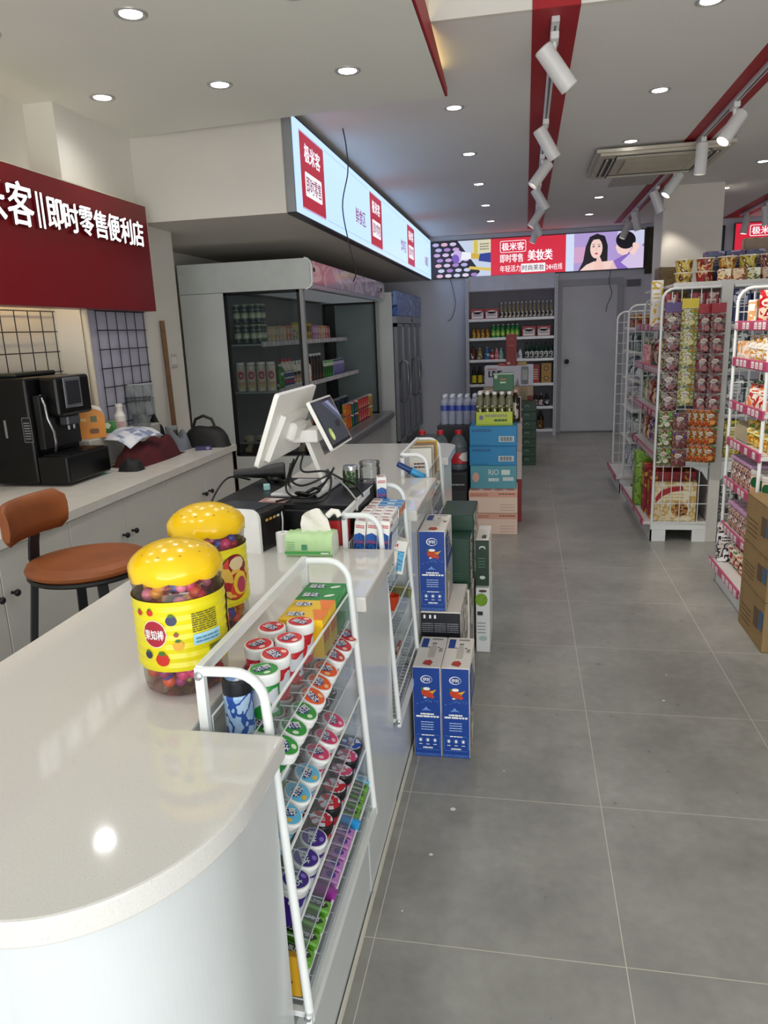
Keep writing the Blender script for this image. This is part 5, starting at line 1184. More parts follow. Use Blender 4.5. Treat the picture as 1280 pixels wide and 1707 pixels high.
for i, (x, c, h, nm) in enumerate(((-.695, '#5a1c14', .19, 'dark red'), (-.61, '#8a7a3a', .16, 'gold'), (-.51, '#2c6aa8', .17, 'blue'), (-.44, '#b82a34', .13, 'red'), (-.38, '#d86a7c', .15, 'pink'), (-.32, '#7ab0a8', .15, 'teal'))):
    o = bottle(h, .034 if i < 3 else .027, mat(c, .2), mat('#cfd3d6' if i != 0 else '#2a1410', .4), pattern([c, '#e0d8c8', c], 36, seed=i), .42); solo_l = '%s bottle on third shelf of wall unit' % nm
    o['label'] = solo_l; o['group'] = BS; o.location = (x, 10.35, 1.045)
for i, x in enumerate((-.13, -.065)): place('wbot', lambda: bottle(.13, .028, mat('#dfe2e6', .25), mat('#c9ccd2', .4), pattern(['#e8e9ec', '#8a94a6', '#e8e9ec'], 40), .45), 'small white bottle on third wall shelf right of tall red box, %s' % ('left', 'right')[i], (x, 10.35, 1.045), 0, BS)
for i in range(6): place('soju', lambda: bottle(.215, .027, mat('#0d3a24', .15), mat('#12261c', .4), pattern(['#e6e6e2', '#e6e6e2', '#1c2a22', '#e6e6e2'], 40), .5), 'dark green bottle with white label on third wall shelf, %s from left' % ORD[i], (.03 + i * .063, 10.35, 1.045), 0, BS)
for i, x in enumerate((-.69, -.61)): place('ylab', lambda: bottle(.24, .032, mat('#1a1a10', .2), mat('#161610', .4), mat('#d8c92a', .4), .4), 'dark bottle with yellow label on fourth wall shelf, %s' % ('left', 'right')[i], (x, 10.35, .715), 0, BS)
o = bottle(.25, .032, mat('#2c1210', .2), mat('#161010', .4), pattern(['#7a2420', '#d8cfc0', '#3a1512'], 40), .4); o['label'] = 'dark red bottle right of yellow labelled bottles on wall shelf'; o['group'] = BS; o.location = (-.53, 10.35, .715)
b = MB(); b.box((-.05, -.05, 0), (.05, .05, .25), mat('#a81c22', .4)); b.fr((-.05, -.0503, 0), (1, 0, 0), (0, 0, 1)).lines(.02, .05, .08, .2, 5, mat('#e6c9b0', .4, vary=0), 1, .5); solo(b, 'red_box', 'tall red box on fourth wall shelf beside gold boxes', 'box', (.145, 10.37, .715), 0, BS)
for i in range(2):
    def mk():
        b = MB(); b.box((-.065, -.06, 0), (.065, .06, .13), mat('#b8862a', .4)); f = b.fr((-.065, -.0603, 0), (1, 0, 0), (0, 0, 1)); f.ell(.065, .06, .035, .035, mat('#4a2e10', .4, vary=0), 1, 10); f.ell(.065, .06, .022, .022, mat('#c99a3a', .4, vary=0), 2, 8)
        return tag(b.build('gold_box'), '', 'box')
    place('goldb', mk, '%s gold box with dark emblem at right of fourth wall shelf' % ('lower', 'upper')[i], (.285, 10.37, .715 + i * .132), 0, BS)
for i, (x, c) in enumerate(((.08, '#7a2a30'), (.15, '#a8343c'), (.22, '#c9bfb8'), (.30, '#3a2030'))):
    o = bottle(.17, .03, mat('#241418', .2), mat(c, .4), pattern([c, '#d8d0ca', '#2a3a6a', c], 36, seed=i), .4); o['label'] = '%s capped bottle on fifth shelf of wall unit' % ('maroon', 'red', 'pale grey', 'plum')[i]; o['group'] = BS; o.location = (x, 10.35, .40)
o = bottle(.24, .045, mat('#2a1a0c', .2), mat('#1a120a', .4), pattern(['#6a4a1c', '#a8823a', '#4a3012'], 30), .4); o['label'] = 'squat brown bottle alone on bottom shelf of wall unit'; o['group'] = BS; o.location = (.22, 10.35, .085)
o = bottle(.2, .045, mat('#14100c', .2), mat('#1a120a', .4), None, .4); o['label'] = 'black bottle on fifth wall shelf at left end'; o['group'] = BS; o.location = (-.66, 10.35, .40)
# ================================================================== cartons along the counter and in the aisle
def cbox(x0, x1, y0, y1, z0, z1, m_, name, lab, cat='carton', group=None, deco=None, rot=0.):
    w, d, h = x1 - x0, y1 - y0, z1 - z0
    b = MB(); b.box((-w / 2, 0, 0), (w / 2, d, h), m_, .003)
    fr_ = dict(front=b.fr((-w / 2, -.0004, 0), (1, 0, 0), (0, 0, 1)), top=b.fr((-w / 2, 0, h + .0004), (1, 0, 0), (0, 1, 0)), right=b.fr((w / 2 + .0004, 0, 0), (0, 1, 0), (0, 0, 1)), left=b.fr((-w / 2 - .0004, d, 0), (0, -1, 0), (0, 0, 1)))
    if deco: deco(fr_, w, d, h)
    return solo(b, name, lab, cat, ((x0 + x1) / 2, y0, z0), rot, group)
MBLUE = mat('#123f93', .4, vary=.05, scale=6)
def milk_deco(F, w, d, h):
    f = F['front']; W = PWHITE; s = w / .10
    f.rect(.002, .002, w - .002, h - .002, MBLUE, 1)
    f.ell(w * .5, h * .87, .021 * s, .0155 * s, W, 2, 20); f.ell(w * .5 + .0015, h * .87, .0185 * s, .013 * s, MBLUE, 3, 20); f.text('伊利', w * .5 - .0125 * s, h * .87 - .007, w * .5 + .0125 * s, h * .87 + .007, W, 4, .03)
    f.poly([(w * .30, h * .735), (w * .34, h * .70), (w * .50, h * .675), (w * .74, h * .665), (w * .78, h * .68), (w * .68, h * .735), (w * .56, h * .768), (w * .40, h * .775)], mat('#c8401f', .4, vary=.2, scale=80), 2)
    f.poly([(w * .58, h * .735), (w * .86, h * .765), (w * .72, h * .715)], mat('#e0a52c', .4, vary=0), 3); f.ell(w * .50, h * .768, w * .13, h * .017, W, 3, 12); f.ell(w * .34, h * .765, w * .05, h * .02, mat('#3f6b22', .5, vary=0), 3, 6); f.ell(w * .44, h * .672, w * .06, h * .008, W, 3, 8)
    rr = random.Random(2); pale = mat('#6f9ad8', .4, vary=0)
    for i in range(18): x = w * rr.uniform(.1, .9); y = h * (.60 + .035 * math.sin(x / w * 3.1) + rr.uniform(-.02, .02)); f.rect(x, y, x + w * .03, y + h * .006, pale, 2)
    f.poly([(w * .30, h * .525), (w * .42, h * .55), (w * .47, h * .572), (w * .53, h * .545), (w * .66, h * .525), (w * .5, h * .53)], pale, 2)
    f.lines(w * .26, h * .478, w * .74, h * .50, 1, W, 2, .8, 1); f.lines(w * .10, h * .450, w * .92, h * .474, 1, W, 2, .8, 2); f.lines(w * .27, h * .31, w * .72, h * .42, 4, mat('#b9cdf0', .4, vary=0), 2, .32, 4)
    for x in (.07, .93): f.rect(w * x, h * .10, w * x + .0008, h * .235, pale, 2)
    f.rect(w * .09, h * .085, w * .91, h * .088, pale, 2); f.rect(w * .09, h * .25, w * .24, h * .253, pale, 2); f.rect(w * .76, h * .25, w * .91, h * .253, pale, 2); f.lines(w * .28, h * .243, w * .74, h * .262, 1, W, 2, .6, 6)
    for x in (.24, .50, .76):
        f.ell(w * x, h * .195, w * .085, w * .085, pale, 2, 14); f.ell(w * x, h * .195, w * .075, w * .075, MBLUE, 3, 14); f.rect(w * x - .004 * s, h * .18, w * x + .004 * s, h * .21, W, 4); f.rect(w * x - .006, h * .145, w * x + .006, h * .152, W, 4)
    f.lines(w * .32, h * .10, w * .68, h * .122, 1, W, 2, .7, 8); f.lines(w * .05, h * .02, w * .95, h * .05, 2, pale, 2, .3, 9)
    t_ = F['top']; t_.rect(w * .10, d * .62, w * .34, d * .92, MBLUE, 1); t_.lines(w * .45, d * .88, w * .85, d * .94, 1, mat('#8d8a88', .5, vary=0), 1, .8, 3); g = mat('#c3beb4', .5, vary=0)
    t_.poly([(w * .45, d * .30), (w * .45, d * .60), (w * .52, d * .72), (w * .64, d * .72), (w * .70, d * .60), (w * .70, d * .30)], g, 1); t_.rect(w * .50, d * .74, w * .66, d * .78, mat('#6b6864', .5, vary=0), 1); t_.rect(w * .36, d * .62, w * .44, d * .64, INK, 1); t_.rect(w * .72, d * .62, w * .80, d * .64, INK, 1)
    t_.poly([(w * .34, d * .10), (w * .40, d * .20), (w * .60, d * .22), (w * .70, d * .14), (w * .62, d * .05), (w * .45, d * .07)], mat('#b9381f', .4, vary=.2, scale=80), 2); t_.lines(w * .80, d * .5, w * .93, d * .62, 3, mat('#6b6864', .5, vary=0), 1, .5, 5)
    r_ = F['right']; r_.rect(0, 0, d, h * .5, mat('#8f9399', .45), 1); r_.poly([(d * .1, h * .05), (d * .45, h * .02), (d * .5, h * .38), (d * .2, h * .45)], pattern(['#b9582c', '#8c3a22', '#d8d4cc', '#7a8a3a'], 18, .4, (1, 1, 1), 3, 'N'), 2); r_.poly([(d * .05, h * .9), (d * .35, h * .95), (d, h * .55), (d, h * .5), (d * .1, h * .5)], mat('#163f86', .4), 1); r_.lines(d * .3, h * .62, d * .8, h * .9, 4, mat('#a9adb3', .4, vary=0), 2, .5, 3)
CREAMB = mat('#e6e0d8', .4, vary=.03)
MG = 'tall blue milk cartons by the counter'
cbox(-.374, -.277, 2.285, 2.545, 0, .343, CREAMB, 'milk_carton', 'tall blue milk carton on floor touching the counter, strawberry picture', 'carton', MG, milk_deco)
cbox(-.275, -.178, 2.285, 2.545, 0, .343, CREAMB, 'milk_carton', 'tall blue milk carton on floor on the aisle side of its twin', 'carton', MG, milk_deco)
def wb_deco(F, w, d, h):
    f = F['front']; f.rect(.002, .002, w - .002, h - .004, mat('#1c1f26', .4, vary=.1), 1)
    for x in (.08, .22, .34): f.rect(w * x, h * .87, w * x + .008, h * .94, PWHITE, 2)
    for i in range(3): f.lines(w * (.04 + .31 * i), h * .60, w * (.32 + .31 * i), h * .80, 5, mat('#8d9096', .5, vary=0), 2, .4, i + 1)
    f.lines(w * .05, h * .28, w * .95, h * .52, 5, mat('#6d7076', .5, vary=0), 2, .35, 9); f.lines(w * .5, h * .44, w * .85, h * .50, 1, PWHITE, 3, .8, 4)
    F['right'].rect(0, 0, d, h, pattern(['#cfcac4', '#8a8784', '#5c4a44', '#dedad4', '#a39c96'], 11, .4, (1, 1, 1), 2, 'N'), 1); F['top'].rect(w * .4, d * .3, w * .43, d * .8, mat('#bdb7ae', .5, vary=0), 1)
cbox(-.387, -.232, 2.60, 2.93, .215, .42, CREAMB, 'boxed_milk', 'white carton with black printed front under the upper blue milk carton', 'carton', None, wb_deco)
cbox(-.387, -.232, 2.61, 2.93, 0, .212, CREAMB, 'boxed_milk', 'white carton with black front standing on floor, lowest of its pile', 'carton', None, wb_deco)
cbox(-.386, -.287, 2.603, 2.86, .4215, .738, CREAMB, 'milk_carton', 'tall blue milk carton stacked on the white and black carton', 'carton', MG, milk_deco)
GRN = mat('#12392a', .4, vary=.08)
def gr_deco(F, w, d, h): F['right'].rect(0, 0, d, h, pattern(['#d8d6d0', '#5a5650', '#b3aea6', '#3a2a24', '#e6e3de'], 12, .4, (1, 1, 1), 5, 'N'), 1); F['front'].lines(w * .2, h * .1, w * .8, h * .35, 5, mat('#2f5a48', .5, vary=0), 1, .3, 2)
cbox(-.385, -.225, 2.95, 3.13, 0, .383, CREAMB, 'boxed_milk', 'plain pale carton on floor under the dark green gift cartons', 'carton', None, lambda F, w, d, h: F['right'].rect(0, 0, d, h, pattern(['#cfcac4', '#6a5a50', '#4a3630', '#dedad4'], 10, .4, (1, 1, 1), 8, 'N'), 1))
cbox(-.36, -.225, 3.14, 3.42, 0, .383, CREAMB, 'boxed_milk', 'plain pale carton hidden behind the other carton of dark green pile', 'carton')
cbox(-.372, -.222, 2.96, 3.09, .3845, .605, GRN, 'gift_carton', 'dark green carton, lower and nearer one of the pair', 'carton', 'dark green cartons', gr_deco)
cbox(-.36, -.215, 3.10, 3.38, .3845, .675, GRN, 'gift_carton', 'dark green carton with white side, taller one behind', 'carton', 'dark green cartons', gr_deco)
def av_deco(F, w, d, h): f = F['front']; f.ell(w * .4, h * .82, w * .45, h * .10, mat('#6f9a22', .4, vary=.2, scale=60), 1, 14); f.ell(w * .5, h * .955, w * .3, h * .02, mat('#4a2a2a', .4), 1); f.rect(w * .1, h * .58, w * .5, h * .64, INK, 1); f.lines(w * .1, h * .3, w * .7, h * .5, 4, mat('#8f9296', .5, vary=0), 1, .4, 3); f.ell(w * .5, h * .22, w * .3, h * .04, mat('#9fb5b0', .5, vary=0), 1)
cbox(-.213, -.150, 3.17, 3.45, 0, .315, mat('#d3d5d4', .4), 'boxed_milk', 'pale carton with green avocado picture on floor by the aisle', 'carton', None, av_deco)
def w2_deco(F, w, d, h):
    f = F['front']; f.rect(0, 0, w, h - .002, mat('#10301f', .4, vary=.1), 1); f.ell(w * .5, h * .82, w * .25, h * .05, mat('#b9c9be', .5, vary=0), 2, 10); f.ell(w * .5, h * .80, w * .2, h * .035, mat('#10301f', .4, vary=0), 3, 8); f.lines(w * .2, h * .4, w * .7, h * .65, 4, mat('#4f7a60', .5, vary=0), 2, .3, 4); f.ell(w * .5, h * .18, w * .22, h * .04, mat('#b9c9be', .5, vary=0), 2, 10)
    F['top'].poly([(w * .4, d * .12), (w * .75, d * .08), (w * .8, d * .3), (w * .5, d * .32)], mat('#2c4a34', .5, vary=.3, scale=90), 1)
cbox(-.214, -.154, 3.20, 3.45, .3165, .535, CREAMB, 'boxed_milk', 'white carton with dark green front on top of avocado carton', 'carton', None, w2_deco)
# ---- drinks stack in the aisle
PEACH = mat('#d9bfae', .5, vary=.03)
def pe_deco(F, w, d, h):
    f = F['front']; f.rect(0, h * .72, w, h * .98, mat('#cf9a86', .5, vary=0), 1); f.lines(w * .03, h * .78, w * .4, h * .92, 2, mat('#a3604a', .5, vary=0), 2, .5, 2); f.lines(w * .62, h * .84, w * .95, h * .92, 1, mat('#8a4a3a', .5, vary=0), 2, .7, 3); f.ell(w * .14, h * .35, w * .07, h * .18, mat('#d3a18c', .5, vary=0), 1, 14); f.lines(w * .65, h * .12, w * .95, h * .5, 3, mat('#a98a7a', .5, vary=0), 1, .2, 5)
    for i in range(4): F['top'].ell(w * (.13 + .245 * i), d * .14, w * .105, d * .09, mat('#bf6a66', .5, vary=0), 1, 14)
cbox(-.388, -.046, 5.20, 5.50, 0, .160, PEACH, 'drink_carton', 'peach coloured drinks carton at the bottom of aisle stack', 'carton', 'peach cartons', pe_deco)
cbox(-.392, -.047, 5.19, 5.50, .1615, .325, PEACH, 'drink_carton', 'peach coloured drinks carton, second from the floor in aisle stack', 'carton', 'peach cartons', pe_deco)
def te_deco(F, w, d, h): f = F['front']; f.ell(w * .12, h * .5, w * .075, h * .22, mat('#c99a8a', .5, vary=0), 1, 12); f.text('RIO', w * .40, h * .60, w * .62, h * .84, mat('#c3d3d3', .5, vary=0), 1); f.lines(w * .40, h * .32, w * .62, h * .52, 1, mat('#c3d3d3', .5, vary=0), 1, .7, 2); f.rect(w * .68, h * .6, w * .86, h * .82, mat('#c9d6d3', .5, vary=0), 1); f.rect(w * .71, h * .34, w * .94, h * .5, mat('#b9c9c6', .5, vary=0), 1)
cbox(-.386, -.055, 5.27, 5.56, .3265, .495, mat('#4f94a4', .5), 'drink_carton', 'teal drinks carton between blue cartons and peach cartons', 'carton', None, te_deco)
def bl_deco(F, w, d, h):
    f = F['front']; f.lines(w * .05, h * .74, w * .45, h * .9, 2, mat('#1c4a7c', .5, vary=0), 1, .6, 3); f.rect(w * .62, h * .22, w * .94, h * .50, mat('#cfd9dc', .5, vary=0), 1)
    for i in range(14): f.rect(w * (.64 + .02 * i), h * .25, w * (.648 + .02 * i + .004 * (i % 3)), h * .47, INK, 2)
    f.lines(w * .05, h * .06, w * .4, h * .12, 1, mat('#1c4a7c', .5, vary=0), 1, .5, 4); f.rect(.0, h * .96, w, h * .965, mat('#16507c', .5, vary=0), 1)
BLUEC = mat('#1f7fb4', .5, vary=.04)
cbox(-.390, -.055, 5.27, 5.56, .4965, .636, BLUEC, 'drink_carton', 'blue drinks carton with barcode directly on the teal carton', 'carton', 'blue barcode cartons', bl_deco)
cbox(-.388, -.052, 5.27, 5.56, .6375, .780, BLUEC, 'drink_carton', 'blue drinks carton with barcode under the lime bottle tray', 'carton', 'blue barcode cartons', bl_deco)
def li_deco(F, w, d, h): f = F['front']; f.ell(w * .15, h * .6, w * .06, h * .18, mat('#6a6a8a', .5, vary=0), 1, 8); f.lines(w * .25, h * .65, w * .85, h * .85, 2, mat('#7f6f86', .5, vary=0), 1, .6, 5); f.lines(w * .5, h * .3, w * .85, h * .55, 1, mat('#3f5a22', .5, vary=0), 1, .7, 6); f.rect(0, 0, w, h * .14, mat('#8faa2a', .5, vary=0), 1)
b = MB(); w_, d_, h_ = .265, .19, .098; LIM = mat('#b3c33c', .45)
b.box((-w_ / 2, 0, 0), (w_ / 2, .004, h_), LIM); b.box((-w_ / 2, d_ - .004, 0), (w_ / 2, d_, h_), LIM); b.box((-w_ / 2, 0, 0), (-w_ / 2 + .004, d_, h_), LIM); b.box((w_ / 2 - .004, 0, 0), (w_ / 2, d_, h_), LIM); b.box((-w_ / 2, 0, 0), (w_ / 2, d_, .004), LIM)
li_deco(dict(front=b.fr((-w_ / 2, -.0004, 0), (1, 0, 0), (0, 0, 1))), w_, d_, h_)
solo(b, 'bottle_tray', 'lime green printed tray of tea bottles on blue cartons', 'tray', (-.213, 5.30, .7815))
k = 0
for j in range(3):
    for i in range(5):
        place('tea', lambda: bottle(.235, .0255, clear('#c0c0a0', .8, .05, .3, .4), mat('#e6e6e2', .4), pattern(['#5a5c2a', '#c9cbb0', '#3a3c1c', '#6f7234'], 40, .3), .26, .15, .80, .6), 'tea bottle in lime tray, %s row, %s from left' % (('front', 'middle', 'back')[j], ORD[i]), (-.317 + i * .052, 5.335 + j * .055, .786), 0, 'tea bottles in the lime tray')
for i in range(5):
    place('tea2', lambda: bottle(.235, .024, clear('#5a4a3c', .6, .05, .3, .5), mat('#e0b8b0', .4), pattern(['#c9c0b0', '#2e2620', '#c9c0b0'], 40, .3), .28, .15, .86, .6), 'brown drink bottle behind the lime tray, %s from left' % ORD[i], (-.30 + i * .058, 5.525, .7815), 0, 'brown bottles on the stack')
def gb_deco(F, w, d, h): f = F['front']; f.rect(0, h - .006, w, h, mat('#b9c9bc', .5, vary=0), 1); f.rect(w * .06, h * .72, w * .2, h * .92, mat('#a9b9ac', .5, vary=0), 1); f.lines(w * .34, h * .62, w * .62, h * .74, 1, mat('#b36a3a', .5, vary=0), 1, .7, 1); f.lines(w * .34, h * .44, w * .62, h * .56, 1, mat('#a9c9b0', .5, vary=0), 1, .8, 2)
cbox(-.222, -.078, 5.36, 5.48, 1.0225, 1.145, mat('#17572f', .45), 'green_carton', 'small green carton standing on caps of the tea bottles', 'carton', None, gb_deco)
REDC = mat('#8a1f22', .5)
for i, (z0, z1, c, l) in enumerate(((0, .33, '#8a1f22', 'dark red carton on floor behind the peach cartons'), (.3315, .55, '#c9b8b0', 'pale carton on the dark red carton behind blue stack'), (.5515, .76, '#b9a39c', 'greyish pink carton topmost behind the blue stack'))):
    cbox(-.36, -.018, 5.58, 5.90, z0, z1, mat(c, .5), 'drink_carton', l, 'carton', 'cartons behind the aisle stack')
b = MB()
for i in range(3):
    for j in range(2): b.box((-.05 + i * .0, 0, 0), (.05, .06, .2), mat('#d8c3c6', .4), .01)
solo(b, 'paper_pack', 'pale pink wrapped pack standing right of the tea bottles', 'pack', (-.075, 5.60, .7615))
# dark cartons, jugs and water beyond the counter end
DK = mat('#131316', .45)
def dk_deco(F, w, d, h): F['front'].lines(w * .72, h * .62, w * .96, h * .72, 1, mat('#8d8d92', .5, vary=0), 1, .5, 2); F['front'].ell(w * .6, h * .2, w * .1, h * .12, mat('#5c5c60', .5, vary=0), 1, 10); F['front'].rect(w * .1, 0, w * .98, h * .45, mat('#2c2b2f', .4), 1)
for i in range(2): cbox(-.82, -.405, 5.18, 5.55, i * .228, i * .228 + .226, DK, 'dark_carton', 'black carton beside peach cartons, %s of two' % ('lower', 'upper')[i], 'carton', 'black cartons', dk_deco)
def jug():
    t = thing('water_jug', '', 'water jug')
    b = MB(); b.lathe([(0, .002), (.060, .002), (.064, .01), (.064, .03), (.061, .04), (.064, .05), (.064, .15), (.061, .16), (.064, .17), (.060, .19), (.042, .235), (.022, .255), (.021, .268)], clear('#dfe9ee', .85, .04, .1), 20, cap=False); b.build('jug_body', t)
    b = MB(); b.lathe([(.0645, .05), (.0652, .052), (.0652, .128), (.0645, .13)], pattern(['#b3242c', '#b3242c', '#d8d0c9', '#7a1a20'], 16, .4), 20, cap=False); b.build('label_band', t)
    b = MB(); b.lathe([(.021, .262), (.026, .262), (.026, .286), (.024, .29), (0, .29)], mat('#c01c26', .4), 14, cap=False); b.build('cap', t)
    b = MB(); b.tube([(.02, 0, .255), (.055, 0, .262), (.07, 0, .24), (.066, 0, .19)], .007, mat('#1a1a1c', .5), 7); b.build('handle', t)
    return t
for i, (x, y) in enumerate(((-.745, 5.36), (-.61, 5.36), (-.475, 5.36))): place('jug', jug, 'red-capped water jug on black cartons, %s from left' % ORD[i], (x, y, .4555), 1.6, 'red-capped water jugs')
for i in range(3): cbox(-.66, -.37, 5.60, 5.92, i * .25, i * .25 + .248, mat('#2a2a30', .5), 'dark_carton', 'dark carton supporting the water bottles, %s from floor' % ORD[i], 'carton', 'cartons under the water')
k = 0
for j in range(3):
    for i in range(5):
        place('water', lambda: bottle(.225, .0285, clear('#dfe4f4', .92, .05, .38, .4), mat('#d8dcea', .4), mat('#4456b0', .35), .24, .62, .86, .5), 'clear water bottle with blue band, %s row of pack, %s from left' % (ORD[j], ORD[i]), (-.608 + i * .0575, 5.66 + j * .058, .7505), 0, 'water bottles in the shrink pack')
# dark green cartons and beer boxes further back
def gs_deco(F, w, d, h): f = F['front']; f.ell(w * .42, h * .6, w * .14, h * .16, mat('#7a9a82', .5, vary=0), 1, 10); f.ell(w * .42, h * .56, w * .10, h * .11, mat('#0f3a24', .5, vary=0), 2, 10); f.rect(w * .03, h * .15, w * .16, h * .38, mat('#7f8f86', .5, vary=0), 1); f.lines(w * .25, h * .15, w * .9, h * .32, 1, mat('#2c5a40', .5, vary=0), 1, .6, 3)
for i in range(7): cbox(-.045, .125, 8.0, 8.3, i * .0965, i * .0965 + .096, mat('#0f3a24', .45), 'green_beer_carton', 'dark green carton in tall stack by aisle, %s from floor' % ORD[i], 'carton', 'dark green stack', gs_deco)
def be_deco(F, w, d, h):
    f = F['front']; f.text('LIVE', w * .09, h * .46, w * .36, h * .78, INK, 1, .10)
    f.lines(w * .06, h * .84, w * .25, h * .92, 1, mat('#b35a5a', .5, vary=0), 1, .7, 2); f.rrect(w * .75, h * .08, w * .90, h * .96, .012, mat('#6b6e72', .4, vary=.3, scale=30), 1); f.rrect(w * .77, h * .3, w * .88, h * .8, .01, mat('#a3a6a2', .4, vary=.2), 2); f.poly([(w * .62, 0), (w * .68, h * .4), (w * .72, 0)], mat('#8a8a8a', .5, vary=0), 1)
cbox(-.44, .092, 8.32, 8.62, .83, 1.05, mat('#c9c6d0', .45), 'beer_carton', 'white wide beer carton with grey can picture behind tea bottles', 'carton', None, be_deco)
def bn_deco(F, w, d, h): f = F['front']; f.rect(0, 0, w, h * .5, mat('#7a2a26', .5, vary=0), 1); f.rrect(w * .72, h * .02, w * .88, h * .95, .012, mat('#9a7a55', .4, vary=.3, scale=30), 2); f.rrect(w * .74, h * .2, w * .86, h * .7, .01, mat('#7a6a4a', .4, vary=.3, scale=30), 3)
for i in range(4): cbox(-.45, .092, 8.32, 8.62, i * .207, i * .207 + .205, mat('#b39a80', .5), 'beer_carton', 'tan and maroon wide beer carton, %s from floor in its pile' % ORD[i], 'carton', 'tan beer cartons', bn_deco)
def rb_deco(F, w, d, h): f = F['front']; f.lines(w * .25, h * .62, w * .75, h * .70, 1, mat('#b3564a', .5, vary=0), 1, .6, 3); f.ell(w * .5, h * .85, w * .2, h * .05, mat('#a83a34', .5, vary=0), 1, 10); f.rect(w * .1, h * .05, w * .4, h * .12, mat('#c9a9a0', .5, vary=0), 1)
cbox(-.206, -.09, 8.36, 8.48, 1.0505, 1.39, mat('#8a1a1c', .45), 'tall_red_box', 'tall dark red box standing on white beer carton', 'box', None, rb_deco)
cbox(-.08, .02, 8.36, 8.5, 1.0505, 1.085, mat('#a88a4a', .45), 'gold_box', 'flat gold box right of the tall dark red box', 'box')
cbox(-.29, -.21, 8.36, 8.5, 1.0505, 1.075, mat('#a8382c', .45), 'flat_box', 'flat red box left of the tall dark red box', 'box')
# ================================================================== gondola shelving
PINK = mat('#b5456c', .35, vary=.05); RAILW = mat('#eadfe0', .4, vary=0); SHELF = mat('#d3cfcb', .4, vary=.03)
def mesh_panel(t, xo, xi, y, z0, z1, nx, nz, rad=.07):
    """side grid in a bent tube frame; the front corner xo is rounded"""
    s = 1 if xi > xo else -1
    b = MB(); fr_ = [(xo, y, z0), (xo, y, z1 - rad)] + [(xo + s * rad - s * rad * math.cos(R(a)), y, z1 - rad + rad * math.sin(R(a))) for a in (20, 45, 70, 90)] + [(xi, y, z1)]
    b.tube(fr_, .009, METALW, 8)
    for i in range(1, nx): x = xo + (xi - xo) * i / nx; b.tube([(x, y, z0), (x, y, z1 - (.02 if i == 1 else 0))], .0032, METALW, 5, cap=False)
    for i in range(nz): z = z0 + (z1 - z0) * i / nz; b.tube([(xo, y, z), (xi, y, z)], .0032, METALW, 5, cap=False)
    return b.build('side_grid', t)
def shelf_part(t, x0, x1, y0, y1, z, lip=True, tags=.055, seed=0, name='shelf'):
    """shelf from the front edge x0 to the spine x1"""
    s = 1 if x1 > x0 else -1; a, c = min(x0, x1), max(x0, x1)
    b = MB(); b.box((a, y0, z - .02), (c, y1, z), SHELF, .002); sh = b.build(name, t)
    if lip:
        b = MB(); b.box((x0 - .006, y0, z - .03), (x0 + .006, y1, z + .018), PINK, .004)
        f = b.fr((x0 - s * .0066, y1 if s > 0 else y0, z - .026), (0, -s, 0), (0, 0, 1)); rr = random.Random(seed); y = .015
        while y < y1 - y0 - .06:
            if rr.random() < .82: f.rect(y, .004, y + tags, .036, RAILW, 1); f.lines(y + .006, .010, y + tags - .006, .03, 2, mat('#b98a94', .5, vary=0), 2, .35, seed + int(y * 100))
            y += tags + .018
        b.build('price_rail', sh)
    return sh
def base_part(t, x0, x1, y0, y1, z=.13, legs=True):
    a, c = min(x0, x1), max(x0, x1)
    b = MB(); b.box((a, y0, z - .05), (c, y1, z), METALW, .003); b.box((a, y0, 0), (a + .01, y1, z - .05), METALW)
    for y in (y0, y1 - .01): b.box((a, y, 0), (a + .10, y + .01, z - .05), METALW); b.box((c - .10, y, 0), (c, y + .01, z - .05), METALW)
    return b.build('plinth', t)
# gondola A, nearest in the middle of the aisle
t = thing('gondola_shelf', 'white gondola hung with snack strips at its near end, pink price rails', 'gondola', (0, 0, 0))
GY0, GY1 = 5.08, 6.25
base_part(t, .85, 1.22, GY0, GY1); base_part(t, 1.66, 1.28, GY0, GY1)
for y in (GY0 - .005, GY1 - .04): b = MB(); b.box((1.205, y, 0), (1.275, y + .04, 1.70), mat('#cbc9c4', .4), .003); b.build('spine_post', t)
b = MB(); b.box((1.225, GY0 + .04, .13), (1.255, GY1 - .04, 1.68), mat('#bdbab5', .5)); b.build('back_panel', t)
shelf_part(t, .80, 1.21, GY0 + .01, GY1, .135, seed=1)
for i, z in enumerate((.575, .86, 1.15, 1.43)):
    shelf_part(t, .865, 1.21, GY0 + .012, GY1 - .01, z, seed=i + 2); shelf_part(t, 1.62, 1.27, GY0 + .012, GY1 - .01, z, seed=i + 12)
for x0, x1 in ((.87, 1.20), (1.28, 1.62)):
    b = MB()
    for z in (.55,): b.extrude([(0, 0), (.33, 0), (.33, -.13), (.29, -.07), (.22, -.035), (0, -.025)] if x0 < 1 else [(0, 0), (.33, 0), (.33, -.025), (.1, -.035), (.04, -.07), (0, -.13)], (x0, GY0 + .018, z), (1, 0, 0), (0, 0, 1), .004, METALW)
    b.build('bracket', t)
b = MB(); b.box((.92, GY0 + .005, 1.67), (1.64, GY1, 1.69), SHELF, .003); b.box((.92, GY0, 1.665), (1.64, GY0 + .008, 1.694), SHELF); b.build('top_shelf', t)
mesh_panel(t, .855, 1.20, GY0 - .012, .14, 1.66, 6, 12); mesh_panel(t, 1.65, 1.28, GY0 - .012, .14, 1.66, 6, 12); mesh_panel(t, .93, 1.20, GY1 + .012, .2, 1.64, 5, 12)
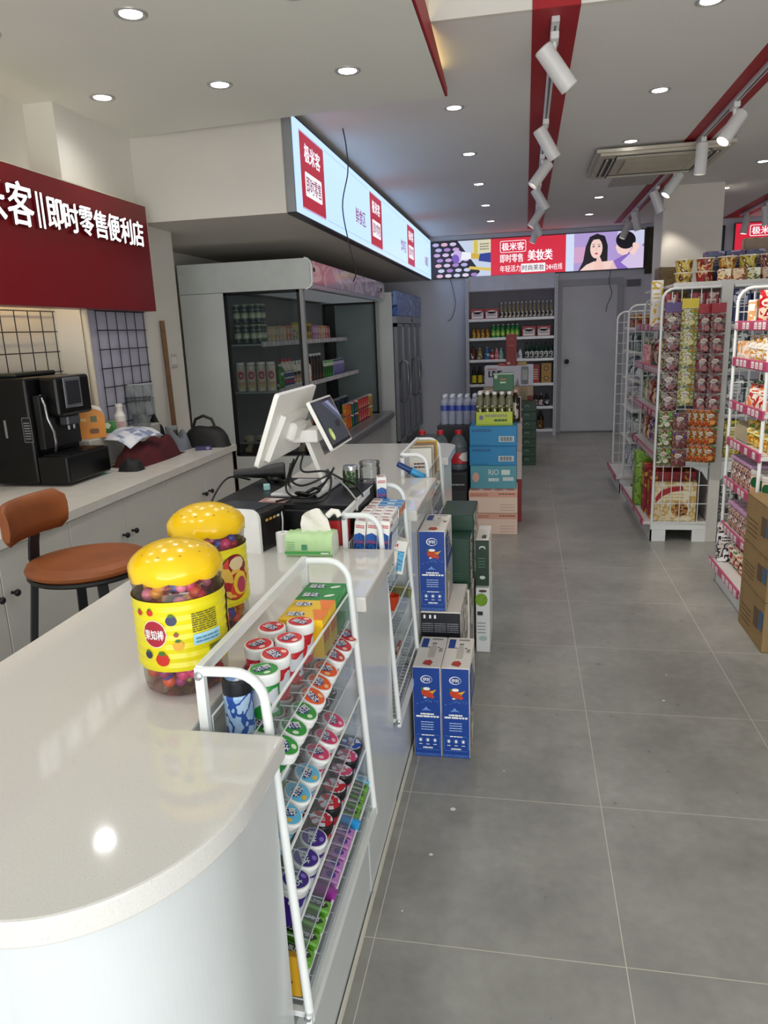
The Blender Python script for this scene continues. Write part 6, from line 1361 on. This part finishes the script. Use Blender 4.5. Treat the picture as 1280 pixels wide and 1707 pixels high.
# hanging strips of snack packs
_pm = {}
def pouch_mesh(b, w, h, th, mt, y0=0., z0=0., x0=0., nx=6, nz=8, crimp=None):
    g = []
    for j in range(nz + 1):
        v = j / nz * 2 - 1
        for i in range(nx + 1):
            u = i / nx * 2 - 1; e = max(0, (1 - abs(u) ** 3) * (1 - abs(v) ** 6)); g.append((u, v, e))
    q = nx + 1
    def P(s): return [(x0 + u * w / 2 * (1 - .04 * e), y0 + s * th / 2 * e * (1 + .18 * math.sin(u * 7 + v * 5)), z0 + (v + 1) / 2 * h) for u, v, e in g]
    b.add(P(-1), [[j * q + i, j * q + i + 1, (j + 1) * q + i + 1, (j + 1) * q + i] for j in range(nz) for i in range(nx)], mt, True)
    b.add(P(1), [[j * q + i, (j + 1) * q + i, (j + 1) * q + i + 1, j * q + i + 1] for j in range(nz) for i in range(nx)], mt, True)
    if crimp:
        for zc in (z0, z0 + h - h * .05): b.box((x0 - w / 2, y0 - .0012, zc), (x0 + w / 2, y0 + .0012, zc + h * .05), crimp)
    return b
def strip(key, lab, x, z_top, n, w, h, cols, head, y=GY0 - .035, group='hanging snack strips'):
    t_ = thing('snack_strip', lab, 'snack strip', (x, y, z_top - n * h), 0, group)
    pm = pattern(cols, 34, .22, (1, .2, 1.1), len(key) * 1.3, 'N'); cr = mat('#a8a29c', .3, vary=0); lab_m = mat('#d9d2c4', .35, vary=0)
    for i in range(n):
        b = MB(); pouch_mesh(b, w, h * .97, .03, pm, 0, 0, 0, crimp=cr); f = b.fr((-w / 2, -.0175, 0), (1, 0, 0), (0, 0, 1)); f.ell(w * .42, h * .66, w * .26, h * .11, lab_m, 1, 10, .15); f.lines(w * .24, h * .6, w * .6, h * .72, 2, mat('#5a1c2a', .4, vary=0), 2, .5, i); f.ell(w * .58, h * .28, w * .2, h * .13, mat(cols[-1], .3, vary=.2, scale=70), 1, 9)
        o = b.build('snack_pack', t_); o.location = (0, 0, i * h)
    if head:
        b = MB(); b.box((-w / 2, -.002, 0), (w / 2, .002, .06), mat(head, .35)); b.tube([(0, .0, .05), (0, -.004, .075), (0, .012, .085)], .002, METALW, 5); o = b.build('header_card', t_); o.location = (0, 0, n * h)
    return t_
G1 = ['#4a1c28', '#6a3038', '#9a928c', '#3a4a2a', '#7a3440']; G2 = ['#b8ad6a', '#c9cab8', '#6f8a3a', '#a8742a', '#d0c48a']; G3 = ['#6a1826', '#84343e', '#7f7a78', '#4a1018', '#a86a68']
strip('a', 'maroon and grey snack strip under purple card, leftmost at near end', .918, 1.515, 5, .098, .125, G1, '#4a2a72')
strip('bb', 'yellow and green snack strip in middle of near end', 1.020, 1.535, 5, .10, .122, G2, '#d8c02a')
strip('ccc', 'dark red snack strip right of the yellow one, in front', 1.115, 1.50, 5, .085, .125, G3, '#a01c2c', GY0 - .035)
strip('dddd', 'dark red snack strip at far right, touching the post', 1.180, 1.50, 5, .085, .125, G3, '#a01c2c', GY0 - .075)
strip('eeeee', 'green snack strip at lower left of near end', .905, .895, 3, .09, .12, ['#4a8a3a', '#8fb36a', '#7a3a34', '#2f6a2c', '#c9c9b0'], None, GY0 - .05)
strip('f', 'purple and maroon snack strip at bottom middle of near end', .995, .885, 3, .09, .12, ['#5a2236', '#8a5a3a', '#4a2a6a', '#a8862a', '#6a2a3a'], None, GY0 - .06)
for i in range(4): strip('gg', 'orange and red snack strip at lower right, %s from left' % ORD[i], 1.065 + i * .035, .905, 3, .085, .115, ['#a83a2a', '#c9742a', '#7a2a24', '#4a6a2c', '#d08a3a'], None, GY0 - .03 - i * .022)
# goods on gondola A
def goods(name, lab, w, d, h, cols, loc, rot=0., group=None, kind='box', scale=16., top=None, cat=None):
    b = MB()
    if kind == 'box':
        b.box((-w / 2, -d / 2, 0), (w / 2, d / 2, h), pattern(cols, scale, .4, (1, 1, 1), len(lab) % 5, 'N'), .004)
        f = b.fr((-w / 2, -d / 2 - .0004, 0), (1, 0, 0), (0, 0, 1)); f.rect(w * .12, h * .55, w * .8, h * .8, mat(cols[-1], .4, vary=0), 1); f.lines(w * .16, h * .6, w * .7, h * .76, 2, mat(cols[0], .4, vary=0), 2, .5, 3)
        g = b.fr((-w / 2 - .0004, d / 2, 0), (0, -1, 0), (0, 0, 1)); g.rect(d * .12, h * .55, d * .8, h * .8, mat(cols[-1], .4, vary=0), 1)
    elif kind == 'pouch':
        pouch_mesh(b, w, h, d, pattern(cols, scale, .22, (1, .3, 1), len(lab) % 5, 'N'), crimp=mat(cols[0], .3, vary=0)); f = b.fr((-w / 2, -d / 2 - .003, 0), (1, 0, 0), (0, 0, 1)); f.ell(w * .5, h * .62, w * .3, h * .13, mat(cols[-1], .35, vary=0), 1, 12); f.lines(w * .3, h * .57, w * .7, h * .67, 1, mat(cols[0], .4, vary=0), 2, .7, 2)
    elif kind == 'cup':
        p = pattern(cols, scale, .35, (1, 1, .6), len(lab) % 5, 'N'); b.lathe([(0, 0), (w * .38, 0), (w * .40, h * .06), (w * .49, h * .90), (w * .53, h * .92), (w * .53, h * .97), (w * .5, h), (0, h)], p, 18, mats=[p] * 3 + [mat('#e2dccb', .4)] * 2 + [mat(cols[-1], .3)] * 2, cap=False)
    return solo(b, name, lab, cat or {'box': 'box', 'pouch': 'snack bag', 'cup': 'noodle cup'}[kind], loc, rot, group)
GA = 'goods on the middle gondola'
RB = ['#8a1f2a', '#a83440', '#7a1822', '#c9b0a8']
for i in range(4): goods('red_box', 'dark red box on top tier behind the near grid, %s from left' % ORD[i], .078, .11, .20 if i != 1 else .16, RB, (.918 + i * .0805, GY0 + .08, 1.4305), 0, GA)
goods('tall_pack', 'tall white and yellow pack leaning above near left corner of gondola', .075, .04, .30, ['#e0c23a', '#e9e6df', '#e9e6df', '#d8b02a', '#ffffff'], (.873, 5.40, 1.4305), 0, GA)
for i in range(4): goods('yellow_pack', 'yellow pack behind the tall white pack on top tier, %s from near' % ORD[i], .16, .05, .22, ['#c9a52a', '#e0c83a', '#8a6a1c', '#efe3b0'], (1.0, 5.52 + i * .14, 1.4305), 0, GA)
goods('gift_box', 'cream and gold gift box with red banner at gondola foot', .27, .06, .27, ['#d8bf86', '#e3d6b6', '#c9a45c', '#d8c49a', '#e6dcc0'], (1.005, GY0 + .045, .136), 0, GA)
b = MB(); b.fr((0, 0, 0), (1, 0, 0), (0, 0, 1)).poly([(.01, .13), (.05, .175), (.11, .205), (.18, .215), (.18, .245), (.10, .24), (.04, .215), (.005, .165)], mat('#a81c24', .4), 1); b.fr((0, 0, 0), (1, 0, 0), (0, 0, 1)).ell(.165, .085, .055, .05, pattern(['#7a4a24', '#a8703a', '#5a3418', '#c99a5a'], 60), 1, 16)
o = b.build('box_print')
o.parent = [q for q in bpy.data.objects if q.get('label', '').startswith('cream and gold gift box')][0]; o.location = (-.135, -.0312, 0)
goods('red_gift_box', 'dark red gift box behind the cream and gold one at gondola foot', .30, .10, .33, ['#8a1a20', '#a02028', '#7a141a', '#c9902a'], (1.0, GY0 + .15, .136), 0, GA)
goods('red_gift_box', 'red gift box beyond the first red one at gondola foot', .30, .12, .35, ['#941c22', '#a82a2c', '#80161c', '#d0a03a'], (.99, GY0 + .32, .136), 0, GA)
goods('green_gift_box', 'lime green gift box at aisle corner of gondola foot', .24, .14, .40, ['#6f9a2c', '#86b03a', '#5a8424', '#a8c46a'], (.93, GY0 + .56, .136), 0, GA)
goods('lower_pack', 'dark and white pack under the lowest snack strips', .10, .05, .10, ['#26262a', '#d8d4cf', '#3a3a40', '#ffffff'], (1.08, GY0 + .06, .5755), 0, GA)
pal = [['#7a2a34', '#a85a5a', '#c9b8a8', '#e0d0b8'], ['#3f5a34', '#7a9a5a', '#c9c9a8', '#e0dcb8'], ['#c9a53a', '#e0cf7a', '#8a6a2a', '#f0e6b8'], ['#4a2a5a', '#7a5a8a', '#b8a8c0', '#e0d8e6'], ['#a83a2c', '#d07a4a', '#7a2a20', '#f0c8a0']]
n_ = 0
for lv, z in enumerate((.5755, .8605, 1.1505)):
    for i in range(6): goods('snack_bag', '%s snack bag on gondola, %s shelf up, %s from near end' % (('wine', 'green', 'yellow', 'violet', 'rust')[(i + lv) % 5], ORD[lv + 1], ORD[i]), .13, .05, .19, pal[(i + lv) % 5], (.95, GY0 + .14 + i * .175, z), R(-90) if i else 0, GA, 'pouch')
for i in range(3): goods('small_pink_pack', 'small pink pack on upper shelf front edge of gondola, %s' % ('nearest', 'middle', 'farthest')[i], .05, .03, .15, ['#c95a6a', '#e8b0b4', '#d88a90', '#f4e2e0'], (.885, 5.72 + i * .08, 1.1505), R(-90), GA)
# noodle cups and boxes on the gondola top
TOPG = 'noodle cups on the gondola top'
goods('brown_carton', 'plain brown carton at left end of gondola top', .13, .22, .155, ['#6a5430', '#74603a', '#5f4a28', '#6a5430'], (1.02, 5.95, 1.6905), 0, None)
cup_sets = [(1.04, 5.42, '#b3962a', 'gold'), (1.04, 5.42, '#c2a838', 'mustard'), (1.165, 5.38, '#b02a34', 'red'), (1.165, 5.38, '#a03a2a', 'brick red'), (1.29, 5.34, '#c98a2a', 'orange'), (1.29, 5.34, '#b87a1c', 'amber'), (1.41, 5.32, '#c9b83a', 'yellow'), (1.41, 5.32, '#b8a82a', 'yellow green'), (1.53, 5.30, '#7a2a4a', 'plum'), (1.53, 5.30, '#8a3a5c', 'magenta')]
lvl = {}
for x, y, c, nm in cup_sets:
    k_ = lvl.get(x, 0); lvl[x] = k_ + 1
    goods('noodle_cup', '%s noodle cup %s of its pile on gondola top' % (nm, ('at bottom', 'second', 'third')[k_]), .118, .118, .082, [c, '#d8c48a', c, '#5a2a1c', '#e9dcc0'], (x, y, 1.6905 + k_ * .083), k_ * 1.3, TOPG, 'cup', 26)
for i in range(5): goods('noodle_pack', 'small striped noodle pack along front of gondola top, %s from left' % ORD[i], .075, .03, .075, ([['#d8a83a', '#e9d8a8', '#a84a2c', '#f0e6c8'], ['#c96a2a', '#e9c89a', '#8a3a1c', '#f0e0c0'], ['#a8a03a', '#d8d29a', '#5a5a22', '#eeead0'], ['#5a2a22', '#c9a88a', '#3a1a14', '#e0d0c0'], ['#b8b04a', '#e0dca8', '#6a6a2c', '#f0eed8']])[i], (1.225 + i * .085, GY0 + .045, 1.6905), 0, 'noodle packs along the top edge')
for i in range(3): goods('blue_pack', 'dark blue pack lying behind the noodle cups, %s from left' % ORD[i], .12, .10, .21, ['#2a3a5a', '#4a5a7a', '#5a3a6a', '#8a90a8'], (1.24 + i * .125, 5.50, 1.6905), 0, TOPG)
b = MB()
for i in range(3):
    for j in range(2): b.lathe([(.012, 0), (.034, 0), (.036, .005), (.036, .06), (.034, .065), (.012, .065), (.012, 0)], mat('#a8886a', .6), 14, c=(i * .073, 0, j * .066), cap=False)
b.box((-.037, -.037, 0), (.183, .037, .1315), clear('#e0c9b0', .8, .15, .25), .012)
solo(b, 'paper_roll_pack', 'brown paper roll pack standing highest on gondola top at right', 'paper pack', (1.50, 5.68, 1.86), 0)
goods('violet_pack', 'violet pack under the brown paper rolls on gondola top', .26, .1, .168, ['#5a2a4a', '#7a4a6a', '#8a5a7a', '#a88a9c'], (1.58, 5.68, 1.6905), 0, TOPG)
# right half of gondola A, glimpsed through the grid of the next rack
YB = [['#141d52', '#1c2a6a', '#10183f', '#c9cbe0'], ['#6a7a7a', '#8a9494', '#3a4444', '#c9d0d0'], ['#8a8f94', '#b0b4b8', '#5c6166', '#dfe1e3'], ['#a89a2a', '#c9b83a', '#7a701c', '#e6dca0'], ['#6a6f6a', '#8a8f8a', '#3a3f3a', '#b8bcb8']]
for lv, (z, hs) in enumerate(((1.4305, .21), (1.1505, .24), (.8605, .24), (.5755, .24), (.136, .38))):
    for i in range(3): goods('boxed_snack', '%s boxed snack behind grid, %s tier down, %s from spine' % (('navy', 'grey green', 'silver', 'mustard', 'slate')[(lv if i else lv)], ORD[lv], ORD[i]), .105, .12, hs - .03 * (i % 2), YB[(lv + (i == 2)) % 5] if lv != 3 else YB[3], (1.335 + i * .112, GY0 + .085, z), 0, 'boxes behind the grid')
# gondola B beyond
t = thing('gondola_shelf', 'white gondola of household goods beyond the snack one, nearer the back door', 'gondola', (0, 0, 0))
HY0, HY1 = 6.63, 7.30
base_part(t, .83, 1.20, HY0, HY1); shelf_part(t, .795, 1.2, HY0 - .01, HY1, .14, seed=30, tags=.05)
for y in (HY0, HY1 - .04): b = MB(); b.box((1.2, y, 0), (1.26, y + .04, 1.66), METALW, .003); b.build('spine_post', t)
b = MB(); b.box((1.215, HY0 + .04, .13), (1.245, HY1 - .04, 1.62), mat('#4a4c50', .5)); b.build('back_panel', t)
for z in (.45, .72, .98, 1.22, 1.42):
    shelf_part(t, .90, 1.2, HY0 + .02, HY1 - .02, z, lip=False)
mesh_panel(t, .855, 1.19, HY0 - .01, .15, 1.60, 6, 15); mesh_panel(t, .845, 1.19, HY1 + .01, .15, 1.56, 6, 15)
HG = 'household goods on the far gondola'
sets = [(.141, .25, [['#c9cfd3', '#e3e6e8', '#9aa3aa', '#eef0f1']] * 4, 'clear wrapped pack'), (.4505, .2, [['#c9c8c4', '#e0dfdb', '#1f6a4a', '#e9e9e6'], ['#1c6a48', '#2a7d58', '#15543a', '#cfd8d3'], ['#c9cbd0', '#e0e2e6', '#b0b3ba', '#eeeef0'], ['#a8a9ad', '#c9cacd', '#8a8c90', '#dddee0']], 'tissue bundle'), (.7205, .2, [['#cfcac6', '#e3dfdb', '#b0aaa4', '#edebe8']] * 4, 'paper towel pack'), (.9805, .19, [['#8f9a9c', '#b8c2c4', '#5a6668', '#dfe4e5']] * 4, 'grey wrapped pack'), (1.2205, .15, [['#1c2422', '#3f4a48', '#8a9694', '#c9d0ce']] * 4, 'dark bottle pack'), (1.4205, .11, [['#2a1c18', '#8a2a24', '#b8862a', '#3a2a4a']] * 4, 'dark snack pack')]
for lv, (z, h, cs, nm) in enumerate(sets):
    for i in range(4): goods('household_pack', '%s on far gondola, %s tier up, %s from near end' % (nm, ORD[lv], ORD[i]), .16, .13, h, cs[i], (1.0 + .01 * (i % 2), HY0 + .10 + i * .155, z), R(-90), HG, 'pouch' if lv in (0, 2, 3) else 'box', 12, cat='household pack')
# rack R at the right edge
t = thing('gondola_shelf', 'white gondola at right edge of picture with red price rails', 'gondola', (0, 0, 0))
RY0, RY1 = 3.68, 4.28
base_part(t, 1.085, 1.5, RY0, RY1); shelf_part(t, 1.045, 1.5, RY0, RY1 - .01, .135, seed=41)
for y in (RY0, RY1 - .04): b = MB(); b.box((1.5, y, 0), (1.56, y + .04, 1.62), METALW, .003); b.build('spine_post', t)
RZ = (.345, .60, .82, 1.02, 1.245, 1.43)
for i, z in enumerate(RZ): shelf_part(t, 1.095, 1.5, RY0, RY1 - .015, z, seed=50 + i, tags=.048)
mesh_panel(t, 1.10, 1.49, RY1 - .005, .15, 1.615, 5, 12); mesh_panel(t, 1.10, 1.49, 3.70, .15, 1.615, 1, 1)
RG = 'goods on the right gondola'
goods('red_snack_bag', 'shiny red snack bag on top shelf of right gondola', .13, .06, .165, ['#b3141c', '#d0242a', '#e8d0b8', '#a01018', '#f0e0d0'], (1.215, 4.10, 1.4305), R(-40), RG, 'pouch', 18)
goods('gold_black_pack', 'black and gold pack behind the shiny red snack bag', .10, .05, .16, ['#1a1612', '#c99a2a', '#2a221a', '#e0c060'], (1.25, 4.2, 1.4305), R(-20), RG)
goods('white_packet', 'small white and orange packet left of the shiny red bag', .05, .03, .12, ['#e6dfd2', '#d8a06a', '#f0ebe2', '#ffffff'], (1.155, 4.19, 1.4305), R(-50), RG)
goods('yellow_snack_bag', 'yellow and green snack bag at front of right gondola top shelf', .12, .06, .17, ['#d8c46a', '#6a9a3a', '#e9dfb0', '#c9a53a', '#f0ead0'], (1.20, 3.92, 1.4305), R(-60), RG, 'pouch', 18)
for i in range(4): goods('clear_packet', 'thin clear packet in row on right gondola second shelf, %s from far end' % ORD[i], .09, .012, .10, ['#c9b8a8', '#e3d6ca', '#d89a5a', '#f0e8e0'], (1.15, 4.235 - i * .03, 1.2455), R(-15), RG)
for i in range(3): goods('white_snack_bag', 'white and gold snack bag on right gondola second shelf, %s from far end' % ORD[i], .14, .06, .13, ['#e3ddd0', '#d8a83a', '#eee8dc', '#c98a2a', '#f6f2ea'], (1.17 - .01 * i, 4.08 - i * .14, 1.2455), R(-62), RG, 'pouch', 20)
goods('green_snack_bag', 'green edged snack bag lying on third shelf of right gondola', .2, .05, .12, ['#2f7a2c', '#d8d4c0', '#1f5a20', '#5aa04a', '#e6e2d0'], (1.22, 4.14, 1.035), (R(-35), 0, R(-50)), RG, 'pouch', 18)
for i in range(3): goods('orange_snack_bag', 'red orange snack bag on third shelf of right gondola, %s from far end' % ORD[i], .16, .06, .115, ['#d84a1c', '#e8884a', '#e9dcc8', '#c02a1c', '#f0e6d8'], (1.17, 4.06 - i * .15, 1.0205), (R(-20), 0, R(-60)), RG, 'pouch', 16)
for i in range(5):
    def mk():
        b = MB(); b.T = MX.Rotation(R(90), 4, 'X'); b.lathe([(0, -.012), (.04, -.012), (.05, .006), (.054, .008), (0, .008)], clear('#efe6c8', .8, .1, .3), 18); b.lathe([(0, -.008), (.036, -.008), (.042, .0), (0, .002)], mat('#d8b23a', .4, vary=.2, scale=50), 14)
        return tag(b.build('jelly_tub'), '', 'tub')
    place('jelly', mk, 'round clear tub of yellow jelly on fourth shelf, %s from far end' % ORD[i], (1.155, 4.225 - i * .038, .876), (R(-12), 0, R(-70)), RG)
for i in range(4): goods('banana_snack_bag', 'yellow printed snack bag on fourth shelf, %s from far end' % ORD[i], .12, .05, .13, ['#e0b82a', '#f0dc6a', '#c97a1c', '#6a8a2a', '#f6eeb0'], (1.17, 4.03 - i * .11, .8205), R(-65), RG, 'pouch', 22)
LIL = mat('#b58ab0', .3, vary=.05)
def lil_box():
    t_ = thing('lidded_tub', '', 'tub')
    b = MB(); b.box((-.04, -.04, 0), (.04, .04, .12), pattern(['#d8cfc6', '#3a2622', '#c9a89a', '#8a2a34', '#e3dcd4', '#c98a3a'], 26, .25, (1, 1, 1), 2, 'N'), .012, 2); b.build('tub_body', t_)
    b = MB(); b.box((-.044, -.044, .12), (.044, .044, .142), LIL, .008, 2); b.build('lid', t_)
    return t_
for s_, z in enumerate((.6005, .3455)):
    for i in range(6):
        for j in range(2):
            if i >= 4 and s_ == 0: continue
            place('lil', lil_box, 'lilac-lidded sweet tub on %s shelf of right gondola, %s row, %s from far end' % (('fifth', 'sixth')[s_], ('front', 'second')[j], ORD[i]), (1.155 + j * .092, 4.20 - i * .091, z), 0, 'lilac lidded tubs')
def clear_tub():
    t_ = thing('snack_jar', '', 'jar'); b = MB(); b.lathe([(0, 0), (.038, 0), (.04, .01), (.04, .10), (.037, .108)], pattern(['#c9a07a', '#e3cdb4', '#1f5a34', '#d8b896'], 22, .2), 18, cap=False); b.build('jar_body', t_)
    b = MB(); b.lathe([(.037, .106), (.042, .106), (.042, .124), (.04, .127), (0, .127)], mat('#cfcac4', .3), 18, cap=False); b.build('lid', t_); return t_
for i in range(3): place('ctub', clear_tub, 'white-lidded snack jar right of lilac tubs on fifth shelf, %s' % ('farthest', 'middle', 'nearest')[i], (1.15, 3.85 - i * .09, .6005), 0, 'white lidded snack jars')
for i in range(6): goods('hanging_snack_bag', '%s snack bag on bottom shelf of right gondola, %s from far end' % (('red', 'green', 'orange', 'red', 'yellow', 'silver')[i], ORD[i]), .13, .06, .17, [['#b3242a', '#e3d8cc', '#4a1c1c', '#f0e6d8'], ['#5a8a3a', '#d8d0b8', '#a83a2a', '#eee8d8'], ['#d8702a', '#f0dcb8', '#8a2a1c', '#f6ecd8'], ['#a01c28', '#d8c0a8', '#3a1416', '#eee0d0'], ['#d0b83a', '#8fae4a', '#f0e8c0', '#fbf6dc'], ['#c9c6c2', '#5a1c24', '#e6e2de', '#ffffff']][i], (1.15, 4.12 - i * .085, .137), R(-70), RG, 'pouch', 18)
for i in range(4): goods('black_white_pack', 'black and white striped pack at far end of bottom shelf, %s' % ORD[i], .10, .05, .20, ['#1a1a1c', '#d8d4ce', '#2a2a2c', '#ffffff'], (1.12 + i * .07, 4.225, .137), 0, RG, 'box', 20)
b = MB(); b.box((-.003, -.03, 0), (.003, .03, .22), mat('#a81c3c', .4)); solo(b, 'shelf_flag', 'narrow red shelf flag at right edge above the red bag', 'flag', (1.13, 3.715, 1.45))
# brown cartons in front of it
def cb_deco(F, w, d, h):
    l = F['left']; l.rect(0, h * .985, d, h, mat('#6a5236', .7, vary=0), 1); l.rect(d * .62, h * .35, d * .80, h * .75, mat('#5a4630', .7, vary=0), 1); l.rect(d * .82, h * .4, d * .97, h * .78, mat('#3a5a78', .6, vary=0), 2); l.lines(d * .1, h * .2, d * .5, h * .6, 4, mat('#5a4630', .7, vary=0), 1, .25, 3)
    F['front'].lines(w * .1, h * .3, w * .8, h * .7, 4, mat('#5a4630', .7, vary=0), 1, .3, 4)
for i, (z0, z1) in enumerate(((0, .235), (.2365, .43), (.4315, .655))): cbox(1.048, 1.46, 3.285, 3.66, z0, z1, mat('#8a7048', .75, vary=.12), 'brown_carton', 'brown cardboard carton at right edge, %s of three' % ('bottom', 'middle', 'top')[i], 'carton', 'brown cardboard cartons', cb_deco)
goods('blue_pack', 'blue and white pack standing on the brown cartons at right edge', .10, .08, .09, ['#2a3f7a', '#d8d8de', '#1f2f5c', '#ffffff'], (1.20, 3.40, .6555), 0, None)
# ================================================================== ceiling fittings
def downlight():
    t_ = thing('downlight', '', 'ceiling light')
    b = MB(); b.lathe([(.040, -.002), (.052, -.006), (.058, -.004), (.060, 0), (.040, .0)], mat('#b9b7b2', .3, .4), 28, cap=False); b.build('trim_ring', t_)
    b = MB(); b.lathe([(0, -.003), (.040, -.003), (.041, -.001), (0, -.001)], glow('#ffffff', 9.0), 24, cap=False); b.build('lens', t_)
    l = bpy.data.lights.new('lamp', 'SPOT'); l.energy = SPOT; l.spot_size = R(150); l.spot_blend = 1.0; l.shadow_soft_size = .04; l.color = (1.0, .98, .95)
    o = bpy.data.objects.new('lamp', l); col.objects.link(o); o.parent = t_; o.location = (0, 0, -.012)
    return t_
DN = []
for i in range(5): DN.append((-.41, 4.64 + i * 1.178, 2.70, 'ceiling downlight in row left of first red stripe, %s from near end' % ORD[i]))
for i in range(6): DN.append((.72, 3.52 + i * 1.163, 2.70, 'ceiling downlight in row between the red stripes, %s from near end' % ORD[i]))
for i in range(3): DN.append((1.90, 5.75 + i * 1.2, 2.70, 'ceiling downlight right of the second red stripe, %s from near end' % ORD[i]))
for j, y in enumerate((3.55, 2.75, 1.9, 1.1)):
    for i, x in enumerate((-1.985, -1.39, -.785)): DN.append((x, y, 2.60, 'downlight in low ceiling over counter, %s row from far edge, %s from left' % (ORD[j], ORD[i])))
for x, y, z, lab in DN: place('dn', downlight, lab, (x, y, z), 0, 'ceiling downlights')
def track(lab, x, y0, y1):
    b = MB(); b.box((x - .017, y0, 2.675), (x + .017, y1, 2.698), mat('#d6d6d6', .35), .003); b.box((x - .005, y0 + .05, 2.6735), (x + .005, y1 - .05, 2.676), mat('#4a4a4c', .4))
    solo(b, 'light_track', lab, 'light track', (0, 0, 0), 0, 'white light tracks')
track('white light track along the first red ceiling stripe', .115, 3.48, 9.9); track('white light track along the second red ceiling stripe', 1.19, 3.48, 10.1); track('white light track along the third red stripe at right', 2.58, 6.0, 10.2)
def head(x, y, lab, tilt, yaw, lit, key, power):
    t_ = thing('track_spotlight', lab, 'track light', (x, y, 2.675), 0, 'white track spotlights')
    wm = mat('#dedddb', .35)
    b = MB(); b.box((-.018, -.055, -.03), (.018, .055, 0), wm, .004); b.build('adapter', t_)
    b = MB(); b.tube([(0, 0, -.03), (0, 0, -.10)], .010, wm, 10); b.build('stem', t_)
    M_ = MX.Translation((0, 0, -.115)) @ MX.Rotation(yaw, 4, 'Z') @ MX.Rotation(tilt, 4, 'Y')
    b = MB(); b.T = M_; b.lathe([(0, .085), (.034, .085), (.040, .08), (.040, -.115), (.036, -.117), (.034, -.10), (0, -.10)], wm, 22, cap=False); s_ = b.build('lamp_body', t_)
    b = MB(); b.T = M_; b.lathe([(0, -.101), (.033, -.101), (.033, -.099), (0, -.099)], glow('#fff4e4', 7.0 if lit else 1.2), 18, cap=False); b.build('lens', s_)
    l = bpy.data.lights.new('lamp', 'SPOT'); l.energy = TRACK * power; l.spot_size = R(62); l.spot_blend = .5; l.shadow_soft_size = .03; l.color = (1.0, .93, .84)
    o = bpy.data.objects.new('lamp', l); col.objects.link(o); o.parent = t_; o.matrix_local = M_ @ MX.Translation((0, 0, -.125))
T1 = [(3.63, -38, .25, 7.0), (5.0, -32, .3, .6), (5.95, 38, .3, .8), (7.05, -32, .2, .6), (8.2, 35, .2, .6), (8.95, -28, .2, .5), (9.6, 20, -.2, .6)]
for i, (y, a, yw, p) in enumerate(T1): head(.115, y, 'white track spotlight on first red stripe, %s from near end' % ORD[i], R(a), yw, i == 6, i, p)
T2 = [(5.0, 38, .5, 1.4, 1), (5.82, 2, 0, .8, 0), (6.8, 36, .3, .8, 1), (7.65, -24, .2, .7, 0), (8.95, -14, .2, .5, 0), (9.75, 26, .2, .5, 0)]
for i, (y, a, yw, p, lt) in enumerate(T2): head(1.19, y, 'white track spotlight on second red stripe, %s from near end' % ORD[i], R(a), yw, lt, i, p)
for i, (y, a, lt) in enumerate(((9.2, -6, 0), (9.95, 10, 1))): head(2.58, y, 'white track spotlight on third red stripe, %s' % ('nearer', 'farther')[i], R(a), 0, lt, i, .6)
# right-edge goods are lit by the first track's nearest head, power raised
t = thing('air_conditioner', 'beige ceiling cassette air conditioner crossing the second red stripe', 'air conditioner', (.97, 6.40, 2.679))
AC = mat('#c3bba9', .45)
b = MB(); b.prism([(-.47, -.47), (.47, -.47), (.47, .47), (-.47, .47)], -.022, 0, AC); b.prism([(-.44, -.44), (.44, -.44), (.44, .44), (-.44, .44)], -.04, -.022, AC); b.build('panel', t)
b = MB(); b.box((-.25, -.25, -.046), (.25, .25, -.04), mat('#a89f8c', .5))
for i in range(16): b.box((-.24, -.24 + i * .031, -.049), (.24, -.226 + i * .031, -.046), mat('#b3aa97', .5))
b.build('intake_grille', t)
for a in range(4):
    b = MB(); b.T = MX.Rotation(PI / 2 * a, 4, 'Z'); b.box((-.33, -.405, -.043), (.33, -.315, -.040), mat('#2b2a26', .5)); b.box((-.32, -.39, -.05), (.32, -.375, -.042), AC); b.box((-.32, -.345, -.05), (.32, -.335, -.042), AC); b.build('louvre', t)
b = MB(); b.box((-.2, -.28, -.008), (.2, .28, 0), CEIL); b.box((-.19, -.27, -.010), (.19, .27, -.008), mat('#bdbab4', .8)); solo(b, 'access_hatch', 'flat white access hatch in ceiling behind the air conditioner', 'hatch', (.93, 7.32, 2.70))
